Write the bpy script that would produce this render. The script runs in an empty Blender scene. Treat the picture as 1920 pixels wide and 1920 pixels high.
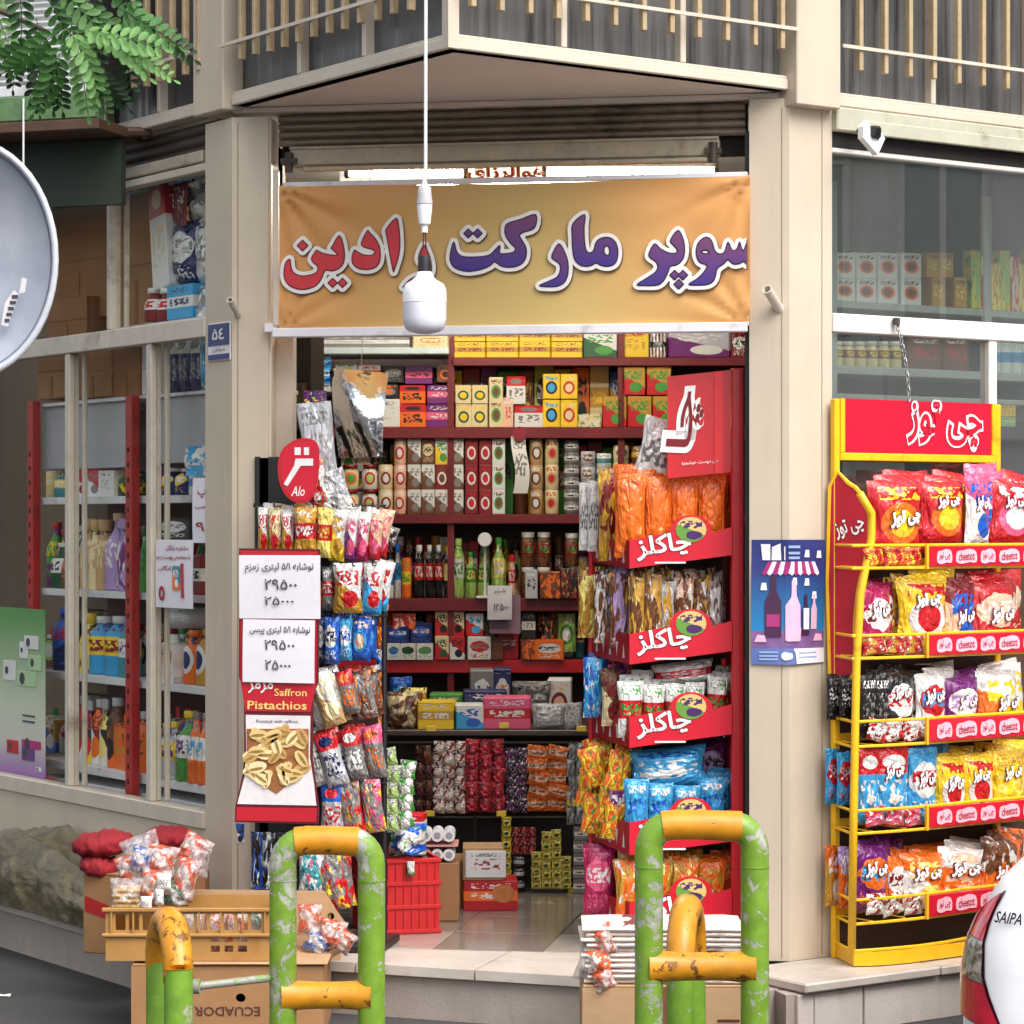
import bpy, math, random, unicodedata, re
from mathutils import Vector, noise
from mathutils.geometry import tessellate_polygon
random.seed(7)
SC = bpy.context.scene
COL = SC.collection
# ------------------------------------------------------------------ camera
FPX = 4960.0; H = 1.72; D0 = 9.42; HY = 980.0
YAW = math.radians(10)
FW = (-math.sin(YAW), math.cos(YAW)); RT = (math.cos(YAW), math.sin(YAW))
CAM = (-D0*FW[0], -D0*FW[1], H)
cd = bpy.data.cameras.new('camera'); cam = bpy.data.objects.new('camera', cd); COL.objects.link(cam)
cam.location = CAM; cam.rotation_euler = (math.radians(90), 0, YAW)
cd.sensor_width = 36; cd.lens = 36*FPX/1920; cd.shift_y = (HY-960)/1920; cd.clip_end = 400; cd.clip_start = 0.1
SC.camera = cam
# ------------------------------------------------------------------ world, sun, exposure
SUN_EL = math.radians(52); SUN_AZ = math.radians(128)      # azimuth from +Y towards +X
w = bpy.data.worlds.new('World'); SC.world = w; w.use_nodes = True
nt = w.node_tree; nt.nodes.clear()
out = nt.nodes.new('ShaderNodeOutputWorld'); bg = nt.nodes.new('ShaderNodeBackground')
sky = nt.nodes.new('ShaderNodeTexSky'); sky.sky_type = 'NISHITA'; sky.sun_disc = False
sky.sun_elevation = SUN_EL; sky.sun_rotation = SUN_AZ; sky.dust_density = 4.0; sky.air_density = 1.0; sky.ozone_density = 1.0
hs = nt.nodes.new('ShaderNodeHueSaturation'); hs.inputs['Saturation'].default_value = 0.3
nt.links.new(sky.outputs[0], hs.inputs['Color']); nt.links.new(hs.outputs[0], bg.inputs[0]); nt.links.new(bg.outputs[0], out.inputs[0])
bg.inputs[1].default_value = 0.15
sl = bpy.data.lights.new('sun', 'SUN'); so = bpy.data.objects.new('sun', sl); COL.objects.link(so)
sl.energy = 1.15; sl.angle = math.radians(50); sl.color = (1, 0.955, 0.89)
sd = Vector((math.sin(SUN_AZ)*math.cos(SUN_EL), math.cos(SUN_AZ)*math.cos(SUN_EL), math.sin(SUN_EL)))
so.rotation_euler = (-sd).to_track_quat('-Z', 'Y').to_euler(); so.location = (8, -8, 14)
SC.view_settings.view_transform = 'Standard'; SC.view_settings.look = 'None'
SC.view_settings.exposure = 1.06; SC.view_settings.gamma = 1.0; SC.view_settings.use_curve_mapping = False
SC.cycles.max_bounces = 7; SC.cycles.transparent_max_bounces = 12
SC.cycles.caustics_reflective = False; SC.cycles.caustics_refractive = False
SC.cycles.sample_clamp_indirect = 6.0

# ------------------------------------------------------------------ frames: pixel of the photograph -> point on a plane of the place
def ray(px, py):
    u = (px-960)/FPX; v = (HY-py)/FPX
    return (FW[0]+u*RT[0], FW[1]+u*RT[1], v)
class Frame:
    def __init__(s, o, deg):
        s.o = o; s.deg = deg; s.a = math.radians(deg); s.c = math.cos(s.a); s.s = math.sin(s.a)
    def loc(s, x, y):
        dx = x-s.o[0]; dy = y-s.o[1]; return (dx*s.c+dy*s.s, -dx*s.s+dy*s.c)
    def world(s, x, y, z=0):
        return (s.o[0]+x*s.c-y*s.s, s.o[1]+x*s.s+y*s.c, z)
    def hit(s, px, py, d=0):
        r = ray(px, py); cx, cy = s.loc(CAM[0], CAM[1]); rx = r[0]*s.c+r[1]*s.s; ry = -r[0]*s.s+r[1]*s.c
        t = (d-cy)/ry; return (cx+t*rx, H+t*r[2])
    def rect(s, q, d=0):
        x0, y0, x1, y1 = q; mx = (x0+x1)/2; my = (y0+y1)/2
        return (s.hit(x0, my, d)[0], s.hit(x1, my, d)[0], s.hit(mx, y1, d)[1], s.hit(mx, y0, d)[1])
FC = Frame((0, 0), 0)
XR = FC.hit(1480, 0)[0]; XL = FC.hit(435, 0)[0]
FR = Frame((XR, 0), 45); FL = Frame((XL, 0), -45)
def camframe(depth): return Frame((CAM[0]+depth*FW[0], CAM[1]+depth*FW[1]), 10)
FB = camframe(12.2)      # the back shelves face the street corner
ZF = 0.186               # shop floor, one step above the street
ZS = 3.23                # soffit

# ------------------------------------------------------------------ mesh builder
class M:
    def __init__(s): s.v = []; s.f = []; s.m = []; s.cur = 0
    def add(s, vs, fs):
        b = len(s.v); s.v += [tuple(p) for p in vs]
        for f in fs: s.f.append(tuple(b+i for i in f)); s.m.append(s.cur)
        return s
    def box(s, x0, x1, y0, y1, z0, z1, b=0.0):
        if x0 > x1: x0, x1 = x1, x0
        if y0 > y1: y0, y1 = y1, y0
        if z0 > z1: z0, z1 = z1, z0
        if b <= 0:
            return s.add([(x0,y0,z0),(x1,y0,z0),(x1,y1,z0),(x0,y1,z0),(x0,y0,z1),(x1,y0,z1),(x1,y1,z1),(x0,y1,z1)],
                  [(0,3,2,1),(4,5,6,7),(0,1,5,4),(1,2,6,5),(2,3,7,6),(3,0,4,7)])
        b = min(b, (x1-x0)*.45, (y1-y0)*.45, (z1-z0)*.45)
        X = (x0, x1); Y = (y0, y1); Z = (z0, z1); vs = []; idx = {}
        for i in (0, 1):
            for j in (0, 1):
                for k in (0, 1):
                    sx = b if i == 0 else -b; sy = b if j == 0 else -b; sz = b if k == 0 else -b
                    for a, p in enumerate(((X[i], Y[j]+sy, Z[k]+sz), (X[i]+sx, Y[j], Z[k]+sz), (X[i]+sx, Y[j]+sy, Z[k]))):
                        idx[(i, j, k, a)] = len(vs); vs.append(p)
        g = lambda i, j, k, a: idx[(i, j, k, a)]
        fs = []
        fs.append((g(0,0,0,0), g(0,0,1,0), g(0,1,1,0), g(0,1,0,0))); fs.append((g(1,0,0,0), g(1,1,0,0), g(1,1,1,0), g(1,0,1,0)))
        fs.append((g(0,0,0,1), g(1,0,0,1), g(1,0,1,1), g(0,0,1,1))); fs.append((g(0,1,0,1), g(0,1,1,1), g(1,1,1,1), g(1,1,0,1)))
        fs.append((g(0,0,0,2), g(0,1,0,2), g(1,1,0,2), g(1,0,0,2))); fs.append((g(0,0,1,2), g(1,0,1,2), g(1,1,1,2), g(0,1,1,2)))
        for j in (0, 1):
            for k in (0, 1):
                q = (g(0,j,k,1), g(1,j,k,1), g(1,j,k,2), g(0,j,k,2)); fs.append(q if (j+k) % 2 else q[::-1])
        for i in (0, 1):
            for k in (0, 1):
                q = (g(i,0,k,0), g(i,1,k,0), g(i,1,k,2), g(i,0,k,2)); fs.append(q if (i+k) % 2 == 0 else q[::-1])
        for i in (0, 1):
            for j in (0, 1):
                q = (g(i,j,0,0), g(i,j,1,0), g(i,j,1,1), g(i,j,0,1)); fs.append(q if (i+j) % 2 else q[::-1])
        for i in (0, 1):
            for j in (0, 1):
                for k in (0, 1):
                    q = (g(i,j,k,0), g(i,j,k,1), g(i,j,k,2)); fs.append(q if (i+j+k) % 2 == 0 else q[::-1])
        return s.add(vs, fs)
    def tube(s, pts, r, n=8, cap=True, closed=False):
        P = [Vector(p) for p in pts]; k = len(P); R = r if isinstance(r, (list, tuple)) else [r]*k
        up = None; vs = []; fs = []
        for i, p in enumerate(P):
            if closed: t = P[(i+1) % k]-P[i-1]
            else: t = (P[min(i+1, k-1)]-P[max(i-1, 0)])
            t = t.normalized() if t.length > 1e-9 else Vector((0, 0, 1))
            if up is None:
                up = Vector((0, 0, 1)) if abs(t.z) < .9 else Vector((1, 0, 0))
            a = up-t*up.dot(t)
            if a.length < 1e-6: a = t.orthogonal()
            a.normalize(); up = a; b = t.cross(a)
            for j in range(n):
                q = 2*math.pi*j/n; vs.append(p+R[i]*(a*math.cos(q)+b*math.sin(q)))
        for i in range(k if closed else k-1):
            i2 = (i+1) % k
            for j in range(n):
                j2 = (j+1) % n; fs.append((i*n+j, i*n+j2, i2*n+j2, i2*n+j))
        if cap and not closed:
            fs.append(tuple(range(n))[::-1]); fs.append(tuple((k-1)*n+j for j in range(n)))
        return s.add(vs, fs)
    def lathe(s, prof, n=16, cx=0, cy=0, z0=0):
        vs = []; fs = []; k = len(prof)
        for r, z in prof:
            for j in range(n):
                q = 2*math.pi*j/n; vs.append((cx+r*math.cos(q), cy+r*math.sin(q), z0+z))
        for i in range(k-1):
            for j in range(n):
                j2 = (j+1) % n; fs.append((i*n+j, i*n+j2, (i+1)*n+j2, (i+1)*n+j))
        fs.append(tuple(range(n))[::-1]); fs.append(tuple((k-1)*n+j for j in range(n)))
        return s.add(vs, fs)
    def grid(s, fn, nu, nv, flip=False):
        vs = [fn(i/nu, j/nv) for j in range(nv+1) for i in range(nu+1)]; fs = []
        for j in range(nv):
            for i in range(nu):
                a = j*(nu+1)+i; q = (a, a+1, a+nu+2, a+nu+1); fs.append(q[::-1] if flip else q)
        return s.add(vs, fs)
    def prism(s, pts, y0, y1, holes=()):
        """outline in x,z extruded from y0 (front) to y1"""
        loops = [list(pts)]+[list(h) for h in holes]
        tri = tessellate_polygon([[Vector((p[0], p[1], 0)) for p in l] for l in loops])
        flat = [p for l in loops for p in l]; n = len(flat)
        vs = [(p[0], y0, p[1]) for p in flat]+[(p[0], y1, p[1]) for p in flat]; fs = []
        for t in tri:
            a, b, c = (flat[i] for i in t)
            ar = (b[0]-a[0])*(c[1]-a[1])-(c[0]-a[0])*(b[1]-a[1])
            t = tuple(t) if ar > 0 else tuple(t)[::-1]
            fs.append(t); fs.append(tuple(n+i for i in t[::-1]))
        base = 0
        for li, l in enumerate(loops):
            k = len(l); ar = sum(l[i][0]*l[(i+1) % k][1]-l[(i+1) % k][0]*l[i][1] for i in range(k))
            for i in range(k):
                a = base+i; b = base+(i+1) % k
                q = (b, a, n+a, n+b); fs.append(q if (ar > 0) == (li == 0) else q[::-1])
            base += k
        return s.add(vs, fs)
    def slab(s, pts, z0, z1):
        """outline in x,y extruded upwards"""
        k = len(pts); ar = sum(pts[i][0]*pts[(i+1) % k][1]-pts[(i+1) % k][0]*pts[i][1] for i in range(k))
        if ar < 0: pts = pts[::-1]
        tri = tessellate_polygon([[Vector((p[0], p[1], 0)) for p in pts]])
        vs = [(p[0], p[1], z0) for p in pts]+[(p[0], p[1], z1) for p in pts]; fs = []
        for t in tri:
            a, b, c = (pts[i] for i in t)
            ar = (b[0]-a[0])*(c[1]-a[1])-(c[0]-a[0])*(b[1]-a[1])
            t = tuple(t) if ar > 0 else tuple(t)[::-1]
            fs.append(tuple(k+i for i in t)); fs.append(t[::-1])
        for i in range(k):
            j = (i+1) % k; fs.append((i, j, k+j, k+i))
        return s.add(vs, fs)
    def mesh(s, name, smooth=False):
        me = bpy.data.meshes.new(name); me.from_pydata(s.v, [], s.f); me.update()
        if smooth is True: me.polygons.foreach_set('use_smooth', [True]*len(me.polygons))
        if any(s.m): me.polygons.foreach_set('material_index', s.m)
        return me
    def obj(s, name, mat, parent=None, loc=(0,0,0), rz=0, smooth=False, tagd=None, kind=None):
        me = s.mesh(name, bool(smooth)); mats = mat if isinstance(mat, (list, tuple)) else [mat]
        for m in mats: me.materials.append(m)
        if smooth == 'auto':
            try: me.set_sharp_from_angle(angle=math.radians(38))
            except Exception: pass
        o = bpy.data.objects.new(name, me); COL.objects.link(o)
        o.location = loc; o.rotation_euler = (0, 0, rz)
        if parent: o.parent = parent
        if tagd: tag(o, *tagd)
        if kind: o['kind'] = kind
        return o
def tag(o, label, cat, group=None):
    o['label'] = label; o['category'] = cat
    if group: o['group'] = group
    return o
def thing(name, label, cat, loc=(0,0,0), rz=0, group=None):
    o = bpy.data.objects.new(name, None); COL.objects.link(o); o.empty_display_size = .05
    o.location = loc; o.rotation_euler = (0, 0, rz); tag(o, label, cat, group); return o
def dup(o, parent=None):
    c = o.copy(); COL.objects.link(c); c.parent = parent
    for ch in list(o.children): dup(ch, c)
    return c
def link(name, me, mat, parent=None, loc=(0,0,0), rot=(0,0,0), scale=(1,1,1)):
    """object that shares mesh data and carries its own material"""
    o = bpy.data.objects.new(name, me); COL.objects.link(o)
    o.location = loc; o.rotation_euler = rot; o.scale = scale
    if parent: o.parent = parent
    mats = mat if isinstance(mat, (list, tuple)) else [mat]
    while len(me.materials) < len(mats): me.materials.append(mats[len(me.materials)])
    for i, m in enumerate(mats):
        o.material_slots[i].link = 'OBJECT'; o.material_slots[i].material = m
    return o

# ------------------------------------------------------------------ materials
MATS = {}
def lin(c):
    return tuple((x/255/12.92 if x/255 <= .04045 else ((x/255+.055)/1.055)**2.4) for x in c)
class NB:
    def __init__(s, name):
        s.m = bpy.data.materials.new(name); s.m.use_nodes = True; s.t = s.m.node_tree; s.t.nodes.clear()
        s.out = s.t.nodes.new('ShaderNodeOutputMaterial'); s.b = s.t.nodes.new('ShaderNodeBsdfPrincipled')
        s.t.links.new(s.b.outputs[0], s.out.inputs[0]); s._g = None; s._o = None
    def n(s, ty): return s.t.nodes.new(ty)
    def l(s, a, b): s.t.links.new(a, b)
    def set(s, inp, v):
        if hasattr(v, 'links') or hasattr(v, 'is_linked'): s.l(v, inp)
        elif isinstance(v, (tuple, list)) and len(v) == 3 and inp.type == 'RGBA': inp.default_value = (*v, 1)
        else: inp.default_value = v
    def math(s, op, a, b=0.0, c=None):
        k = s.n('ShaderNodeMath'); k.operation = op; s.set(k.inputs[0], a); s.set(k.inputs[1], b)
        if c is not None: s.set(k.inputs[2], c)
        return k.outputs[0]
    def gen(s):
        if not s._g:
            tc = s.n('ShaderNodeTexCoord'); s.tc = tc; sp = s.n('ShaderNodeSeparateXYZ'); s.l(tc.outputs['Generated'], sp.inputs[0]); s._g = sp.outputs
        return s._g
    def objc(s):
        s.gen(); return s.tc.outputs['Object']
    def geo(s):
        if not s._o: s._o = s.n('ShaderNodeNewGeometry')
        return s._o.outputs['Position']
    def mapv(s, v, scale): 
        k = s.n('ShaderNodeMapping'); s.l(v, k.inputs[0]); k.inputs['Scale'].default_value = scale; return k.outputs[0]
    def noise(s, v, sc, det=3, rough=.5, dist=0):
        k = s.n('ShaderNodeTexNoise'); s.l(v, k.inputs['Vector']); k.inputs['Scale'].default_value = sc
        k.inputs['Detail'].default_value = det; k.inputs['Roughness'].default_value = rough; k.inputs['Distortion'].default_value = dist
        return k.outputs['Fac']
    def voro(s, v, sc, feat='F1', out='Distance'):
        k = s.n('ShaderNodeTexVoronoi'); k.feature = feat; s.l(v, k.inputs['Vector']); k.inputs['Scale'].default_value = sc
        return k.outputs[out]
    def ramp(s, f, a, b, smooth=False):
        k = s.n('ShaderNodeMapRange'); k.interpolation_type = 'SMOOTHSTEP' if smooth else 'LINEAR'
        s.set(k.inputs[0], f); k.inputs[1].default_value = a; k.inputs[2].default_value = b; return k.outputs[0]
    def mix(s, f, a, b):
        k = s.n('ShaderNodeMix'); k.data_type = 'RGBA'; s.set(k.inputs[0], f); s.set(k.inputs[6], a); s.set(k.inputs[7], b); return k.outputs[2]
    def col(s, c): s.set(s.b.inputs['Base Color'], c); return s
    def rough(s, r): s.set(s.b.inputs['Roughness'], r); return s
    def metal(s, r): s.set(s.b.inputs['Metallic'], r); return s
    def bump(s, h, st=.3, dist=.01):
        k = s.n('ShaderNodeBump'); k.inputs['Strength'].default_value = st; k.inputs['Distance'].default_value = dist
        s.l(h, k.inputs['Height']); s.l(k.outputs[0], s.b.inputs['Normal']); return s
def plain(name, c, r=.5, metal=0, var=.12, scale=9, bump=.0, dirt=None, dscale=3, coat=0):
    """painted / plastic / cloth surface with slight unevenness"""
    if name in MATS: return MATS[name]
    b = NB(name); P = b.geo(); n1 = b.noise(P, scale, 4, .6); n2 = b.noise(P, scale*7, 2)
    f = b.math('ADD', b.math('MULTIPLY', n1, .7), b.math('MULTIPLY', n2, .3))
    f = b.ramp(f, .3, .7); c = lin(c)
    lo = tuple(x*(1-var) for x in c); hi = tuple(min(1, x*(1+var)) for x in c)
    colr = b.mix(f, lo, hi)
    if dirt:
        d = b.ramp(b.noise(P, dscale, 6, .65, .4), .55, .72, True); colr = b.mix(b.math('MULTIPLY', d, .75), colr, lin(dirt))
    b.col(colr); b.rough(b.ramp(n1, .0, 1.0) if False else r); b.metal(metal)
    if coat: b.b.inputs['Coat Weight'].default_value = coat; b.b.inputs['Coat Roughness'].default_value = .08
    if bump: b.bump(b.noise(P, scale*4, 5, .6), bump, .01)
    MATS[name] = b.m; return b.m
def pk(c1, c2, c3, style='spot', foil=False, seed=0):
    """printed packaging: ground colour c1, device c2, marks c3"""
    key = ('pk', c1, c2, c3, style, foil, seed)
    if key in MATS: return MATS[key]
    b = NB('printed_pack_%d' % len(MATS)); x, y, z = b.gen(); tc = b.tc.outputs['Generated']
    rs = random.Random(repr((c1, c2, style, seed))); sv = rs.uniform(0, 50)
    mp = b.n('ShaderNodeMapping'); b.l(tc, mp.inputs[0]); mp.inputs['Location'].default_value = (sv, sv*.7, sv*.3)
    nz = b.noise(mp.outputs[0], 5, 2)
    C1, C2, C3 = lin(c1), lin(c2), lin(c3)
    col = C1
    wob = b.math('MULTIPLY', b.math('SUBTRACT', nz, .5), .9)
    def ell(cx, cz, rx, rz, wb=1.0):
        dx = b.math('MULTIPLY', b.math('SUBTRACT', x, cx), 1/rx); dz = b.math('MULTIPLY', b.math('SUBTRACT', z, cz), 1/rz)
        q = b.math('ADD', b.math('MULTIPLY', dx, dx), b.math('MULTIPLY', dz, dz))
        q = b.math('ADD', q, b.math('MULTIPLY', wob, wb)); return b.math('LESS_THAN', q, 1.0)
    def band(lo, hi, ax=None):
        a = z if ax is None else ax
        return b.math('MULTIPLY', b.math('GREATER_THAN', a, lo), b.math('LESS_THAN', a, hi))
    def marks(lo, hi, sc, th):
        k = b.mapv(mp.outputs[0], (sc, .2, sc*1.6)); nn = b.noise(k, 1.0, 1, .4)
        inx = band(.14, .86, x); return b.math('MULTIPLY', b.math('MULTIPLY', band(lo, hi), inx), b.math('GREATER_THAN', nn, th))
    if style == 'spot':
        col = b.mix(ell(.5, .58, .40, .24), col, C2); col = b.mix(marks(.48, .7, 9, .5), col, C3); col = b.mix(marks(.1, .3, 14, .56), col, C2)
    elif style == 'band':
        col = b.mix(band(.34, .66), col, C2); col = b.mix(marks(.4, .6, 9, .48), col, C3); col = b.mix(marks(.75, .92, 12, .55), col, C3)
    elif style == 'circle':
        col = b.mix(ell(.5, .45, .34, .26, .15), col, C2); col = b.mix(ell(.5, .45, .22, .17, .8), col, C3); col = b.mix(marks(.74, .9, 9, .5), col, C3)
    elif style == 'split':
        col = b.mix(b.math('LESS_THAN', b.math('ADD', z, b.math('MULTIPLY', b.math('SUBTRACT', x, .5), .5)), .5), col, C2)
        col = b.mix(marks(.55, .85, 8, .5), col, C3); col = b.mix(ell(.6, .28, .26, .17), col, C3)
    elif style == 'top':
        col = b.mix(b.math('GREATER_THAN', z, .66), col, C2); col = b.mix(marks(.2, .58, 8, .52), col, C3); col = b.mix(ell(.5, .82, .3, .09, .3), col, C3)
    elif style == 'wild':
        v = b.noise(b.mapv(mp.outputs[0], (1, .3, 1)), 2.6, 2, .5, .9); col = b.mix(b.ramp(v, .50, .53), col, C2); v2 = b.noise(b.mapv(mp.outputs[0], (1.3, .3, 1)), 4.2, 2, .5, .6); col = b.mix(b.ramp(v2, .58, .61), col, C3)
    elif style == 'stripe':
        k = b.math('FRACT', b.math('MULTIPLY', x, 5.0)); col = b.mix(b.math('LESS_THAN', k, .5), col, C2); col = b.mix(band(.4, .62), col, C3)
    elif style == 'plain':
        col = b.mix(marks(.3, .7, 8, .55), col, C2); col = b.mix(marks(.78, .9, 12, .5), col, C3)
    b.col(col)
    if foil:
        b.rough(.22); b.metal(.15); cr = b.noise(mp.outputs[0], 4, 2, .5, .5); b.bump(cr, .6, .05)
        b.b.inputs['Coat Weight'].default_value = .4; b.b.inputs['Coat Roughness'].default_value = .12
    else: b.rough(.45)
    MATS[key] = b.m; return b.m
def glass(name, ior, tint=(1, 1, 1), rough=.0, haze=0.0, hcol=(.5, .5, .5)):
    b = NB(name); tr = b.n('ShaderNodeBsdfTransparent'); tr.inputs[0].default_value = (*tint, 1)
    gl = b.n('ShaderNodeBsdfGlossy'); gl.inputs['Roughness'].default_value = rough
    fr = b.n('ShaderNodeFresnel'); fr.inputs[0].default_value = ior
    b.geo(); ff = b.math('MULTIPLY', fr.outputs[0], b.math('SUBTRACT', 1.0, b._o.outputs['Backfacing']))
    mx = b.n('ShaderNodeMixShader'); b.l(ff, mx.inputs[0]); b.l(tr.outputs[0], mx.inputs[1]); b.l(gl.outputs[0], mx.inputs[2])
    res = mx
    if haze:
        P = b.geo(); d = b.n('ShaderNodeBsdfDiffuse'); d.inputs[0].default_value = (*hcol, 1)
        k = b.noise(b.mapv(P, (2, 2, 1.4)), 2, 4, .6); f = b.math('MULTIPLY', b.math('ADD', b.math('MULTIPLY', k, .8), .6), haze)
        m2 = b.n('ShaderNodeMixShader'); b.l(f, m2.inputs[0]); b.l(mx.outputs[0], m2.inputs[1]); b.l(d.outputs[0], m2.inputs[2]); res = m2
    b.l(res.outputs[0], b.out.inputs[0]); return b.m
def emis(name, c, st):
    b = NB(name); b.col(c); b.set(b.b.inputs['Emission Color'], c); b.b.inputs['Emission Strength'].default_value = st; return b.m
def worn_paint(name, c, under, amt, sc=9, r=.38):
    """gloss paint chipped down to an older coat"""
    b = NB(name); P = b.geo(); n = b.noise(P, sc, 6, .68, .6); n2 = b.noise(P, sc*.3, 2)
    th = b.math('ADD', n, b.math('MULTIPLY', b.math('SUBTRACT', n2, .5), .45))
    chip = b.ramp(th, 1-amt, 1-amt+.025); g = b.noise(P, 26, 3)
    th2 = b.noise(P, sc*3.2, 4, .7, .3); chip = b.math('MAXIMUM', b.math('MULTIPLY', chip, b.ramp(th2, .40, .47)), b.ramp(th2, .71, .73))
    base = b.mix(b.ramp(g, .3, .7), tuple(x*.82 for x in lin(c)), tuple(min(1, x*1.12) for x in lin(c)))
    b.col(b.mix(chip, base, b.mix(b.ramp(n, .55, .85), tuple(x*.45 for x in lin(under)), lin(under))))
    b.rough(r); b.bump(b.math('SUBTRACT', 1.0, chip), .35, .004); return b.m
CREAM = None
def wall_mat(name, c, streak=.25, sc=2.0, r=.7):
    b = NB(name); P = b.geo(); n = b.noise(P, sc, 5, .6); st = b.noise(b.mapv(P, (9, 9, .55)), 1.5, 4, .6); sp = b.noise(P, 60, 2)
    c = lin(c); col = b.mix(b.ramp(n, .3, .72), tuple(x*.9 for x in c), tuple(x*1.06 for x in c))
    col = b.mix(b.math('MULTIPLY', b.ramp(st, .52, .78), streak), col, tuple(x*.55 for x in c))
    spot = b.ramp(b.noise(P, 17, 4, .7), .69, .74); col = b.mix(b.math('MULTIPLY', spot, .5), col, tuple(x*.4 for x in c))
    b.col(col); b.rough(r); b.bump(sp, .12, .003); return b.m
mCream = wall_mat('cream_render', (199, 185, 165), .16)
mCreamTrim = wall_mat('cream_trim', (208, 195, 178), .10, 3, .5)
mSoffit = wall_mat('soffit_board', (238, 226, 214), .08, 1.2)
mBar = plain('bronze_bar', (178, 156, 122), .45, 0, .2, 12)
mPanelGrey = None
def panel_mat():
    b = NB('dusty_dark_glass'); P = b.geo(); st = b.noise(b.mapv(P, (16, 16, .5)), 1.6, 5, .7); n = b.noise(P, 1.6, 4)
    f = b.math('ADD', b.math('MULTIPLY', st, .65), b.math('MULTIPLY', n, .35)); b.col(b.mix(b.ramp(f, .36, .64), (.02, .019, .019), (.135, .13, .128)))
    b.rough(b.ramp(st, .2, .9)); b.b.inputs['Specular IOR Level'].default_value = .55; return b.m
mPanelGrey = panel_mat()
mFrameWhite = plain('white_aluminium', (222, 218, 212), .35, 0, .06, 6)
mFrameWorn = plain('aged_aluminium', (196, 186, 170), .4, 0, .12, 8, .05, (120, 104, 84), 5)
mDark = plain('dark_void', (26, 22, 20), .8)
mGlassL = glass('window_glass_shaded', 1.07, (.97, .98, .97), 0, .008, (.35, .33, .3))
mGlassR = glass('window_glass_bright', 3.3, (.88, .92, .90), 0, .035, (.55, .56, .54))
mRed = plain('red_enamel', (196, 24, 36), .35, 0, .1, 6, 0, None, 3, .3)
mRedDark = plain('dark_red_shelf', (112, 26, 32), .45, 0, .18, 10)
mRedPost = plain('red_shelf_post', (172, 34, 36), .4, 0, .2, 10, .05, (110, 40, 34), 8)
mYellow = plain('yellow_enamel', (240, 186, 30), .35, 0, .1, 8, 0, (190, 130, 20), 9)
mShelfWhite = plain('white_shelf', (214, 214, 216), .4, 0, .08, 7, 0, (150, 146, 140), 6)
mWhite = plain('white_plastic', (238, 238, 240), .3, 0, .04, 5)
mPaper = plain('white_paper', (226, 222, 228), .7, 0, .05, 6, .05)
mInk = plain('dark_ink', (70, 66, 78), .7)
mBlack = plain('black_enamel', (30, 27, 30), .45, 0, .3, 9)
mBoardBrown = None
def cardboard(name, c):
    b = NB(name); P = b.objc(); n = b.noise(P, 5, 5, .6); fl = b.noise(b.mapv(P, (3, 3, 60)), 2, 2); c = lin(c)
    b.col(b.mix(b.ramp(b.math('ADD', b.math('MULTIPLY', n, .75), b.math('MULTIPLY', fl, .25)), .3, .7), tuple(x*.8 for x in c), tuple(x*1.1 for x in c)))
    b.rough(.85); b.bump(fl, .08, .002); return b.m
mCard = cardboard('cardboard', (160, 118, 78)); mCardDark = cardboard('dark_cardboard', (146, 100, 62)); mCardPale = cardboard('pale_cardboard', (186, 150, 112))

# ------------------------------------------------------------------ lettering
FORMS = {}
for cp in list(range(0xFB50, 0xFBFF+1))+list(range(0xFE70, 0xFEFC+1)):
    d = unicodedata.decomposition(chr(cp)).split()
    if len(d) == 2 and d[0] in ('<isolated>', '<final>', '<initial>', '<medial>'):
        FORMS.setdefault(chr(int(d[1], 16)), {})[d[0][1:-1]] = chr(cp)
def shape(t):
    if not any(c in FORMS for c in t): return t
    o = []; n = len(t)
    for i, ch in enumerate(t):
        f = FORMS.get(ch)
        if not f: o.append(ch); continue
        prev = i > 0 and 'initial' in FORMS.get(t[i-1], {}); nxt = i < n-1 and t[i+1] in FORMS and 'final' in FORMS[t[i+1]] and 'initial' in f
        k = 'medial' if prev and nxt and 'medial' in f else 'final' if prev and 'final' in f else 'initial' if nxt else 'isolated'
        o.append(f.get(k, ch))
    s = ''.join(o)[::-1]
    s = re.sub('[\u06F0-\u06F90-9]+', lambda m: m.group(0)[::-1], s)
    return s
TEXTC = {}
def text_mesh(t, bold=0.0, shear=0.0, ext=0.0):
    key = (t, bold, shear, ext)
    if key in TEXTC: return TEXTC[key]
    c = bpy.data.curves.new('lettering', 'FONT'); c.body = shape(t); c.resolution_u = 2; c.offset = bold; c.shear = shear; c.extrude = ext
    o = bpy.data.objects.new('lettering', c); COL.objects.link(o); bpy.context.view_layer.update()
    me = bpy.data.meshes.new_from_object(o.evaluated_get(bpy.context.evaluated_depsgraph_get()))
    bpy.data.objects.remove(o); bpy.data.curves.remove(c)
    xs = [v.co.x for v in me.vertices] or [0, 1]; ys = [v.co.y for v in me.vertices] or [0, 1]
    x0, x1, y0, y1 = min(xs), max(xs), min(ys), max(ys)
    for v in me.vertices:
        v.co = ((v.co.x-(x0+x1)/2)/(x1-x0), -v.co.z, (v.co.y-(y0+y1)/2)/(y1-y0))
    me.name = 'lettering'; TEXTC[key] = me; return me
def lettering(t, wdt, hgt, mat, parent, loc, rot=(0,0,0), bold=.0, shear=0, name='lettering'):
    """flat letters w x h facing -Y of the parent"""
    return link(name, text_mesh(t, bold, shear), mat, parent, loc, rot, (wdt, 1, hgt))
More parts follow.
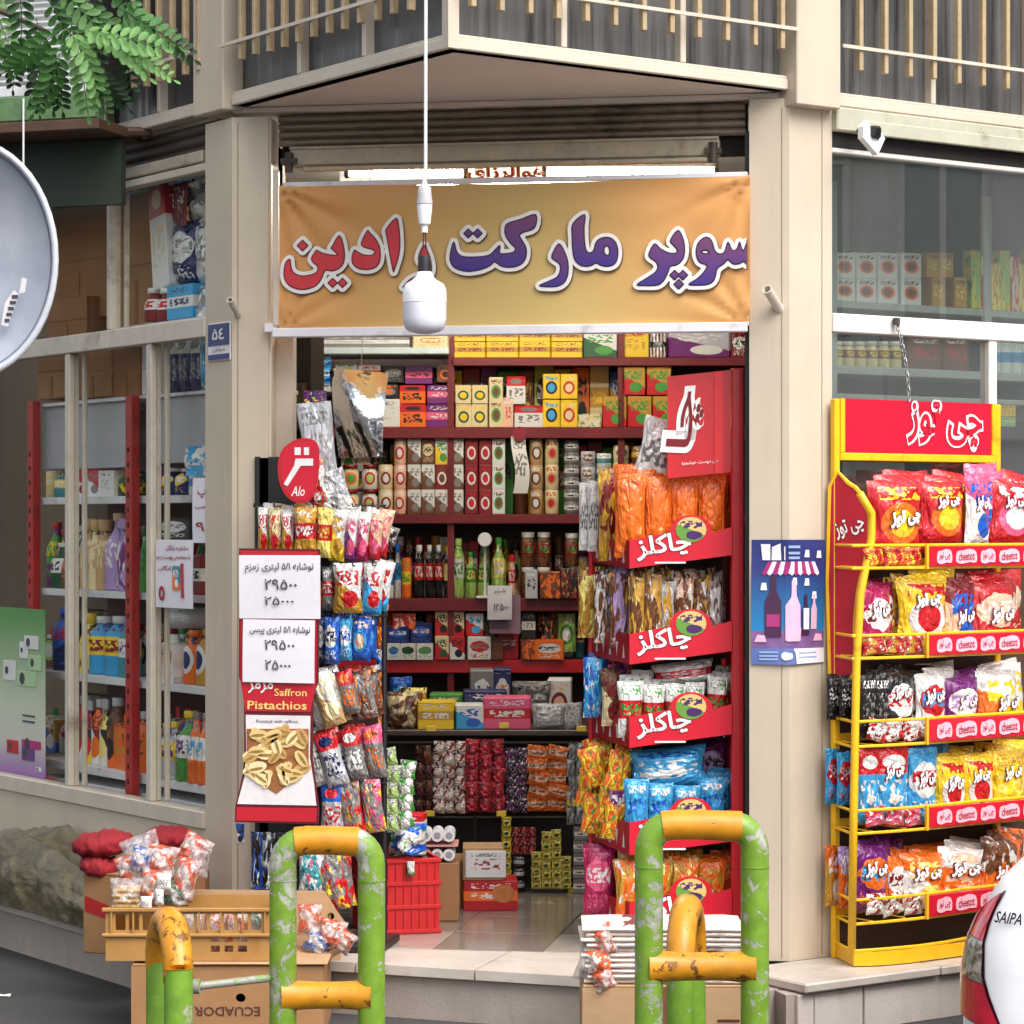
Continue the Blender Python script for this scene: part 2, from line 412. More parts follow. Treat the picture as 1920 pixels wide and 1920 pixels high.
def smooth_loop(pts, sub=3):
    n = len(pts); o = []
    for i in range(n):
        p0, p1, p2, p3 = pts[i-1], pts[i], pts[(i+1) % n], pts[(i+2) % n]
        for k in range(sub):
            t = k/sub; t2 = t*t; t3 = t2*t
            o.append(tuple(.5*((2*p1[a])+(-p0[a]+p2[a])*t+(2*p0[a]-5*p1[a]+4*p2[a]-p3[a])*t2+(-p0[a]+3*p1[a]-3*p2[a]+p3[a])*t3) for a in (0, 1)))
    return o
import numpy as np
def sdf_shapes(shapes, step):
    """signed distance of a set of outlines (first loop solid, further loops holes) on a grid"""
    allp = [p for sh in shapes for p in sh[0]]; mg = .03
    x0 = min(p[0] for p in allp)-mg; x1 = max(p[0] for p in allp)+mg; z0 = min(p[1] for p in allp)-mg; z1 = max(p[1] for p in allp)+mg
    nx = int((x1-x0)/step)+2; nz = int((z1-z0)/step)+2; G = np.full((nz, nx), 1.0)
    for sh in shapes:
        xs_ = [p[0] for p in sh[0]]; zs_ = [p[1] for p in sh[0]]
        a0 = max(0, int((min(xs_)-mg-x0)/step)); a1 = min(nx, int((max(xs_)+mg-x0)/step)+2); b0 = max(0, int((min(zs_)-mg-z0)/step)); b1 = min(nz, int((max(zs_)+mg-z0)/step)+2)
        X, Z = np.meshgrid(x0+step*np.arange(a0, a1), z0+step*np.arange(b0, b1)); D = np.full(X.shape, 9.0); ins = np.zeros(X.shape, bool)
        for l in sh:
            for i in range(len(l)):
                ax, az = l[i]; bx_, bz_ = l[(i+1) % len(l)]; dx, dz = bx_-ax, bz_-az; L2 = dx*dx+dz*dz+1e-14
                t = np.clip(((X-ax)*dx+(Z-az)*dz)/L2, 0, 1); D = np.minimum(D, (X-ax-t*dx)**2+(Z-az-t*dz)**2)
                if az != bz_: ins ^= ((az > Z) != (bz_ > Z)) & (X < dx*(Z-az)/(bz_-az)+ax)
        D = np.sqrt(D); D[ins] *= -1; G[b0:b1, a0:a1] = np.minimum(G[b0:b1, a0:a1], D)
    return G, x0, z0, step
def sdf_fill(g, iso, y, dx=0, dz=0):
    """filled outline at distance iso, one mesh builder for each separate piece"""
    G, x0, z0, st = g; V = G-iso; nz, nx = V.shape; N = V < 0
    act = N[:-1, :-1] | N[1:, :-1] | N[:-1, 1:] | N[1:, 1:]; comp = -np.ones(act.shape, int); out = []
    for j0, i0 in zip(*np.nonzero(act)):
        if comp[j0, i0] >= 0: continue
        k = len(out); out.append([]); stack = [(j0, i0)]; comp[j0, i0] = k
        while stack:
            j, i = stack.pop(); out[k].append((j, i))
            for jj, ii in ((j+1, i), (j-1, i), (j, i+1), (j, i-1)):
                if 0 <= jj < act.shape[0] and 0 <= ii < act.shape[1] and act[jj, ii] and comp[jj, ii] < 0: comp[jj, ii] = k; stack.append((jj, ii))
    res = []
    for cells in out:
        m = M(); idx = {}
        def vid(x, z):
            q = (round(x, 5), round(z, 5))
            if q not in idx: idx[q] = len(m.v); m.v.append((x0+x*st+dx, y, z0+z*st+dz))
            return idx[q]
        for j, i in cells:
            cs = [(i, j), (i+1, j), (i+1, j+1), (i, j+1)]; vs = [V[c[1], c[0]] for c in cs]; poly = []
            for k in range(4):
                a, b_ = vs[k], vs[(k+1) % 4]; p, q = cs[k], cs[(k+1) % 4]
                if a < 0: poly.append(vid(*p))
                if (a < 0) != (b_ < 0): t = a/(a-b_); poly.append(vid(p[0]+(q[0]-p[0])*t, p[1]+(q[1]-p[1])*t))
            poly = [p for k, p in enumerate(poly) if p != poly[k-1]]
            if len(poly) >= 3: m.f.append(tuple(poly)); m.m.append(0)
        if m.f: res.append(m)
    return res
# ================================================================== THE SETTING
def asphalt():
    b = NB('asphalt'); P = b.geo(); n = b.noise(P, 1.1, 5, .6); g = b.noise(P, 140, 3, .7); v = b.voro(P, 90)
    col = b.mix(b.ramp(n, .3, .7), (.035, .033, .034), (.06, .057, .057)); col = b.mix(b.ramp(v, .0, .25), (.11, .105, .1), col)
    b.col(b.mix(b.math('MULTIPLY', b.ramp(g, .55, .75), .5), col, (.09, .085, .085))); b.rough(.85); b.bump(g, .5, .006); return b.m
def concrete(name, c, wet=.35, crk=.35):
    b = NB(name); P = b.geo(); n = b.noise(P, 2.4, 6, .62); st = b.noise(b.mapv(P, (7, 7, 1.2)), 1.7, 5, .65); g = b.noise(P, 80, 3); c = lin(c)
    col = b.mix(b.ramp(n, .3, .7), tuple(x*.78 for x in c), tuple(x*1.1 for x in c)); col = b.mix(b.math('MULTIPLY', b.ramp(st, .5, .75), wet), col, tuple(x*.45 for x in c))
    crack = b.ramp(b.voro(b.mapv(P, (1, 1, 1.2)), 2.3, 'DISTANCE_TO_EDGE'), .0, .006); col = b.mix(b.math('MULTIPLY', b.math('SUBTRACT', 1.0, crack), crk), col, tuple(x*.3 for x in c))
    b.col(col); b.rough(.8); b.bump(b.math('ADD', g, n), .25, .006); return b.m
def stone(name, c, gloss=.35):
    b = NB(name); P = b.objc(); n = b.noise(P, 6, 6, .6, .8); v = b.noise(b.mapv(P, (2, 6, 2)), 3, 5, .65, 1.5); c = lin(c); g = b.noise(b.geo(), 40, 3)
    col = b.mix(b.ramp(n, .3, .7), tuple(x*.82 for x in c), tuple(x*1.08 for x in c)); col = b.mix(b.math('MULTIPLY', b.ramp(v, .56, .64), .35), col, tuple(x*.5 for x in c))
    b.col(col); b.rough(b.ramp(g, -.6, 1.6) if False else gloss); b.bump(g, .06, .003); return b.m
mAsphalt = asphalt(); mConc = concrete('plinth_concrete', (168, 156, 146), .35, .12); mCoping = stone('coping_stone', (196, 186, 176), .4)
mTileA = stone('pale_floor_tile', (168, 160, 150), .16); mTileB = stone('grey_floor_tile', (92, 86, 82), .16); mTileC = stone('mid_floor_tile', (134, 124, 116), .16)
mGrout = plain('grout', (80, 74, 68), .9)
g = M(); g.box(-60, 60, -60, 60, -.3, 0); o = g.obj('ground', mAsphalt); o['kind'] = 'structure'
# small litter and repair patch on the street
def V2(fr, x, y): return fr.world(x, y)[:2]
LD = -.22; RD = -.36
pl_a = V2(FL, -3.4, LD); pl_b = V2(FL, -.02, LD-.0)
st_a = (-.86, -.215); st_b = (.52, -.47); pr_a = V2(FR, -.30, RD); pr_b = V2(FR, 3.6, RD)
# plinth faces
b = M(); b.slab([pl_a, pl_b, V2(FL, .10, .3), V2(FL, -3.4, .3)], 0, ZF-.035); pl = b.obj('plinth', mConc); pl['kind'] = 'structure'
b = M(); b.slab([(-1.30, -.06), (-.86, -.195), (.50, -.45), (.95, -.40), (1.3, .3), (-1.3, .3)], 0, ZF-.035); stp = b.obj('entrance_step', mConc); stp['kind'] = 'structure'
b = M(); b.slab([V2(FR, -.31, RD+.02), V2(FR, 3.6, RD+.02), V2(FR, 3.6, .3), V2(FR, -.1, .3)], 0, ZF-.037); prr = b.obj('plinth', mConc); prr['kind'] = 'structure'
def coping(parent, fr, x0, x1, d0, d1, z=ZF, th=.033):
    c = M(); c.box(x0, x1, d0, d1, z-th, z, .006)
    return c.obj('coping_stone', mCoping, parent, fr.world(0, 0), fr.a)
xs = [-3.4, -2.5, -1.75, -1.05, -.42, .02]
for i in range(len(xs)-1): coping(pl, FL, xs[i]+.003, xs[i+1]-.003, LD-.025, -.001, ZF-.001*(i % 2))
xs = [-.26, .365, 1.1, 1.9, 2.7, 3.6]
for i in range(len(xs)-1): coping(prr, FR, xs[i]+.003, xs[i+1]-.003, RD-.02, -.001, ZF-.001*(i % 2))
# panels of the plinth face below the coping
mPanel = concrete('plinth_panel', (206, 196, 188), .25, .0)
for x0, x1 in ((-.27, -.20), (-.195, .02), (.03, .72), (.73, 1.4), (1.41, 2.2)):
    c = M(); c.box(x0, x1, RD+.005, RD+.0195, .0, ZF-.04, .002); c.obj('panel', mPanel, prr, FR.world(0, 0), FR.a)
# threshold stones of the entrance step (front line slightly skew to the door)
def lerp(a, b, t): return (a[0]+(b[0]-a[0])*t, a[1]+(b[1]-a[1])*t)
sa, sb = (-1.02, -.20), (.70, -.505)
cuts = [0, .30, .555, .78, 1.0]
for i in range(4):
    p, q = lerp(sa, sb, cuts[i]+.002), lerp(sa, sb, cuts[i+1]-.002)
    c = M(); c.slab([p, q, (q[0]+.05, .045), (p[0]+.05 if i else p[0], .045)], ZF-.034, ZF-.001*(i % 2))
    c.obj('threshold_stone', mCoping, stp)
# shop floor with tiles
INT = [V2(FL, .0, .10), V2(FL, -3.3, .10), V2(FL, -3.3, 2.2), FB.world(-2.6, .9)[:2], FB.world(2.6, .9)[:2], V2(FR, 3.4, 2.2), V2(FR, 3.4, .10), V2(FR, .0, .10)]
b = M(); b.slab(INT, 0, ZF-.012); fl = b.obj('floor', mGrout); fl['kind'] = 'structure'
FT = Frame((0, .05), 0)
tw = .40
tm = M(); tm.box(-tw/2+.002, tw/2-.002, -tw/2+.002, tw/2-.002, -.012, 0, .002); tme = tm.mesh('tile')
rt = random.Random(3)
for j in range(6):
    for i in range(-3, 4):
        y = .06+tw/2+j*tw; x = i*tw-.1
        if abs(x) > .9+.75*y: continue
        k = rt.random(); link('tile', tme, mTileA if k < .5 else mTileC if k < .78 else mTileB, fl, (x, y, ZF+rt.uniform(-.0006, .0006)))

# ================================================================== BUILDING
BLD = thing('corner_shop_building', 'cream corner building with chamfered shop entrance and barred upper windows', 'building')
def part(m, name, mat, fr=FC, parent=None, smooth=False):
    return m.obj(name, mat, parent or BLD, fr.world(0, 0), fr.a, smooth)
DJL = FC.hit(503, 500)[0]; DJR = FC.hit(1405, 500)[0]
# pillars
PRX = .199; PLX = -.202
for side in (0, 1):
    c = M()
    if side: pts = [(DJR, 0), (XR, 0), V2(FR, PRX, 0), V2(FR, PRX, .20), (DJR, .24)]
    else: pts = [(DJL, .24), V2(FL, PLX, .20), V2(FL, PLX, 0), (XL, 0), (DJL, 0)]
    c.slab(pts, ZF, 3.205 if side else 3.19); part(c, 'pillar', mCream)
for fr_, x_ in ((FC, FC.hit(1466, 900)[0]), (FC, FC.hit(446, 900)[0]), (FR, FR.hit(1541, 900)[0])):
    c = M(); c.box(x_-.0018, x_+.0018, -.0012, .001, ZF+.01, 3.17); part(c, 'joint_line', plain('joint_beige', (150, 134, 112), .8), fr_)  # thin dark beige strips mark the vertical joints
# upper pillar casings
c = M(); c.box(-.012, .192, -.055, .15, 3.176, 6.4, .004); part(c, 'pillar_casing', mCream, FR)
c = M(); c.box(-.215, .012, -.045, .15, 3.215, 6.4, .004); part(c, 'pillar_casing', mCream, FL)
# cream jamb inside the doorway on the stand's side, dark slot behind the pillar edge
x0, x1, z0, z1 = FC.rect((514, 632, 551, 860), .12)
c = M(); c.box(x0, x1, .11, .16, ZF, FC.hit(530, 632, .12)[1], .003); part(c, 'door_jamb', mCreamTrim)
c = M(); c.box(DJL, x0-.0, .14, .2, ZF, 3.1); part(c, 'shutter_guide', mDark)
c = M(); c.box(DJL-.012, DJL+.008, .01, .03, ZF, 3.19, .002); part(c, 'shutter_guide', mCreamTrim)
c = M(); c.box(DJR-.02, DJR-.002, .05, .2, ZF, 3.1); part(c, 'shutter_guide', mBlack)
# overhang: soffit triangle with trim
CORN = ((XL+XR)/2, -(XR-XL)/2)
c = M(); c.slab([(XL, .0), CORN, (XR, 0), (XR, .3), (XL, .3)], ZS, ZS+.05); part(c, 'soffit', mSoffit)
c = M(); c.slab([(XL-.0, .02), (XR, .02), (XR, .3), (XL, .3)], ZS-.02, ZS-.003); part(c, 'soffit_trim', mSoffit)
# upper storeys, mostly above the picture
def grille(fr, x0, x1, zb, muls, bars, railz, barbot, inset=.05, flipend=None):
    s = thing('grille_section', '', ''); 
    for k in ('label', 'category'): del s[k]
    s.parent = BLD; s.location = fr.world(0, 0); s.rotation_euler = (0, 0, fr.a)
    P = lambda m, n, mat: m.obj(n, mat, s)
    m = M(); m.box(x0, x1, -.012, .05, zb, zb+.038, .004); m.box(x0, x1, -.004, .05, zb+.0385, zb+.05, .002); P(m, 'bottom_rail', mCreamTrim)
    edges = sorted([x0]+list(muls)+[x1])
    for a, e in zip(edges[:-1], edges[1:]):
        m = M(); m.box(a+.012, e-.012, .03, .04, zb+.04, 4.5); P(m, 'pane', mPanelGrey)
    for x in muls:
        m = M(); m.box(x-.012, x+.012, -.006, .045, zb+.05, 4.5, .003); P(m, 'mullion', mCreamTrim)
    m = M(); m.box(x0, x1, -.062, -.054, railz-.006, railz+.006); P(m, 'rail', mCreamTrim)
    bm_ = M(); bm_.box(-.0095, .0095, -.054, -.030, 0, 1.2, .002); bme = bm_.mesh('bar')
    for x in bars:
        o = link('bar', bme, mBar, s, (x, 0, barbot+random.uniform(-.004, .004))); 
    m = M(); m.box(x0, x1, -.015, .05, 4.5, 4.62, .004); P(m, 'top_rail', mCreamTrim)
    m = M(); m.box(x0, x1, -.02, .12, 4.62, 6.4); P(m, 'wall', mCream)
    return s
lenR = math.hypot(XR-CORN[0], CORN[1])
hx = lambda fr, px, d=-.04: fr.hit(px, 100, d)[0]
grille(FR, -lenR, -.014, ZS, [FR.hit(1057, 60)[0], FR.hit(1280, 60)[0]], [hx(FR, p) for p in (885, 938, 992, 1044, 1098, 1151, 1205, 1257, 1308, 1361, 1413, 1464)], 3.435, ZS+.135)
grille(FL, .016, lenR, ZS, [FL.hit(562, 60)[0], FL.hit(684, 60)[0]], [hx(FL, p) for p in (455, 481, 508, 535, 562, 590, 619, 648, 678, 710, 740, 772)], 3.44, ZS+.145)
x = .199; bars = [hx(FR, p) for p in (1611, 1658, 1704, 1749, 1795, 1841, 1886, 1930)]; bars += [bars[-1]+.125*k for k in range(1, 9)]
grille(FR, .199, 3.4, 3.195, [FR.hit(1749, 60)[0], FR.hit(1749, 60)[0]+.5, FR.hit(1749, 60)[0]+1.0], bars, 3.40, 3.195+.13)
bars = [hx(FL, p) for p in (375, 349, 324, 299, 276, 252, 228, 205)]; bars += [bars[-1]-.1*k for k in range(1, 16)]
grille(FL, -3.4, -.216, 3.23, [FL.hit(299, 60)[0], FL.hit(299, 60)[0]-.45, FL.hit(299, 60)[0]-.95], bars, 3.45, 3.23+.15)
# corner mullion of the overhang
c = M(); c.slab([(CORN[0]-.028, CORN[1]+.012), (CORN[0], CORN[1]-.024), (CORN[0]+.028, CORN[1]+.012), (CORN[0], CORN[1]+.05)], ZS+.002, 6.4); part(c, 'corner_post', mCreamTrim)
# roof, ceiling, rear walls
mInner = wall_mat('interior_wall', (120, 108, 96), .3); mCeil = wall_mat('ceiling', (190, 186, 180), .1)
b = M(); b.slab(INT, 3.24, 3.3); part(b, 'ceiling', mCeil)
ROOF = [CORN, V2(FR, 3.4, 0), V2(FR, 3.4, 2.4), FB.world(2.7, 1.0)[:2], FB.world(-2.7, 1.0)[:2], V2(FL, -3.4, 2.4), V2(FL, -3.4, 0)]
b = M(); b.slab(ROOF, 6.4, 6.6); part(b, 'roof', mConc)
def wallseg(p, q, z0, z1, mat, th=.1):
    dx, dy = q[0]-p[0], q[1]-p[1]; L = math.hypot(dx, dy); nx, ny = -dy/L*th, dx/L*th
    b = M(); b.slab([p, q, (q[0]+nx, q[1]+ny), (p[0]+nx, p[1]+ny)], z0, z1); part(b, 'wall', mat)
for i in range(1, 6): wallseg(INT[i+1], INT[i], ZF, 6.4, mInner)
# sill walls below the windows
c = M(); c.box(-3.4, PLX, .0, .1, ZF, .588); part(c, 'sill_wall', mCream, FL)
c = M(); c.box(PRX, 3.4, .02, .1, ZF, .60); part(c, 'sill_wall', plain('brown_panel', (92, 74, 58), .6), FR)
# --- shutters rolled up
mShut = plain('shutter_steel', (150, 136, 120), .45, .3, .25, 5, .1, (88, 74, 60), 4)
mShutBar = plain('shutter_bar', (176, 164, 144), .55, .1, .2, 6, .2, (92, 70, 50), 5)
mShutDark = plain('dark_shutter_steel', (74, 64, 56), .6, .2, .4, 7, .1)  # darker steel for the left window slats and small fittings
def slatmesh(x0, x1, h):
    m = M(); prof = [(0, 0), (-.010, .15), (-.016, .4), (-.014, .65), (-.004, .88), (0, 1)]
    m.grid(lambda u, v: (x0+(x1-x0)*u, prof[int(round(v*5))][0], h*prof[int(round(v*5))][1]), 1, 5); return m
sx0, sx1 = DJL+.02, DJR-.02
zt = 3.205; sh = .0285
for i in range(4):
    s = slatmesh(sx0, sx1, sh); s.obj('shutter_slat', mShut, BLD, (0, .075+.004*i, zt-sh*(i+1)), 0, True)
z1 = zt-sh*4
c = M(); c.box(sx0+.05, sx1-.09, .035, .10, z1-.078, z1-.012, .006); c.box(sx0+.05, sx1-.09, .028, .034, z1-.018, z1-.008, .002); c.box(sx0+.10, sx1-.13, .026, .06, z1-.098, z1-.081, .004)
part(c, 'shutter_bottom_bar', mShutBar)
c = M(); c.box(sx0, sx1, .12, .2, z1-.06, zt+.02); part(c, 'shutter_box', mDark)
for xx in (sx0+.05, sx1-.11):
    c = M(); c.tube([(xx, .03, z1-.03), (xx, .03, z1-.10)], .016, 8); c.box(xx-.03, xx+.03, .02, .06, z1-.07, z1-.05); part(c, 'shutter_lock', mShutDark)
# right window shutter box
c = M(); c.box(PRX, 3.4, -.03, .14, 3.105, 3.19, .006); c.box(PRX+.14, 3.4, -.04, -.032, 3.10, 3.15, .004); part(c, 'shutter_box', plain('pale_green_steel', (190, 188, 168), .45, .1, .12, 4, .05, (120, 110, 90), 5), FR)
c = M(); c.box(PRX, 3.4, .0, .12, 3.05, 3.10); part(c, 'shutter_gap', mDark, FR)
# left window: darker slats and lower bar
for i in range(3):
    s = slatmesh(-3.4, PLX, .042); s.obj('shutter_slat', mShutDark, BLD, FL.world(0, .06, 3.215-.042*(i+1)), FL.a, True)
c = M(); c.box(-1.08, PLX-.03, .0, .05, 3.055, 3.10, .005); part(c, 'shutter_bottom_bar', mShutBar, FL)
c = M(); c.box(-3.4, PLX, .08, .16, 3.04, 3.22); part(c, 'shutter_box', mDark, FL)

# --- shop windows
def window(fr, name, label_parts, frames, panes, mat, gmat):
    s = bpy.data.objects.new(name, None); COL.objects.link(s); s.parent = BLD; s.location = fr.world(0, 0); s.rotation_euler = (0, 0, fr.a); s.empty_display_size = .05
    for nm, x0, x1, z0, z1, d0, d1 in frames:
        m = M(); m.box(x0, x1, d0, d1, z0, z1, .004); m.obj(nm, mat, s)
    for x0, x1, z0, z1, d in panes:
        m = M(); m.box(x0, x1, d, d+.004, z0, z1); m.obj('pane', gmat, s)
    return s
LX = lambda px: FL.hit(px, 900)[0]
m1, m2, mu = LX(126), LX(279), LX(204)
frs = [('transom', -3.4, PLX, 2.405, 2.478, -.005, .05), ('sill', -3.4, PLX, .588, .652, -.012, .06), ('head', -3.4, PLX, 3.02, 3.05, .0, .05)]
for x in (m1, m2): frs += [('mullion', x-.021, x+.021, .653, 2.404, -.002, .045), ('mullion_return', x+.026, x+.046, .653, 2.404, .05, .07)]
for x in (m1-.9, m1-1.7): frs += [('mullion', x-.021, x+.021, .653, 2.404, -.002, .045)]
frs += [('mullion', mu-.018, mu+.018, 2.479, 3.019, -.002, .045), ('mullion_return', mu+.026, mu+.044, 2.479, 3.019, .05, .07), ('mullion', mu-1.0, mu-.96, 2.479, 3.019, -.002, .045)]
pns = [(-3.4, PLX, 2.48, 3.019, .02), (-3.4, m1-.02, .655, 2.403, .02), (m1+.021, m2-.021, .655, 2.403, .02), (m2+.021, PLX, .655, 2.403, .02)]
window(FL, 'display_window', '', frs, pns, mFrameWorn, mGlassL)
rm = FR.hit(1861, 680)[0]
frs = [('transom', PRX, 3.4, 2.395, 2.462, -.01, .05), ('sill', PRX, 3.4, .60, .65, -.0, .05), ('mullion', rm-.021, rm+.021, .651, 2.394, -.005, .045), ('mullion', rm+.9, rm+.94, .651, 2.394, -.005, .045), ('head', PRX, 3.4, 3.03, 3.05, .0, .05)]
pns = [(PRX, 3.4, 2.463, 3.03, .02), (PRX, rm-.021, .651, 2.394, .02), (rm+.021, rm+.899, .651, 2.394, .02), (rm+.941, 3.4, .651, 2.394, .02)]
window(FR, 'display_window', '', frs, pns, mFrameWhite, mGlassR)

# ================================================================== NEIGHBOURS that light, shade and mirror in the glass
def far_building(name, label, loc, rz, wdt, hgt, mat, mwin, mled, nfl, ncol):
    t = thing(name, label, 'building', loc, rz)
    m = M(); m.box(-wdt/2, wdt/2, 0, 6, 0, hgt); m.obj('wall', mat, t)
    fh = hgt/nfl; cw = wdt/ncol
    for f in range(nfl):
        m = M(); m.box(-wdt/2-.05, wdt/2+.05, -.18, -.002, f*fh+fh-.22, f*fh+fh-.02, .02); m.obj('ledge', mled, t)
        for c in range(ncol):
            x = -wdt/2+cw*(c+.5)
            m = M(); 
            for a, e, z0, z1 in ((x-cw*.33, x+cw*.33, f*fh+.8, f*fh+.88), (x-cw*.33, x+cw*.33, f*fh+2.42, f*fh+2.5), (x-cw*.33, x-cw*.33+.07, f*fh+.885, f*fh+2.415), (x+cw*.33-.07, x+cw*.33, f*fh+.885, f*fh+2.415), (x-.03, x+.03, f*fh+.885, f*fh+2.415)):
                m.box(a, e, -.07, -.003, z0, z1)
            wf = m.obj('window', mled, t); m = M(); m.box(x-cw*.33+.07, x+cw*.33-.07, -.03, -.004, f*fh+.885, f*fh+2.415); m.obj('pane', mwin, wf)
    return t
mStoneFar = wall_mat('pale_stone_facade', (226, 226, 218), .3, .8); mStoneDark = wall_mat('brown_brick_facade', (104, 88, 74), .3, .8)
mWinFar = plain('far_window_pane', (96, 104, 104), .15)
far_building('opposite_building', 'pale stone building mirrored in the bright shop window', (17, 1, 0), math.radians(-90), 26, 10.8, mStoneFar, plain('pale_far_pane', (120, 134, 132), .15), mFrameWhite, 4, 20)
far_building('opposite_building', 'brown building added out of view to keep sky glare off the shaded shop window', (-27, -1, 0), math.radians(90), 22, 6.0, mStoneDark, mWinFar, mFrameWorn, 2, 8)  # unseen building, added so the shaded glass mirrors less bright sky
# ================================================================== PRODUCT KIT (unit meshes, base at z=0, front at -y)
def unit_box(b=.03):
    m = M(); m.box(-.5, .5, -.5, .5, 0, 1, b); return m.mesh('carton')
ME_BOX = unit_box()
def carton_mesh():
    m = M(); m.box(-.5, .5, -.5, .5, 0, .93, .02); m.box(-.495, .495, -.495, .495, .935, 1, .02); m.box(-.2, .2, -.505, -.48, .90, .97, .004); return m.mesh('carton')
ME_CARTON = carton_mesh()
def bag_mesh(seed, nu=9, nv=12, fat=1.0, wr=.06):
    r = random.Random(seed); off = Vector((r.uniform(0, 90), r.uniform(0, 90), r.uniform(0, 90))); lean = r.uniform(-.05, .05); m = M()
    def sheet(sgn):
        def fn(u, v):
            a = abs(2*u-1); c = abs(2*v-1)
            t = max(0, 1-a**2.6)**.6*max(0, 1-c**3.5)**.75
            x = (u-.5)*(1-.10*math.sin(math.pi*v)**2*fat); w = noise.noise(Vector((u*4.3, v*5.5, sgn*3))+off)*wr+noise.noise(Vector((u*9, v*3, sgn*7))+off)*wr*.6
            fl = min(1, min(v, 1-v)/.09); crease = abs(math.sin((u*7+off.x)))*.05*(1-fl)
            y = sgn*.5*t*fat+w*(.25+.75*min(1, t*1.6))*(1 if sgn < 0 else .5)+crease+lean*(v-.5)
            z = v+noise.noise(Vector((u*3, v*2, 1))+off)*.03*(1 if v > .5 else 0)
            return (x+noise.noise(Vector((v*3, 9, u))+off)*.03*fl, y, max(0, z))
        return fn
    m.grid(sheet(-1), nu, nv); m.grid(sheet(1), nu, nv, True); return m.mesh('bag', True)
ME_BAGS = [bag_mesh(i) for i in range(6)]
ME_PACK = [bag_mesh(20+i, 7, 8, .8, .03) for i in range(3)]       # flatter sachets
ME_CRUMP = [bag_mesh(40+i, 12, 12, 1.0, .20) for i in range(4)]    # crumpled film
ME_CAN = M().lathe([(.46, 0), (.5, .04), (.5, .94), (.46, .97), (.46, 1)], 14).mesh('can', True)
ME_JAR = M().lathe([(.44, 0), (.5, .05), (.5, .68), (.38, .78), (.36, .82), (.42, .825), (.42, 1)], 14)
def jar():
    m = M(); m.lathe([(.44, 0), (.5, .05), (.5, .70), (.38, .80), (.36, .84)], 14); m.cur = 1; m.lathe([(.43, .845), (.43, 1)], 14); return m.mesh('jar', True)
ME_JAR = jar()
def bottle(neck=.18, sh=.62, cap=.9, body=.5):
    m = M(); m.lathe([(body*.92, 0), (body, .03), (body, sh*.85), (body*.93, sh), (neck+.05, sh+.14), (neck, sh+.2), (neck, cap)], 14)
    m.cur = 1; m.lathe([(neck*1.25, cap+.001), (neck*1.25, 1)], 12); return m.mesh('bottle', True)
ME_BOTTLE = bottle(); ME_BOTTLE2 = bottle(.22, .70, .88); ME_SLIM = bottle(.3, .55, .84, .5)
def trigger():
    m = M(); m.lathe([(.42, 0), (.48, .04), (.46, .5), (.3, .66), (.14, .72), (.14, .78)], 12); m.cur = 1; m.box(-.38, .24, -.12, .12, .80, .96, .03); m.box(-.5, -.38, -.08, .08, .84, .92, .01); m.box(-.25, -.17, -.08, .08, .62, .8); return m.mesh('bottle', True)
ME_TRIG = trigger()
def jug():
    m = M(); m.prism(smooth_loop([(-.48, .0), (.48, .0), (.5, .3), (.48, .62), (.3, .78), (-.05, .84), (-.4, .76), (-.5, .5)], 2), -.5, .5, [smooth_loop([(.2, .42), (.34, .44), (.36, .6), (.24, .68), (.16, .58)], 2)])
    m.cur = 1; m.lathe([(.2, .83), (.2, 1)], 10, -.12, 0); return m.mesh('jug')
ME_JUG = jug()
def tissue():
    m = M(); m.grid(lambda u, v: ((u-.5)*(.94+.06*math.sin(v*math.pi)), -.5+.06*math.cos((u-.5)*3.2*2)+.03*math.sin(v*9), v), 8, 6)
    m.box(-.46, .46, -.45, .5, .0, .985, .06); return m.mesh('pack')
ME_TISSUE = tissue()
ME_STAND = None
def pouch(seed):
    r = random.Random(seed); m = M()
    m.grid(lambda u, v: ((u-.5)*(1-.12*v), -.5*(1-v)**.6*max(0, 1-abs(2*u-1)**3)**.5+.04*math.sin(u*9+seed)*v, v), 8, 8)
    m.grid(lambda u, v: ((u-.5)*(1-.12*v), .5*(1-v)**.6*max(0, 1-abs(2*u-1)**3)**.5+.04*math.sin(u*9+seed)*v+.004, v), 8, 8, True); return m.mesh('pouch', True)
ME_POUCH = [pouch(i) for i in range(3)]
KIND = {'box': ('carton', 'box'), 'can': ('can', 'can'), 'jar': ('jar', 'jar'), 'bot': ('bottle', 'bottle'), 'bot2': ('bottle', 'bottle'), 'slim': ('bottle', 'bottle'), 'trig': ('spray_bottle', 'bottle'),
        'jug': ('jug', 'jug'), 'bag': ('snack_bag', 'bag'), 'pack': ('sachet', 'sachet'), 'pouch': ('pouch', 'pouch'), 'tis': ('tissue_pack', 'tissue pack'), 'crump': ('plastic_bag', 'bag')}
MESHES = {'box': [ME_BOX, ME_CARTON], 'can': [ME_CAN], 'jar': [ME_JAR], 'bot': [ME_BOTTLE], 'bot2': [ME_BOTTLE2], 'slim': [ME_SLIM], 'trig': [ME_TRIG], 'jug': [ME_JUG], 'bag': ME_BAGS, 'pack': ME_PACK, 'pouch': ME_POUCH, 'tis': [ME_TISSUE], 'crump': ME_CRUMP}
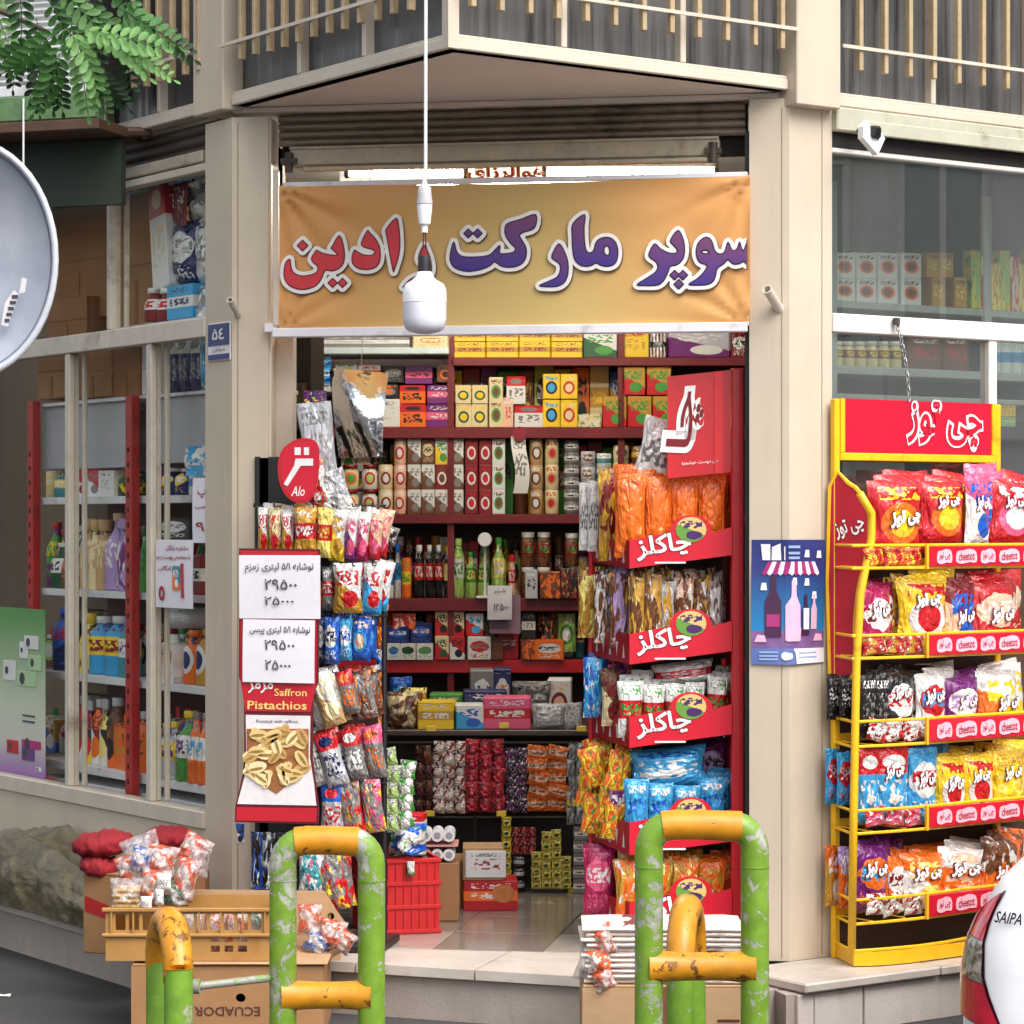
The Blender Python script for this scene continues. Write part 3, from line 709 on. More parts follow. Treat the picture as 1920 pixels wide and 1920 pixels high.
C_ = {'w': (228, 226, 222), 'r': (196, 24, 34), 'dr': (128, 20, 28), 'y': (240, 200, 40), 'o': (238, 112, 30), 'g': (70, 150, 60), 'dg': (30, 84, 50), 'lg': (170, 205, 110), 'b': (30, 92, 190), 'lb': (60, 160, 215), 'db': (24, 34, 92),
      'k': (28, 24, 26), 'p': (110, 30, 110), 'pk': (226, 90, 130), 'm': (170, 24, 84), 'br': (110, 66, 38), 'gd': (196, 146, 52), 'gr': (128, 124, 122), 'c': (226, 208, 160), 't': (196, 160, 110), 'li': (180, 150, 200), 'sv': (190, 190, 194), 'te': (60, 140, 150), 'yl': (244, 226, 120), 'pe': (236, 190, 160)}
PR = random.Random(11)
def put(kind, fr, d, q, cols, label, depth=None, style='spot', foil=None, cap=None, rz=None, ry=0, rx=0, floor=None, snap=.035, group=None, nm=None, seed=0):
    """one product whose front fills rectangle q of the photograph on plane d of the frame"""
    x0, x1, z0, z1 = fr.rect(q, d); wd = x1-x0
    if floor is not None and abs(z0-floor) < snap: z0 = floor
    hg = z1-z0
    if depth is None: depth = {'box': min(.2, max(.07, wd*.7)), 'can': wd, 'jar': wd, 'bot': wd, 'bot2': wd, 'slim': wd, 'trig': wd*.6, 'jug': wd*.55, 'bag': min(.12, wd*.42), 'pack': .035, 'pouch': wd*.4, 'tis': wd*.6, 'crump': wd*.5}[kind]
    foil = (kind in ('bag', 'pack', 'pouch', 'crump')) if foil is None else foil
    c = [C_[k] if isinstance(k, str) else k for k in cols]
    while len(c) < 3: c.append(c[-1])
    mat = [pk(c[0], c[1], c[2], style, foil, seed)]
    if kind in ('jar', 'bot', 'bot2', 'slim', 'trig', 'jug'): mat.append(plain('cap_%d_%d_%d' % C_[cap or 'w'], C_[cap or 'w'], .35))
    me = PR.choice(MESHES[kind])
    if rz is None: rz = PR.uniform(-.06, .06) if kind in ('box', 'tis') else PR.uniform(-.15, .15)
    nm0, cat = KIND[kind]
    o = link(nm or nm0, me, mat, None, fr.world((x0+x1)/2, d+depth/2, z0), (rx, ry, fr.a+rz), (wd, depth, hg))
    tag(o, label, cat, group); return o
def row(kind, fr, d, xs, y0, y1, cols, label, **k):
    g = k.pop('group', label.split(' on ')[0]+' in a row')
    for a, b in zip(xs[:-1], xs[1:]):
        put(kind, fr, d, (a+.5, y0+PR.uniform(-1, 1), b-.5, y1), cols, label, group=g, **k)
def span(a, b, n): return [a+(b-a)*i/n for i in range(n+1)]

# ================================================================== BACK SHELVES
SH = thing('wall_shelving', 'dark red wall shelving behind the counter, full of groceries', 'shelving', FB.world(0, 0), FB.a)
zb = {}
for nm, px0, px1, py0, py1, mat in (('a', 848, 1420, 670, 686, mRedDark), ('b', 560, 1420, 801, 822, mRedDark), ('c', 560, 1420, 964, 982, mRedDark), ('d', 560, 1420, 1122, 1146, mRedDark), ('e', 560, 1420, 1237, 1262, mRed)):
    x0, x1, z0, z1 = FB.rect((px0, py0, px1, py1), 0); zb[nm] = z1
    m = M(); m.box(x0, x1, 0, .015, z0, z1, .003); e = m.obj('shelf_edge', mat, SH)
    m = M(); m.box(x0, x1, .016, .42, z1-.02, z1-.001); m.obj('shelf', mRedDark, SH)
x0, x1, z0, z1 = FB.rect((550, 651, 842, 664), -.1); zb['t'] = z1
m = M(); m.box(x0, x1, -.1, .3, z0, z1, .004); m.obj('shelf', plain('pale_metal_shelf', (206, 222, 222), .3, .2), SH)
m = M(); m.box(-1.1, 1.1, .43, .46, ZF, 3.2); m.obj('back_panel', plain('shelf_back_panel', (84, 66, 62), .6, 0, .3), SH)
for px in (551, 845, 1165, 1408):
    x = FB.hit(px, 800, 0)[0]; m = M(); m.box(x-.015, x+.015, .02, .05, ZF, zb['a']+.2); m.obj('upright', mRedDark, SH)
bk = ' on the %s back shelf'
D = .03
T = ' on the topmost back shelf'; A = ' on the upper back shelf'; Bq = ' on the middle back shelf'; Cq = ' on the bottle shelf at the back'; E_ = ' on the lowest red back shelf'
put('tis', FB, -.08, (552, 628, 584, 651), ('lb', 'w', 'b'), 'pale blue tissue pack'+T, floor=zb['t'])
put('box', FB, -.08, (586, 630, 768, 651), ('gr', 'w', 'sv'), 'long grey box with white lettering'+T, style='band', floor=zb['t'], depth=.2)
put('box', FB, -.08, (775, 629, 842, 651), ('c', 'gd', 'w'), 'small cream box'+T, floor=zb['t'], depth=.2)
for yy in ((620, 640), (640, 670)):
    row('box', FB, D, [850, 911, 973, 1033, 1093], yy[0], yy[1], ('y', 'gd', 'dr'), 'yellow carton with brown print'+T, style='band', floor=zb['a'], depth=.25, group='yellow cartons stacked on the topmost back shelf', rz=0)
put('box', FB, D, (1095, 620, 1158, 670), ('w', 'dg', 'g'), 'white and dark green carton'+T, style='split', floor=zb['a'], depth=.2)
put('box', FB, D, (1160, 620, 1217, 670), ('y', 'gd', 'r'), 'mustard yellow carton beside the green one'+T, style='plain', floor=zb['a'], depth=.2)
put('pouch', FB, D, (1219, 622, 1251, 670), ('br', 'w', 'k'), 'brown striped pouch'+T, style='stripe', floor=zb['a'])
put('box', FB, D, (1253, 618, 1369, 672), ((196, 190, 200), 'p', 'w'), 'large lilac grey carton with purple corner'+T, style='split', floor=zb['a'], depth=.25)
put('pouch', FB, D, (1371, 622, 1402, 672), ('dr', 'w', 'k'), 'dark red pouch'+T, floor=zb['a'])
for yy, l in (((660, 696), 'upper'), ((697, 722), 'lower')):
    put('tis', FB, -.05, (552, yy[0], 618, yy[1]), ('lb', 'w', 'b'), 'blue floral tissue pack, %s of the stack by the door jamb' % l, style='wild', depth=.25)
m = M(); x0, x1, z0, z1 = FB.rect((552, 723, 620, 735), -.05); m.box(x0, x1, -.05, .3, z0, z1, .003); m.obj('shelf', mShelfWhite, SH)
for q, c, l, s in (((628, 679, 669, 713), ('w', 'lg', 'g'), 'pale green and white box', 'circle'), ((672, 684, 715, 714), ('w', 'o', 'r'), 'white box with orange print', 'band'), ((718, 686, 758, 718), ('k', 'gr', 'w'), 'small black box with grey mark', 'spot'),
    ((760, 686, 811, 720), ('p', 'pk', 'k'), 'magenta coffee box', 'band'), ((818, 684, 852, 717), ('br', 'o', 'k'), 'dark brown coffee box', 'circle'), ((632, 715, 658, 766), ('w', 'p', 'm'), 'slim white and purple box', 'band'), ((662, 718, 707, 746), ('o', 'r', 'c'), 'orange red box', 'band'), ((710, 720, 748, 746), ('k', 'gr', 'o'), 'black box with tan oval', 'circle'),
    ((662, 748, 750, 796), ('w', 'sv', 'gr'), 'flat white carton with grey lines', 'plain'), ((942, 746, 963, 800), ('pe', 'r', 'w'), 'slim pink box', 'plain'), ((950, 706, 986, 758), ('w', 'r', 'gr'), 'white box with red lid', 'top'), ((964, 760, 1018, 800), ('w', 'r', 'gr'), 'low white box with red lid', 'top'), ((1085, 776, 1128, 800), ('c', 'w', 'g'), 'low cream box with mixed print', 'wild')):
    put('box', FB, D, q, c, l+A, style=s, floor=zb['b'], depth=.12)
for y0, y1 in ((722, 757), (758, 800)):
    lay = 'second layer' if y0 < 740 else 'bottom layer'
    put('box', FB, D, (750, y0, 799, y1), ('o', 'r', 'k'), 'red coffee box with dark base, %s' % lay+A, style='top', floor=zb['b'], depth=.12, seed=1)
    put('box', FB, D, (800, y0, 851, y1), ('p', 'pk', 'w'), 'purple coffee box, %s' % lay+A, style='band', floor=zb['b'], depth=.12)
    for a in (853, 885): put('box', FB, D, (a, y0, a+30, y1), ('c', 'dg', 'y'), 'cream and dark green tea box'+A, style='circle', floor=zb['b'], depth=.12, group='cream and green tea boxes')
    put('box', FB, D, (916, y0-15 if y0 < 740 else y0-8, 942, y1), ('c', 'g', 'br'), 'tall pale green box with brown figure, %s' % lay+A, style='circle', floor=zb['b'], depth=.1)
    dy = 0 if y0 > 740 else -1
for j, (y0, y1) in enumerate(((701, 748), (750, 800))):
    for i, (a, c) in enumerate(((1018, 'k'), (1051, 'r'))):
        put('box', FB, D, (a, y0, a+32, y1), ('y', c, 'lb' if i == 0 else 'c'), 'yellow box with %s round emblem' % ('black and blue', 'red')[i]+A, style='circle', floor=zb['b'], depth=.1, group='yellow emblem boxes', rz=0)
for (a, y0, y1) in ((1130, 743, 801), (1177, 743, 801), (1224, 743, 801), (1165, 687, 741), (1213, 687, 741)):
    put('box', FB, D-.01, (a, y0, a+45, y1), ('gd', 'r', 'g'), 'ochre packet box with red and green picture'+A, style='split', floor=zb['b'], depth=.12, group='ochre packet boxes', rz=0)
for a in (1262, 1302, 1345): put('box', FB, D, (a, 740, a+38, 801), ('gd', 'y', 'br'), 'gold carton behind the red rack'+A, style='plain', floor=zb['b'], depth=.12, group='gold cartons')
# middle shelf: three tiers of cartons and cans
tiers = ((823, 871), (871, 918), (918, 964))
colset = [(640, 672, 'jar', ('c', 'o', 'g'), 'fruit jar'), (678, 707, 'jar', ('w', 'r', 'lg'), 'white fruit jar'), (709, 736, 'can', ('c', 'dr', 'w'), 'cream and crimson can'), (738, 762, 'can', ('pe', 'r', 'w'), 'peach coloured can'),
          (764, 789, 'box', ('w', 'br', 'gr'), 'white pudding carton with brown swoosh'), (790, 815, 'box', ('w', 'br', 'gr'), 'white pudding carton with brown swoosh'), (816, 841, 'box', ('w', 'br', 'gr'), 'white pudding carton with brown swoosh'), (842, 869, 'box', ('w', 'br', 'gr'), 'white pudding carton with brown swoosh'),
          (872, 896, 'box', ('dr', 'w', 'r'), 'dark red jelly carton'), (898, 922, 'box', ('dr', 'w', 'r'), 'dark red jelly carton'), (923, 947, 'box', ('w', 'g', 'br'), 'white and green carton'), (992, 1018, 'can', ('t', 'br', 'w'), 'brown paper can'), (1022, 1048, 'can', ('c', 't', 'r'), 'tan printed can')]
for ti, (y0, y1) in enumerate(tiers):
    for i, (a, b_, kd, c, l) in enumerate(colset):
        if ti == 0 and i < 3: continue
        cc = c; ll = l; st = 'split' if kd == 'box' and i < 8 else 'circle'
        if ti == 0 and i == 5: cc, ll, st = ('br', 'c', 'k'), 'brown carton with cream print', 'spot'
        if ti == 0 and i == 6: cc, ll, st = ('w', 'y', 'g'), 'white carton with green foot', 'split'
        if ti == 1 and i == 6: cc, ll, st = ('dr', 'w', 'br'), 'brown and red carton between white ones', 'circle'
        put(kd, FB, D, (a, y0, b_, y1), cc, ll+Bq, style=st, floor=zb['c'], snap=.02, group=ll+' stack', rz=0 if kd == 'box' else None, cap='dr')
for k in range(6): put('can', FB, D, (1058, 825+k*23, 1086, 848+k*23), ('gr', 'w', 'k'), 'small grey tin in a tall stack'+Bq, style='band', floor=zb['c'], snap=.02, group='grey tins stacked')
for k in range(4): put('can', FB, D, (1089, 846+k*29, 1117, 875+k*29), ('sv', 'br', 'w'), 'silver and brown tin'+Bq, style='spot', floor=zb['c'], snap=.02, group='silver brown tins')
for k in range(4): put('can', FB, D, (1119, 850+k*28, 1147, 878+k*28), ('w', 'te', 'gr'), 'white and teal tin'+Bq, style='band', floor=zb['c'], snap=.02, group='white teal tins')
for k in range(4): put('can', FB, D, (1150, 835+k*32, 1180, 867+k*32), ('c', 'gr', 'br'), 'cream tin with brown print'+Bq, style='spot', floor=zb['c'], snap=.02, group='cream tins')
for k in range(4):
    for a in (1184, 1216, 1250, 1290, 1335): put('can', FB, D, (a, 836+k*32, a+30, 868+k*32), ('br', 'gd', 'c'), 'dark tin behind the red rack'+Bq, style='band', floor=zb['c'], snap=.02, group='dark tins behind the rack')
# paper strip with crimson disc hanging in front of the middle shelf
m = M(); x0, x1, z0, z1 = FB.rect((962, 818, 989, 925), -.03); m.grid(lambda u, v: (x0+(x1-x0)*u+.01*math.sin(v*5), -.03-.01*math.sin(v*4), z0+(z1-z0)*v), 2, 8)
o = m.obj('price_strip', pk(C_['w'], C_['gr'], C_['gr'], 'plain'), None, FB.world(0, 0), FB.a); tag(o, 'narrow white paper strip with crimson disc hanging from a shelf edge', 'paper strip')
m = M(); cx, cz = FB.hit(974, 813, -.04); m.prism([(cx+.033*math.cos(t*.5236), cz+.033*math.sin(t*.5236)) for t in range(12)], -.043, -.036); m.obj('disc', plain('crimson_disc', (140, 24, 48), .5), o)
# bottle shelf
for (a, b_, y0, kd, c, cp, l) in ((725, 738, 1050, 'can', ('w', 'b', 'gr'), 'w', 'slim white and blue tube'), (739, 752, 1020, 'slim', ('w', 'lb', 'db'), 'b', 'white bottle with blue cap'), (753, 771, 1046, 'can', ('o', 'y', 'g'), 'db', 'rainbow banded tube'), (775, 796, 1022, 'bot2', ('k', 'r', 'w'), 'w', 'dark bottle with red and white label'), (797, 813, 1022, 'bot2', ('k', 'r', 'w'), 'w', 'dark bottle with red and white label'),
      (814, 830, 1022, 'bot2', ('k', 'r', 'w'), 'w', 'dark bottle with red and white label'), (832, 846, 1024, 'bot2', ('k', 'yl', 'w'), 'y', 'dark bottle with cream label'), (847, 871, 1010, 'bot2', ('lg', 'w', 'g'), 'lg', 'tall pale green bottle with white label'), (872, 893, 1035, 'bot', ('lg', 'g', 'yl'), 'g', 'pale green lime bottle with green cap'), (895, 917, 1035, 'bot', ('lg', 'g', 'yl'), 'g', 'pale green lime bottle with green cap'),
      (921, 949, 1008, 'bot', ('lg', 'yl', 'w'), 'g', 'wide pale green bottle with bright cap'), (952, 968, 1040, 'slim', ('pe', 'r', 'w'), 'r', 'small pink bottle with red cap')):
    put(kd, FB, D, (a, y0, b_, 1122), c, l+Cq, cap=cp, floor=zb['d'], style='band', group=l+' group', foil=kd != 'can')
m = M(); x0, x1, z0, z1 = FB.rect((885, 1001, 950, 1036), 0)
for (a, y0, y1) in ((976, 998, 1062), (1006, 998, 1062), (1058, 1000, 1062), (976, 1064, 1122), (1006, 1064, 1122)): put('jar', FB, D, (a, y0, a+28, y1), ('br', 'dr', 'g'), 'brown tomato paste jar with pale lid'+Cq, cap='w', style='band', floor=zb['d'], group='tomato paste jars', foil=True)
for (q, c, l, s) in (((985, 1068, 1008, 1120), ('sv', 'k', 'w'), 'grey carton beside the price note', 'plain'), ((1012, 1072, 1050, 1122), ('br', 'o', 'dr'), 'brown and orange snack box', 'wild'), ((1052, 1066, 1082, 1122), ('dr', 'k', 'gd'), 'dark red snack box', 'wild')):
    put('box', FB, -.04, q, c, l+Cq, style=s, floor=zb['d'])
RF = random.Random(31); CK = ['r', 'dr', 'y', 'o', 'g', 'b', 'w', 'c', 'br', 'k', 'lg', 'p', 'te', 'gd']
def fillrow(fr, d, x0, x1, y0, y1, fl, step, kinds, place, tag_):
    x = x0
    while x < x1:
        w_ = step*RF.uniform(.8, 1.25); c = RF.choice(CK); c2 = RF.choice(CK); kd = RF.choice(kinds)
        nmc = {'r': 'red', 'dr': 'crimson', 'y': 'yellow', 'o': 'orange', 'g': 'green', 'b': 'blue', 'w': 'white', 'c': 'cream', 'br': 'brown', 'k': 'black', 'lg': 'lime', 'p': 'purple', 'te': 'teal', 'gd': 'ochre'}
        put(kd, fr, d, (x, y0+RF.uniform(-6, 10), x+w_*.96, y1), (c, c2, RF.choice(('w', 'k', 'y'))), '%s and %s %s %s' % (nmc[c], nmc[c2], KIND[kd][1], place), style=RF.choice(('band', 'circle', 'split', 'spot')), floor=fl, snap=.3, cap=RF.choice(('w', 'r', 'g', 'k')), depth=None if kd != 'box' else .07, group='second row goods '+tag_); x += w_
fillrow(FB, .22, 724, 1090, 1010, 1118, zb['d'], 19, ('bot2', 'jar', 'box', 'can'), 'in the second row of the bottle shelf', 'bottle shelf')
fillrow(FB, .2, 724, 1090, 1152, 1234, zb['e'], 24, ('box', 'can', 'jar'), 'in the second row of the lowest back shelf', 'lowest shelf')
fillrow(FB, .2, 628, 1240, 690, 798, zb['b'], 33, ('box',), 'in the second row of the upper back shelf', 'upper shelf')
fillrow(FB, .2, 640, 1200, 832, 962, zb['c'], 27, ('box', 'can'), 'in the second row of the middle back shelf', 'middle shelf')
# round white clip lamp among the bottles
t = thing('clip_lamp', 'round white clip lamp standing among the green bottles', 'lamp', FB.world(*[(FB.hit(909, 1040, -.02)[0]), -.02], zb['d']), FB.a)
zc = FB.hit(909, 1012, -.02)[1]-zb['d']
m = M(); m.tube([(0, .02, 0), (0, .02, zc)], .006, 8); m.box(-.04, .04, -.0, .05, 0, .012, .003); m.obj('stem', mWhite, t)
m = M(); m.tube([(0, -.03, zc), (0, -.02, zc), (0, .02, zc), (0, .03, zc)], [.03, .034, .03, .015], 16); m.obj('shade', mWhite, t, smooth='auto')
# lowest shelf
for (q, c, l, s, kd) in (((736, 1150, 779, 1180), ('r', 'o', 'w'), 'red box with white spots', 'wild', 'box'), ((725, 1174, 768, 1206), ('db', 'b', 'w'), 'navy blue box', 'spot', 'box'), ((770, 1168, 811, 1206), ('db', 'b', 'pe'), 'navy box with pink mark', 'spot', 'box'), ((725, 1207, 749, 1237), ('w', 'b', 'g'), 'small white tea box', 'spot', 'box'), ((751, 1207, 780, 1237), ('w', 'dg', 'k'), 'white and green tea box', 'spot', 'box'), ((781, 1207, 812, 1237), ('w', 'g', 'gr'), 'white tea box with leaf', 'spot', 'box'),
    ((815, 1146, 841, 1192), ('c', 'r', 'k'), 'cream pasta pack with red band', 'split', 'box'), ((844, 1146, 871, 1192), ('c', 'r', 'k'), 'cream pasta pack with red band', 'split', 'box'), ((815, 1193, 841, 1237), ('c', 'r', 'dg'), 'cream and red carton below the pasta', 'split', 'box'), ((844, 1193, 872, 1237), ('r', 'w', 'k'), 'red carton below the pasta', 'split', 'box'), ((874, 1150, 907, 1192), ('w', 'r', 'lb'), 'white carton with red foot', 'split', 'box'), ((876, 1194, 920, 1237), ('w', 'r', 'gr'), 'grey white carton with red print', 'spot', 'box'),
    ((922, 1196, 942, 1237), ('br', 'dr', 'k'), 'slim brown carton', 'plain', 'box'), ((935, 1184, 972, 1237), ('r', 'dr', 'pe'), 'red biscuit carton', 'spot', 'box'), ((976, 1200, 1002, 1237), ('br', 'o', 'r'), 'brown orange carton', 'wild', 'box'), ((1003, 1200, 1058, 1237), ('o', 'w', 'db'), 'orange biscuit carton with white mark', 'spot', 'box'), ((1045, 1150, 1081, 1222), ('lg', 'g', 'w'), 'green crisp pouch', 'circle', 'pouch'), ((1010, 1146, 1042, 1198), ('br', 'k', 'o'), 'dark brown pouch', 'wild', 'pouch'), ((978, 1148, 1004, 1198), ('k', 'w', 'gr'), 'black carton with white print', 'band', 'box')):
    put(kd, FB, -.02 if q[1] > 1190 else .03, q, c, l+E_, style=s, floor=zb['e'], group=(l+' pair') if 'pasta pack' in l else None, depth=.09)
# mauve card and price note
def note(fr, d, q, lines, mat, label, name='price_note', curl=.006, rz=0, mk=None):
    x0, x1, z0, z1 = fr.rect(q, d); w_, h_ = x1-x0, z1-z0; m = M(); sd = q[0]
    m.grid(lambda u, v: ((u-.5)*w_, curl*math.sin(u*3.3+sd)+curl*.8*math.sin(v*4+sd), (v-.5)*h_), 6, 6); m.grid(lambda u, v: ((u-.5)*w_, curl*math.sin(u*3.3+sd)+curl*.8*math.sin(v*4+sd)+.0012, (v-.5)*h_), 6, 6, True)
    o = m.obj(name, mat, None, fr.world((x0+x1)/2, d, (z0+z1)/2), fr.a, True); o.rotation_euler = (0, rz, fr.a); tag(o, label, 'paper note')
    for t, cx, cz, tw_, th_ in lines: lettering(t, tw_*w_, th_*h_, mk or mInk, o, ((cx-.5)*w_, -curl*2-.001, (.5-cz)*h_), bold=.016, name='handwriting')
    return o
note(FB, -.06, (918, 1116, 976, 1188), [], plain('mauve_card', (150, 118, 136), .7), 'plain mauve card hanging behind the white price note', 'card')
note(FB, -.09, (914, 1098, 960, 1162), [('شیر', .5, .16, .5, .12), ('۱۲۵۰۰', .55, .62, .6, .2)], mPaper, 'small white price note reading 12500 on the bottle shelf')

# ================================================================== COUNTER and hanging sweets
FK = camframe(11.0)
CT = thing('counter', 'dark shop counter with rows of wrapped sweets hanging on its front', 'counter', FK.world(0, 0), FK.a)
zc = FK.hit(900, 1368, 0)[1]
cx0, cx1 = FK.hit(640, 1400)[0], FK.hit(1400, 1400)[0]
m = M(); m.box(cx0, cx1, -.02, .75, zc-.025, zc, .004); m.obj('top', plain('counter_top', (70, 52, 44), .4), CT)
m = M(); m.box(cx0, cx1, .22, .26, ZF, zc-.026); m.obj('front', plain('counter_front', (42, 26, 26), .6, 0, .3), CT)
for px in (712, 890, 1110):
    x = FK.hit(px, 1500)[0]; m = M(); m.tube([(x, .0, ZF), (x, .0, zc-.026)], .008, 8); m.obj('post', mDark, CT)
for py in (1392, 1532):
    z = FK.hit(900, py, 0)[1]; m = M(); m.tube([(cx0, .0, z), (cx1, .0, z)], .005, 6); m.obj('hanging_rail', mShutDark, CT)
for px, py in ((808, 1366), (945, 1360), (940, 1525), (806, 1525), (1072, 1505), (1074, 1668), (943, 1666), (1090, 1366)):
    x, z = FK.hit(px, py, -.02); m = M(); m.box(x-.02, x+.02, -.03, -.022, z-.012, z+.012, .002); m.obj('price_tag', plain('yellow_tag', (232, 200, 70), .5), CT)
K = ' lying on the counter'
for (kd, q, c, l, s, d_) in (('box', (785, 1316, 853, 1366), ('y', 'gd', 'w'), 'yellow biscuit box with white label', 'band', 0), ('box', (853, 1322, 906, 1366), ('w', 'lb', 'b'), 'white and blue wafer box', 'split', 0), ('box', (906, 1308, 996, 1366), ('pk', 'r', 'w'), 'pink sweet box', 'band', 0), ('bag', (996, 1320, 1062, 1366), ('sv', 'w', 'gr'), 'silver foil bar pack', 'plain', 0), ('bag', (1060, 1318, 1092, 1366), ('sv', 'w', 'gr'), 'small silver foil pack', 'plain', .0),
    ('box', (1028, 1274, 1073, 1318), ('w', 'dr', 'pe'), 'white box with crimson picture', 'circle', .35), ('crump', (960, 1278, 1034, 1330), ('gr', 'sv', 'k'), 'grey plastic bundle', 'plain', .3), ('box', (880, 1256, 925, 1310), ('gr', 'w', 'db'), 'grey and white medicine box', 'spot', .4), ('box', (926, 1254, 958, 1310), ('db', 'w', 'o'), 'dark blue packet box', 'spot', .4), ('box', (805, 1302, 868, 1330), ('g', 'dg', 'w'), 'green flat box', 'plain', .25), ('box', (868, 1296, 950, 1328), ('db', 'li', 'w'), 'violet blue flat box', 'band', .2),
    ('crump', (722, 1298, 792, 1368), ('br', 'c', 'gr'), 'brown wrapper heap', 'wild', .02), ('bag', (730, 1270, 772, 1310), ('b', 'lb', 'w'), 'bright blue crisp bag', 'spot', .3), ('crump', (750, 1290, 800, 1325), ('gd', 'yl', 'k'), 'gold wrapper heap', 'wild', .18)):
    put(kd, FK, d_, q, c, l+K, style=s, floor=zc, snap=.2, depth=.18 if kd == 'box' else None)
def sachets(x0, x1, y0, y1, nx, ny, cols, label, style, d=-.03, tilt=.0, kd='pack', seed=0):
    xs = span(x0, x1, nx); ys = span(y0, y1, ny)
    for j in range(ny):
        for i in range(nx):
            put(kd, FK, d+PR.uniform(-.012, .012), (xs[i]-1, ys[j]-2, xs[i+1]+1, ys[j+1]+2), cols, label, style=style, ry=tilt+PR.uniform(-.12, .12), group=label+' set', seed=seed+PR.randint(0, 1))
sachets(812, 872, 1392, 1524, 3, 6, ('dr', 'w', 'pe'), 'small crimson and cream wrapped sweet hanging on the counter front', 'wild')
sachets(872, 946, 1388, 1522, 3, 5, ('r', 'dr', 'pk'), 'bright red sweet sachet hanging on the counter front', 'wild')
sachets(948, 988, 1404, 1522, 2, 5, ('k', 'p', 'w'), 'black and purple sweet sachet hanging on the counter front', 'wild')
sachets(988, 1062, 1400, 1520, 2, 5, ('o', 'pe', 'br'), 'orange sweet sachet hanging on the counter front', 'band', tilt=.12)
sachets(776, 810, 1400, 1532, 2, 4, ('br', 'k', 'dr'), 'dark brown sachet hanging on the counter front', 'wild')
sachets(1064, 1096, 1396, 1545, 2, 5, ('gr', 'sv', 'k'), 'grey silver sachet hanging beside the orange ones', 'wild')
# strips reaching the floor below
xs = span(996, 1072, 4)
for i in range(4):
    y = (1598, 1560, 1556, 1606)[i]
    n = 5 if i in (0, 3) else 6
    for j in range(n):
        a = y+(1668-y)*j/n; b_ = y+(1668-y)*(j+1)/n
        put('pack', FK, -.06+.006*(i % 2), (xs[i], a, xs[i+1], b_), ('yl', 'y', 'dg'), 'small yellow sachet in a hanging strip under the orange sweets', style='circle', group='yellow sachet strips', ry=PR.uniform(-.06, .06))
for j in range(7): put('pack', FK, -.05, (940, 1532+j*20, 959, 1553+j*20), ('y', 'yl', 'dg'), 'yellow sachet in the single narrow strip', style='circle', group='narrow yellow strip', ry=0)
for i in range(3):
    for j in range(3): put('pack', FK, -.04, (960+i*15, 1552+j*17, 975+i*15, 1570+j*17), ('dr', 'r', 'pe'), 'tiny dark red sachet beside the yellow strips', style='wild', group='tiny dark red sachets')
for j in range(5): put('box', FK, -.06, (1076, 1552+j*24, 1102, 1575+j*24), ('gr', 'w', 'br'), 'small grey box in the pile by the red rack', style='band', group='small grey boxes piled', floor=ZF, depth=.15)
for j in range(3): put('pack', FK, -.05, (962, 1606+j*22, 984, 1628+j*22), ('k', 'sv', 'w'), 'black and silver sachet above the biscuit carton', style='band', group='black silver sachets')
# cartons on the floor
FN = camframe(10.45)
t = thing('biscuit_carton', 'red biscuit carton with round biscuit picture on the shop floor', 'carton', FN.world((FN.hit(920, 1700)[0]), 0, ZF), FN.a+.04)
x0, x1, z0, z1 = FN.rect((870, 1652, 972, 1712), 0); wd = x1-x0; hz = z1-ZF
m = M(); m.box(-wd/2, wd/2, 0, .2, 0, hz, .003); m.obj('box', pk((186, 20, 30), C_['o'], C_['w'], 'band', False, 5), t)
m = M(); m.prism([(.05+.045*math.cos(a*.4488), hz*.58+.036*math.sin(a*.4488)) for a in range(14)], -.004, -.001); m.obj('picture', plain('biscuit_brown', (196, 120, 62), .6, 0, .3, 40), t)
t2 = thing('cardboard_box', 'open tan cardboard box with white printed sheet, on the red biscuit carton', 'box', FN.world(FN.hit(906, 1650)[0], 0, ZF+hz+.002), FN.a+.02)
x0, x1, z0, z1 = FN.rect((868, 1590, 944, 1652), 0); w2 = x1-x0; h2 = z1-z0
m = M(); m.box(-w2/2, w2/2, 0, .18, 0, h2, .003); m.obj('box', mCardPale, t2)
m = M(); m.box(-w2/2+.01, w2/2+.01, -.008, -.002, .012, h2-.012, .002); m.obj('sheet', pk((224, 222, 222), (150, 60, 60), (130, 130, 134), 'plain'), t2)
x0, x1, z0, z1 = FN.rect((800, 1614, 868, 1706), .12)
t3 = thing('cardboard_box', 'plain tan cardboard box with faint red print behind the red crate', 'box', FN.world((x0+x1)/2, .12, ZF), FN.a-.1)
m = M(); m.box(-(x1-x0)/2, (x1-x0)/2, 0, .25, 0, z1-ZF, .003); m.obj('box', mCard, t3)
m = M(); m.box(-.05, -.02, -.003, -.001, .03, .09); m.box(.0, .05, -.003, -.001, .02, .05); m.obj('print', plain('faded_red_print', (156, 60, 46), .8), t3)
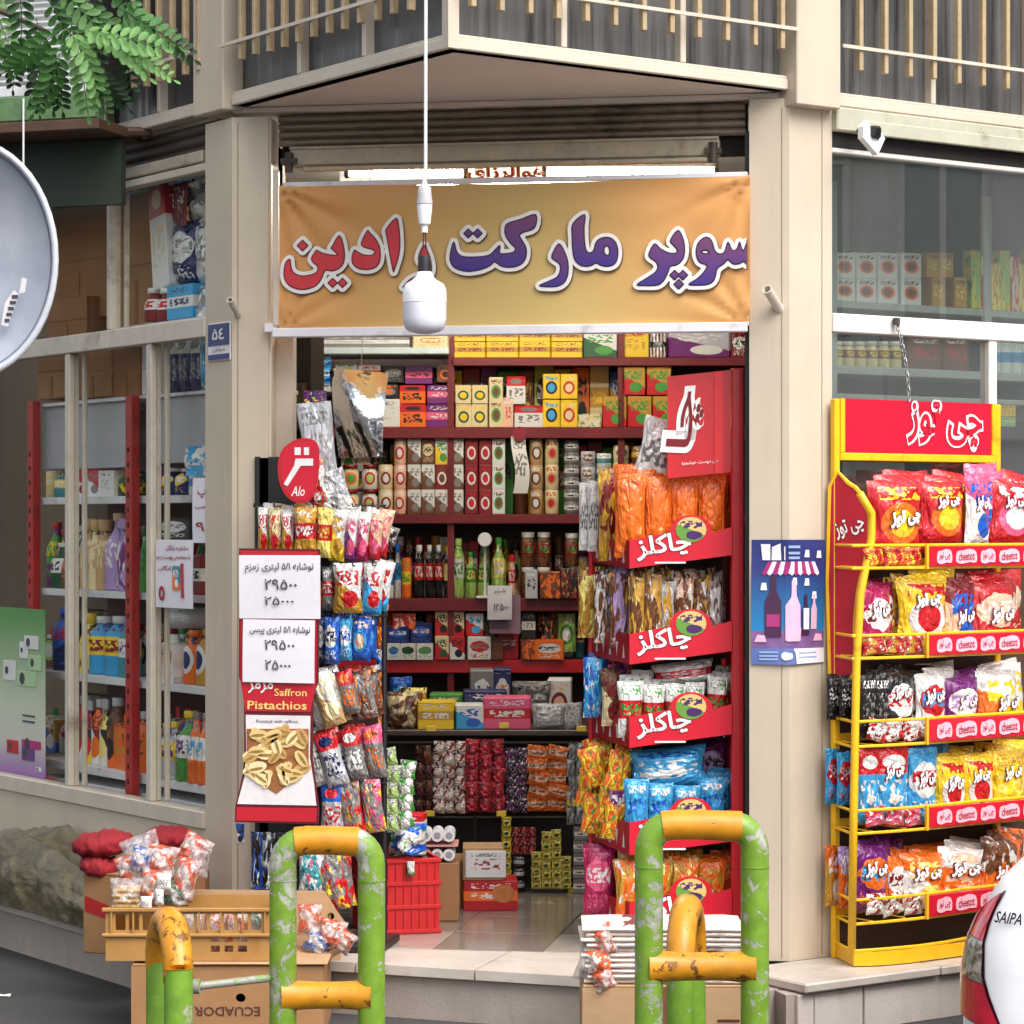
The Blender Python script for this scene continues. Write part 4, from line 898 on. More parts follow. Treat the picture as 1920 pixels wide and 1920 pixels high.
# ================================================================== LIT TUBES under the shop ceiling
FT2 = camframe(10.4)
mTube = emis('lit_tube', (1, .93, .8), 70); 
for (a, b_, l) in ((655, 868, 'lit fluorescent tube lamp under the ceiling, by the red neon writing'), (1026, 1338, 'longer lit fluorescent tube lamp with bright bulb end under the ceiling')):
    x0, z = FT2.hit(a, 326, 0); x1, z2 = FT2.hit(b_, 322, 0); z = (z+z2)/2
    t = thing('tube_lamp', l, 'lamp', FT2.world((x0+x1)/2, 0, 3.239), FT2.a)
    h = (x1-x0)/2; dz = z-3.239
    m = M(); m.tube([(-h, 0, dz), (h, 0, dz)], .0125, 10); m.obj('tube', mTube, t, smooth='auto')
    m = M(); m.box(-h-.02, h+.02, .0, .05, dz+.02, dz+.05, .004); m.box(-h-.02, -h-.001, -.015, .03, dz-.018, dz+.019, .003); m.box(h+.001, h+.02, -.015, .03, dz-.018, dz+.019, .003); m.obj('fitting', mShutDark, t)
    for xx in (-h*.7, h*.7):
        m = M(); m.tube([(xx, .025, dz+.05), (xx, .025, 0)], .004, 6); m.obj('hanger', mWhite, t)
for k, (px, py) in enumerate(((960, 0),)):
    pass
# a third tube, unseen, added to brighten the shop interior
t = thing('tube_lamp', 'added fluorescent tube lamp, hidden by the banner, brightening the shop interior', 'lamp', FB.world(-.1, -1.0, 3.239), FB.a)
m = M(); m.tube([(-.6, 0, -.1), (.6, 0, -.1)], .0125, 10); m.obj('tube', mTube, t, smooth='auto')
m = M(); m.box(-.63, .63, -.02, .04, -.08, 0, .004); m.obj('fitting', mWhite, t)
# red neon style writing between the tubes
x0, x1, z0, z1 = FT2.rect((878, 310, 1020, 338), -.05)
t = thing('wall_inscription', 'small red and gold cut-out inscription hanging above the banner', 'inscription', FT2.world((x0+x1)/2, -.05, (z0+z1)/2), FT2.a)
mInsR = plain('inscription_red', (170, 50, 30), .4); mInsG = plain('inscription_gold', (214, 168, 80), .4)
link('backing', text_mesh('هوالرزاق', .045), mInsG, t, (0, .004, 0), (0,0,0), ((x1-x0)*1.06, 1, (z1-z0)*1.08)); lettering('هوالرزاق', x1-x0, z1-z0, mInsR, t, (0, 0, 0), bold=.01)
for xx in (-.12, .12):
    m = M(); m.tube([(xx, .006, 0), (xx, .006, 3.239-(z0+z1)/2)], .0015, 5); m.obj('wire', mDark, t)

# ================================================================== SNACK STAND with the pistachio board
YS = -.10
STX0, STX1 = FC.hit(466, 1200, YS)[0], FC.hit(722, 1200, YS+.05)[0]
t = thing('snack_stand', 'black wire snack stand at the door jamb with red oval sign and pistachio board', 'display stand', (STX0, YS, ZF), 0)
def SL(px, py, y): x, z = FC.hit(px, py, y); return (x-STX0, y-YS, z-ZF)
ztop = FC.hit(500, 855, YS)[1]-ZF; wst = STX1-STX0
m = M(); m.box(0, .30, .10, .115, .05, ztop, .004); m.obj('back_panel', mBlack, t)
for xx in (.008, wst-.012):
    m = M(); m.tube([(xx, .09, 0), (xx, .09, ztop-.32 if xx > .1 else ztop)], .010, 8); m.obj('post', mBlack, t)
m = M(); m.box(-.0, wst, .0, .30, .0, .03, .006); m.obj('base', mBlack, t)
for py in (948, 1058, 1156, 1258, 1372, 1470, 1596):
    z = FC.hit(600, py, YS)[1]-ZF; m = M(); m.tube([(.0, .06, z), (wst, .06, z)], .004, 6)
    for k in range(7): xx = .04+k*(wst-.06)/6; m.tube([(xx, .08, z), (xx, -.06, z-.004), (xx, -.072, z+.008)], .0025, 5)
    m.obj('hook_rail', mBlack, t)
# oval sign
c0 = SL(560, 884, -.16); ov = [(-.075, .02), (-.06, .075), (-.02, .108), (.03, .118), (.068, .10), (.075, .04), (.07, -.03), (.055, -.085), (.02, -.112), (-.03, -.10), (-.065, -.05)]
m = M(); m.prism(smooth_loop(ov, 3), -.006, .004); sg = m.obj('sign', mRed, t, c0)
m = M(); m.prism(smooth_loop([(p[0]*.9+.004, p[1]*.92) for p in ov], 3), -.0085, -.0065); m.obj('sign_face', plain('sign_crimson', (206, 26, 52), .35), sg)
mLet = plain('white_lettering', (240, 238, 236), .5)
m = M(); m.box(-.012, .010, -.011, -.009, .058, .085); m.obj('lettering', mLet, sg); m = M(); m.box(.022, .040, -.011, -.009, .058, .085); m.obj('lettering', mLet, sg); m = M(); m.prism([(-.052, -.045), (-.038, -.052), (.010, .02), (.055, .02), (.055, .045), (-.008, .045), (-.014, .02)], -.011, -.009); m.obj('lettering', mLet, sg)
lettering('Alo', .05, .035, mLet, sg, (.0, -.0105, -.07), bold=.01, shear=.3)
# pistachio board
def board_pts(lst, y): 
    return [(SL(px, py, y)[0], SL(px, py, y)[2]) for px, py in lst]
yb = -.26
out_l = [(449, 1028), (600, 1030), (597, 1280), (588, 1300), (586, 1420), (592, 1470), (598, 1515), (597, 1545), (441, 1541), (442, 1512), (455, 1455), (459, 1420), (458, 1290), (449, 1270)]
m = M(); m.prism(board_pts(out_l, yb), yb-YS-.006, yb-YS+.006); bd = m.obj('pistachio_board', plain('board_edge', (96, 12, 26), .5), t); bd['label'] = 'tall red board advertising saffron pistachios'
mBRed = plain('board_red', (186, 28, 44), .4); mBWhite = plain('board_white', (226, 222, 224), .45); mBNut = None
def sub(lst, y, mat, nm, e=.0015):
    m = M(); m.prism(board_pts(lst, yb), y, y+e); return m.obj(nm, mat, bd)
yf = yb-YS-.0085
sub([(452, 1032), (597, 1034), (594, 1280), (583, 1335), (461, 1333), (452, 1275)], yf, mBRed, 'face'); sub([(462, 1340), (583, 1342), (582, 1420), (590, 1470), (594, 1510), (446, 1507), (460, 1455), (463, 1420)], yf, mBWhite, 'face'); sub([(445, 1513), (595, 1515), (594, 1541), (444, 1538)], yf, mBRed, 'face')
def nuts():
    b = NB('pistachio_picture'); P = b.objc(); v = b.n('ShaderNodeTexVoronoi'); v.inputs['Scale'].default_value = 22; b.l(b.mapv(P, (1, .1, 1.3)), v.inputs['Vector'])
    d = v.outputs['Distance']; col = b.mix(b.ramp(d, .1, .62), lin((228, 200, 140)), lin((176, 122, 62))); col = b.mix(b.ramp(d, .6, .75), col, lin((90, 52, 28)))
    b.col(b.mix(b.math('MULTIPLY', b.ramp(b.noise(P, 40, 2), .6, .65), .7), col, lin((150, 150, 70)))); b.rough(.5); return b.m
mNut = nuts()
sub([(464, 1366), (580, 1366), (580, 1440), (552, 1462), (520, 1488), (490, 1470), (464, 1442)], yf-.002, plain('nut_ground', (150, 96, 50), .6, 0, .4, 40), 'picture')
# individual nuts of the printed picture, slightly raised
rn = random.Random(5)
nm_ = M(); nm_.prism([(.5*math.cos(a*.5236), (.34 if a < 6 else .30)*math.sin(a*.5236)) for a in range(12)], -.5, .5); nm_.cur = 1; nm_.prism([(.42*math.cos(a*.7854)+.05, .10*math.sin(a*.7854)+.06) for a in range(8)], -.7, -.55); nme = nm_.mesh('nut')
mN1 = plain('nut_shell', (222, 192, 132), .5, 0, .15, 30); mN2 = plain('nut_shell_tan', (198, 156, 96), .5, 0, .15, 30); mN3 = plain('nut_shell_cream', (236, 214, 166), .5, 0, .15, 30); mN4 = plain('nut_kernel', (150, 120, 52), .5, 0, .3, 60)
for k in range(46):
    px = 470+rn.random()*104; py = 1372+rn.random()*92
    if py > 1450 and abs(px-518) > (1492-py)*1.3: continue
    p = SL(px, py, yb); link('nut', nme, [(mN1, mN2, mN3)[k % 3], mN4], bd, (p[0], yf-.0035-.0001*k, p[2]), (0, rn.uniform(0, 3.1), 0), (.066, .002, .056))
mOch = plain('ochre_letter', (240, 196, 120), .5)
def onb(t_, px, py, w_, h_, mat, y=-.002, **k):
    p = SL(px, py, yb); lettering(t_, w_, h_, mat, bd, (p[0], yf+y, p[2]), **k)
onb('Saffron', 546, 1298, .118, .026, mOch, bold=.012); onb('Pistachios', 521, 1322, .215, .03, mOch, bold=.016); onb('Roasted with saffron', 521, 1352, .15, .011, mInk, bold=.006); onb('مزمز', 490, 1286, .09, .05, mLet, bold=.01)
note(FC, yb-.022, (448, 1041, 601, 1160), [('نوشابه ۱/۵ لیتری زمزم', .5, .2, .84, .17), ('۲۹۵۰۰', .52, .46, .4, .17), ('۲۵۰۰۰', .5, .72, .36, .14)], mPaper, 'handwritten white price sheet taped to the top of the pistachio board', curl=.003)
note(FC, yb-.020, (455, 1162, 590, 1280), [('نوشابه ۱/۵ لیتری پپسی', .52, .17, .84, .15), ('۲۹۵۰۰', .52, .40, .42, .16), ('۲۵۰۰۰', .5, .72, .36, .16)], mPaper, 'second handwritten price sheet taped below the first on the board', curl=.003, rz=.01)
SN = ' hanging on the black snack stand'
def hang(rows):
    for (kd, q, c, l, s, y, ry) in rows:
        put(kd, FC, y, q, c, l+SN, style=s, ry=ry, group=l, depth=.05 if kd == 'bag' else .03)
        if kd == 'bag' and q[2] < 720: put(kd, FC, y+.06, (q[0]+9, q[1]-9, q[2]+11, q[3]-6), c, 'rear '+l+SN, style=s, ry=ry+PR.uniform(-.1, .1), group='rear '+l, depth=.05, seed=1)
hang([('bag', (480, 952, 501, 1040), ('w', 'gd', 'r'), 'slim white and gold nut packet', 'split', -.14, 0), ('bag', (500, 954, 526, 1040), ('c', 'gd', 'r'), 'slim cream nut packet with red mark', 'split', -.15, 0), ('bag', (524, 956, 548, 1040), ('w', 'gd', 'r'), 'slim white and gold nut packet', 'split', -.16, 0), ('bag', (548, 950, 590, 1042), ('gd', 'r', 'w'), 'gold nut packet with red lips mark', 'band', -.18, 0), ('bag', (588, 952, 618, 1046), ('yl', 'r', 'gd'), 'yellow nut packet with red band', 'band', -.16, .05),
      ('bag', (612, 955, 642, 1052), ('w', 'y', 'gd'), 'white and yellow nut packet', 'split', -.15, .08), ('bag', (640, 958, 664, 1052), ('w', 'p', 'pk'), 'white and violet nut packet', 'split', -.14, .08), ('bag', (660, 960, 686, 1052), ('w', 'm', 'pk'), 'white and magenta nut packet', 'split', -.13, .1), ('bag', (682, 962, 710, 1050), ('pe', 'r', 'pk'), 'pink and red nut packet', 'split', -.12, .12), ('bag', (700, 985, 738, 1020), ('gr', 'k', 'w'), 'grey wrapper', 'wild', -.02, .3),
      ('bag', (600, 1062, 624, 1146), ('gr', 'r', 'w'), 'small grey and red packet', 'band', -.12, 0), ('bag', (622, 1056, 676, 1150), ('w', 'gd', 'r'), 'silver and gold seed packet with red letters', 'split', -.15, 0), ('bag', (672, 1058, 712, 1150), ('w', 'lb', 'r'), 'silver and bright blue seed packet', 'split', -.13, .1), ('bag', (594, 1090, 608, 1146), ('o', 'gd', 'r'), 'small orange packet', 'plain', -.09, 0),
      ('bag', (592, 1158, 610, 1244), ('db', 'w', 'gr'), 'navy and white packet', 'spot', -.12, 0), ('bag', (604, 1158, 634, 1246), ('b', 'w', 'db'), 'blue packet with white oval', 'spot', -.15, 0), ('bag', (632, 1160, 658, 1240), ('lb', 'w', 'b'), 'light blue packet', 'spot', -.13, 0), ('bag', (654, 1158, 692, 1240), ('b', 'lb', 'pe'), 'royal blue packet with nut picture', 'circle', -.12, .06),
      ('bag', (590, 1262, 622, 1364), ('w', 'c', 't'), 'plain white pumpkin seed bag', 'plain', -.15, -.3), ('bag', (606, 1256, 648, 1362), ('w', 't', 'c'), 'white seed bag with tan edge', 'split', -.18, -.35), ('bag', (644, 1256, 676, 1340), ('gr', 'r', 'o'), 'grey seed bag with orange label', 'top', -.14, -.25), ('bag', (668, 1258, 708, 1348), ('gr', 'br', 'o'), 'grey brown seed bag', 'wild', -.12, -.2),
      ('bag', (586, 1372, 618, 1474), ('w', 'gr', 'c'), 'long white seed bag', 'plain', -.15, -.3), ('bag', (612, 1370, 654, 1474), ('sv', 'r', 'db'), 'silver seed bag with red label', 'top', -.17, -.3), ('bag', (650, 1366, 690, 1464), ('gr', 'r', 'w'), 'grey printed seed bag', 'top', -.14, -.2), ('bag', (686, 1360, 726, 1460), ('gr', 'pk', 'o'), 'grey seed bag with pink label', 'top', -.1, -.15),
      ('bag', (598, 1472, 642, 1568), ('sv', 'b', 'r'), 'silver seed bag with blue top', 'top', -.15, 0), ('bag', (642, 1468, 684, 1566), ('gr', 'r', 'gd'), 'grey and red seed bag', 'wild', -.14, -.15), ('bag', (682, 1462, 724, 1562), ('gr', 'pk', 'y'), 'grey seed bag with yellow foot', 'wild', -.12, -.15),
      ('bag', (556, 1604, 604, 1690), ('te', 'w', 'pk'), 'teal and white seed bag', 'wild', -.14, 0), ('bag', (604, 1602, 656, 1708), ('gr', 'r', 'y'), 'grey and crimson seed bag near the floor', 'wild', -.13, -.2), ('pack', (468, 1560, 492, 1668), ('k', 'b', 'w'), 'black and blue packet below the board', 'wild', -.12, 0), ('pack', (490, 1562, 514, 1668), ('k', 'w', 'b'), 'black and white packet below the board', 'wild', -.13, 0), ('pack', (512, 1562, 545, 1640), ('k', 'y', 'lb'), 'dark packet with yellow mark below the board', 'spot', -.12, 0), ('pack', (440, 1545, 456, 1584), ('b', 'w', 'k'), 'blue and white tag packet', 'split', -.2, 0)])
# chained strips beside the stand
for i, (a, b_, y0, y1, n, c, l) in enumerate(((716, 746, 1404, 1560, 5, ('sv', 'lg', 'gr'), 'grey green sachet in the hanging strip beside the stand'), (746, 776, 1428, 1552, 4, ('w', 'g', 'gr'), 'white and green sachet in the hanging strip'))):
    for j in range(n): put('pack', FC, .2+.05*i, (a, y0+(y1-y0)*j/n-2, b_, y0+(y1-y0)*(j+1)/n+2), c, l, style='wild', group=l, ry=PR.uniform(-.2, .2))
for j in range(7): put('pack', FC, .12, (703+PR.uniform(-2, 2), 1090+j*42, 722, 1134+j*42), (('o', 'gd', 'k'), ('b', 'w', 'k'))[j % 2 if j > 2 else 0], ('orange sachet in the long strip beside the stand', 'blue sachet in the long strip beside the stand')[j % 2 if j > 2 else 0], style='wild', group='long sachet strip', ry=PR.uniform(-.15, .15))
# sheets of film and long bags above the stand
put('crump', FC, -.04, (576, 752, 640, 950), ('sv', (160, 150, 148), 'gr'), 'long grey paper sleeve hanging above the red oval sign', style='plain', ry=-.12, depth=.05, nm='paper_sleeve')
put('crump', FC, -.12, (570, 862, 622, 950), ('w', 'r', 'o'), 'clear snack bag with red and orange print over the oval sign', style='wild', ry=-.25, depth=.05)
put('crump', FC, -.10, (606, 880, 664, 962), ('sv', 'w', 'gr'), 'silver clear bag with white edge beside the oval sign', style='wild', ry=-.3, depth=.04)
put('pouch', FC, .02, (566, 732, 612, 768), ('p', 'db', 'y'), 'dark violet wrapper above the grey sleeve', style='wild')
mFoil = NB('silver_foil'); mFoil.col((.75, .76, .78)).rough(.12).metal(1.0); mFoil.bump(mFoil.noise(mFoil.geo(), 9, 3), .35, .03); mFoil = mFoil.m
x0, x1, z0, z1 = FC.rect((630, 690, 724, 858), .25)
m = M(); m.grid(lambda u, v: ((u-.5)*(x1-x0)*(1.0+.25*(v-.5)), -.06*math.sin(math.pi*v*.9)+.02*math.sin(u*6+v*3), (v-.5)*(z1-z0)-.02*u*(v > .5)), 12, 14)
m.grid(lambda u, v: ((u-.5)*(x1-x0)*(1.0+.25*(v-.5)), -.06*math.sin(math.pi*v*.9)+.02*math.sin(u*6+v*3)+.002, (v-.5)*(z1-z0)-.02*u*(v > .5)), 12, 14, True)
o = m.obj('foil_sheet', mFoil, None, FC.world((x0+x1)/2, .25, (z0+z1)/2), 0, True); tag(o, 'curved silver foil bag hanging in the doorway above the jars', 'foil bag')
m = M(); m.tube([(0, -.0, (z1-z0)/2-.01), (.02, .1, 3.19-(z0+z1)/2)], .0012, 4); m.obj('string', mWhite, o)

# ================================================================== RED SNACK RACK in the doorway
RA = 12.0
ox, oz = FC.hit(1180, 1600, .05)
FK2 = Frame((ox, .05), RA)
rk = thing('red_snack_rack', 'tall red snack rack with header sign and five lettered trays in the doorway', 'display rack', FK2.world(0, 0, ZF), FK2.a)
def KX(px, py, d=0): x, z = FK2.hit(px, py, d); return x, z-ZF
wr = KX(1372, 1300)[0]
DEP = .34
m = M(); m.box(wr, wr+.045, .0, .05, 0, KX(1375, 690)[1], .004); m.obj('post', mRed, rk)
m = M(); m.box(wr+.01, wr+.05, .052, .30, 0.02, KX(1375, 880)[1], .004); m.obj('side_panel', mRed, rk)
m = M(); m.box(-.02, wr, DEP-.02, DEP-.01, .04, KX(1300, 905)[1]); m.obj('back_mesh', plain('rack_back', (58, 46, 46), .6, 0, .4, 60), rk)
for k in range(14):
    z = .1+k*.1; m = M(); m.tube([(-.02, DEP-.03, z), (wr, DEP-.03, z)], .002, 4); m.obj('back_wire', mBlack, rk)
m = M(); m.tube([(-.115, DEP-.04, 0), (-.115, DEP-.04, KX(1120, 900)[1])], .012, 8); m.obj('post', mRed, rk)
# header
xa = KX(1252, 800)[0]; za, zb_ = KX(1310, 893)[1], KX(1310, 702)[1]
m = M(); m.prism([(xa, za-.008), (wr-.005, za+.015), (wr-.005, zb_+.016), (xa, zb_-.008)], .0, .016); hd = m.obj('header', mRed, rk)
m = M(); m.prism([(wr-.062, za+.01), (wr-.03, za+.012), (wr-.03, zb_+.012), (wr-.062, zb_+.01)], -.004, -.001); m.obj('header_fold', plain('red_fold', (220, 44, 50), .35), hd)
lt = lettering('چا', .25, .155, mLet, hd, ((xa+wr)/2-.05, -.004, (za+zb_)/2+.02), (0, math.radians(-83), 0), bold=.12); lettering('چا', .205, .12, plain('rack_maroon', (120, 8, 24), .4), hd, ((xa+wr)/2-.05, -.006, (za+zb_)/2+.02), (0, math.radians(-83), 0), bold=.012)
lettering('این دوست خوشمزه', .13, .016, mLet, hd, ((xa+wr)/2, -.004, za+.05), (0, -.08, 0), bold=.004)
SLOPE = .13
mTray = plain('tray_crimson', (206, 22, 46), .35, 0, .06); mTrayS = plain('tray_side', (150, 20, 34), .4)
mOval = pk((222, 190, 116), (104, 150, 60), (70, 34, 96), 'split', False, 3)
TRAYS = [(1066, 52), (1246, 56), (1402, 56), (1603, 60), (1752, 60)]
tray_z = []
for i, (py, hpx) in enumerate(TRAYS):
    zl = KX(1182, py)[1]; hh = hpx*.00192; zl = max(zl, .015)
    tr_ = thing('tray', '', ''); del tr_['label'], tr_['category']; tr_.parent = rk; tr_.location = (0, 0, 0)
    sl = lambda x: SLOPE*x
    # front plate with the hump that carries the oval
    cx = wr*.60; pts = [(0, zl), (wr, zl+sl(wr)), (wr, zl+sl(wr)+hh)]
    for a in range(0, 181, 20): pts.append((cx+.078*math.cos(math.radians(a)), zl+sl(cx)+hh+.062*math.sin(math.radians(a))))
    pts += [(0, zl+hh)]
    m = M(); m.prism(pts, -.006, 0); m.obj('front', mTray, tr_)
    m = M(); m.prism([(cx+.055*math.cos(a*.3927), zl+sl(cx)+hh+.010+.045*math.sin(a*.3927)) for a in range(16)], -.0085, -.0065); m.obj('emblem', mOval, tr_)
    lettering('چاکلز', .205, .10, plain('rack_maroon', (120, 8, 24), .4), tr_, (wr*.33, -.0072, zl+sl(wr*.33)+hh*.62), (0, -SLOPE, 0), bold=.05); lettering('چاکلز', .198, .092, mLet, tr_, (wr*.33, -.0092, zl+sl(wr*.33)+hh*.62), (0, -SLOPE, 0), bold=.025)
    m = M(); m.box(.09, .20, -.008, -.0065, zl+.018, zl+.024); m.obj('underline', mLet, tr_)
    # side plate going back along the left side
    m = M(); m.add([(0, 0, zl), (-.12, DEP-.04, zl+.02), (-.12, DEP-.04, zl+.02+hh*.85), (0, 0, zl+hh), (.004, .004, zl), (-.116, DEP-.036, zl+.02), (-.116, DEP-.036, zl+.02+hh*.85), (.004, .004, zl+hh)], [(0, 3, 2, 1), (4, 5, 6, 7), (3, 7, 6, 2), (0, 1, 5, 4)]); m.obj('side', mTrayS, tr_)
    for k in range(5):
        f = .12+k*.17; px_, py_ = -.12*f-.004, (DEP-.04)*f-.004; zz = zl+.02*f+hh*.18; s = .011
        m = M(); up = k % 2; tri = [(px_-.12*.03, py_+.3*.03, zz+(hh*.5 if up else 0)), (px_+.12*.03, py_-.3*.03, zz+(hh*.5 if up else 0)), (px_, py_, zz+(0 if up else hh*.5))]; m.add(tri+[(p[0]+.002, p[1]+.002, p[2]) for p in tri], [(0, 1, 2), (2, 1, 0)]); m.obj('side_mark', mLet, tr_)
    m = M(); m.add([(0, .002, zl+.004), (wr, .002, zl+sl(wr)+.004), (wr, DEP-.03, zl+sl(wr)+.02), (-.115, DEP-.045, zl+.024), (0, .002, zl+.008), (wr, .002, zl+sl(wr)+.008), (wr, DEP-.03, zl+sl(wr)+.024), (-.115, DEP-.045, zl+.028)], [(0, 3, 2, 1), (4, 5, 6, 7), (0, 1, 5, 4), (2, 3, 7, 6)]); m.obj('floor_plate', mTrayS, tr_)
    tray_z.append(zl)
RK = ' of the red rack'
def curved_text(t, bold, u0, v0, w_, h_, e):
    key = ('cv', t, bold, u0, v0, w_, h_, e)
    if key not in TEXTC:
        me = text_mesh(t, bold).copy()
        for v in me.vertices:
            x = u0+v.co.x*w_; z = v0+v.co.z*h_+v.co.x*.06; a = min(1, abs(2*x)); c = min(1, abs(2*z-1)); v.co = (x*.92, -.5*max(0, 1-a**2.6)**.6*max(0, 1-c**3.5)**.75-e, z)
        TEXTC[key] = me
    return TEXTC[key]
mBrD = plain('brand_dark_print', (96, 12, 34), .4); mBrW = plain('brand_white_print', (244, 240, 240), .35)
def brand(o, c):
    u_, v_, k_ = PR.choice(((0, .66, 1), (.04, .60, .86), (-.03, .70, .78), (.06, .52, .9)))
    link('brand_outline', curved_text('چی توز', .10, u_, v_, .74*k_, .29*k_, .07), mBrD, o); link('brand_print', curved_text('چی توز', .055, u_, v_, .68*k_, .25*k_, .09), mBrW, o)
def bags(fr, lst, place, dd=.05):
    for (kd, q, c, l, s, d, ry) in lst:
        o = put(kd, fr, d, q, c, l+place, style=s, ry=ry, group=l, depth=dd if kd in ('pack',) else None, foil=True)
        if fr is FR and q[2]-q[0] > 45: brand(o, c)
        if 'lying' in l or 'behind' in l or 'pillar' in l or 'side' in place: continue
        for k in range(1, 3):
            put(kd, fr, d+.055*k, (q[0]+PR.uniform(3, 16)*k, q[1]-9*k+PR.uniform(-4, 4), q[2]+PR.uniform(3, 16)*k, q[3]-12*k), c, 'rear '+l+place, style=s, ry=ry+PR.uniform(-.12, .12), group='rear '+l, foil=True, seed=k)
bags(FK2, [('bag', (1152, 888, 1212, 1046), ('o', (250, 130, 40), (220, 80, 20)), 'tall orange crisp bag', 'plain', .02, 0), ('bag', (1208, 894, 1262, 1040), ('o', (250, 120, 40), (220, 80, 20)), 'tall orange crisp bag', 'plain', .03, 0), ('bag', (1256, 894, 1312, 1034), ('o', (250, 120, 40), (220, 80, 20)), 'tall orange crisp bag', 'plain', .04, 0), ('bag', (1304, 890, 1362, 1026), ('o', (250, 120, 40), (220, 80, 20)), 'tall orange crisp bag', 'plain', .05, 0),
    ('bag', (1122, 886, 1164, 1052), ('gd', 'dr', 'y'), 'gold and crimson crisp bag', 'wild', .15, 0), ('bag', (1200, 880, 1246, 960), ('gd', 'y', 'br'), 'gold crisp bag behind the orange ones', 'wild', .2, 0)], ' in the top tray'+RK)
bags(FK2, [('bag', (1086, 906, 1106, 1032), ('w', 'gr', 'sv'), 'slim white packet', 'plain', .26, 0), ('bag', (1102, 902, 1126, 1034), ('w', 'gr', 'sv'), 'slim white packet', 'plain', .24, 0)], ' at the side of the top tray'+RK)
put('bag', FK2, .1, (1180, 782, 1256, 912), ('w', 'gr', 'sv'), 'white paper packet leaning beside the red header sign', style='plain', ry=.25, depth=.05, rz=0)
lst = []
for i, (a, b_, y0, y1, c, l) in enumerate(((1084, 1118, 1080, 1196, ('gd', 'yl', 'br'), 'golden crisp bag'), (1114, 1148, 1078, 1206, ('br', 'w', 'pe'), 'brown chocolate crisp bag'), (1142, 1182, 1074, 1216, ('br', 'li', 'gd'), 'brown and lilac crisp bag'), (1178, 1210, 1082, 1222, ('gd', 'br', 'yl'), 'dark gold crisp bag'), (1206, 1242, 1076, 1214, ('gd', 'br', 'w'), 'bronze crisp bag'), (1236, 1268, 1090, 1206, ('sv', 'gd', 'br'), 'silver brown crisp bag'), (1262, 1302, 1084, 1204, ('pe', 'br', 'w'), 'peach and brown crisp bag'), (1300, 1332, 1086, 1196, ('br', 'gd', 'w'), 'brown crisp bag with gold band'), (1328, 1352, 1090, 1188, ('w', 'br', 'sv'), 'white edged crisp bag'))):
    lst.append(('bag', (a, y0, b_, y1), c, l, 'wild', .26-.08*i if i < 3 else .03+.01*(i-3), 0))
bags(FK2, lst, ' in the second tray'+RK)
bags(FK2, [('bag', (1094, 1234, 1132, 1346), ('b', 'lb', 'w'), 'blue and white crisp bag', 'wild', .2, 0), ('bag', (1128, 1262, 1164, 1362), ('br', 'c', 'dr'), 'brown and cream packet', 'split', .12, 0), ('bag', (1158, 1278, 1208, 1384), ('w', 'r', 'g'), 'white crisp bag with red panel', 'band', .02, 0), ('bag', (1204, 1284, 1248, 1384), ('w', 'r', 'g'), 'white crisp bag with red panel', 'band', .03, 0), ('bag', (1246, 1282, 1288, 1382), ('w', 'r', 'g'), 'white crisp bag with red panel', 'band', .04, 0), ('bag', (1286, 1280, 1322, 1376), ('w', 'r', 'g'), 'white crisp bag with red panel', 'band', .05, 0), ('bag', (1318, 1268, 1358, 1370), ('w', 'r', 'g'), 'white crisp bag with red panel', 'band', .06, .1), ('bag', (1228, 1242, 1344, 1284), ('w', 'r', 'sv'), 'white and red bag lying across', 'band', .07, -.12), ('bag', (1140, 1246, 1180, 1290), ('p', 'pk', 'db'), 'violet packet', 'wild', .22, 0)], ' in the third tray'+RK)
lst = [('bag', (1170, 1462, 1218, 1582), ('lb', 'b', 'w'), 'bright blue crisp bag', 'plain', .02, 0), ('bag', (1212, 1470, 1264, 1578), ('lb', 'b', 'w'), 'bright blue crisp bag', 'plain', .03, 0), ('bag', (1260, 1474, 1314, 1572), ('lb', 'b', 'w'), 'bright blue crisp bag', 'plain', .04, 0), ('bag', (1308, 1460, 1362, 1560), ('lb', 'b', 'w'), 'bright blue crisp bag', 'plain', .05, 0), ('bag', (1186, 1404, 1334, 1482), ('lb', 'w', 'b'), 'blue crisp bag lying on top', 'plain', .05, -.1), ('bag', (1142, 1456, 1178, 1574), ('li', 'p', 'w'), 'lilac packet', 'spot', .1, 0), ('bag', (1308, 1394, 1364, 1476), ('p', 'li', 'k'), 'dull purple bag', 'spot', .2, 0)]
for (a, y0) in ((1076, 1440), (1100, 1400), (1112, 1470), (1128, 1408), (1088, 1488), (1124, 1500)): lst.append(('bag', (a, y0, a+44, y0+76), ('o', 'y', 'g'), 'small orange and yellow chew bag', 'wild', .24-(a-1076)*.003, PR.uniform(-.3, .3)))
bags(FK2, lst, ' in the fourth tray'+RK)
bags(FK2, [('bag', (1094, 1592, 1154, 1716), ('m', 'pk', 'w'), 'deep pink crisp bag', 'spot', .16, 0), ('bag', (1154, 1616, 1206, 1742), ('o', 'gd', 'w'), 'orange and gold crisp bag', 'wild', .03, 0), ('bag', (1204, 1612, 1262, 1736), ('gd', 'o', 'yl'), 'golden crisp bag with pale top', 'wild', .04, 0), ('bag', (1254, 1608, 1312, 1732), ('o', 'gd', 'yl'), 'amber crisp bag', 'wild', .05, 0), ('bag', (1306, 1612, 1364, 1722), ('o', 'w', 'gd'), 'orange crisp bag with white edge', 'split', .06, 0)], ' in the lowest tray'+RK)

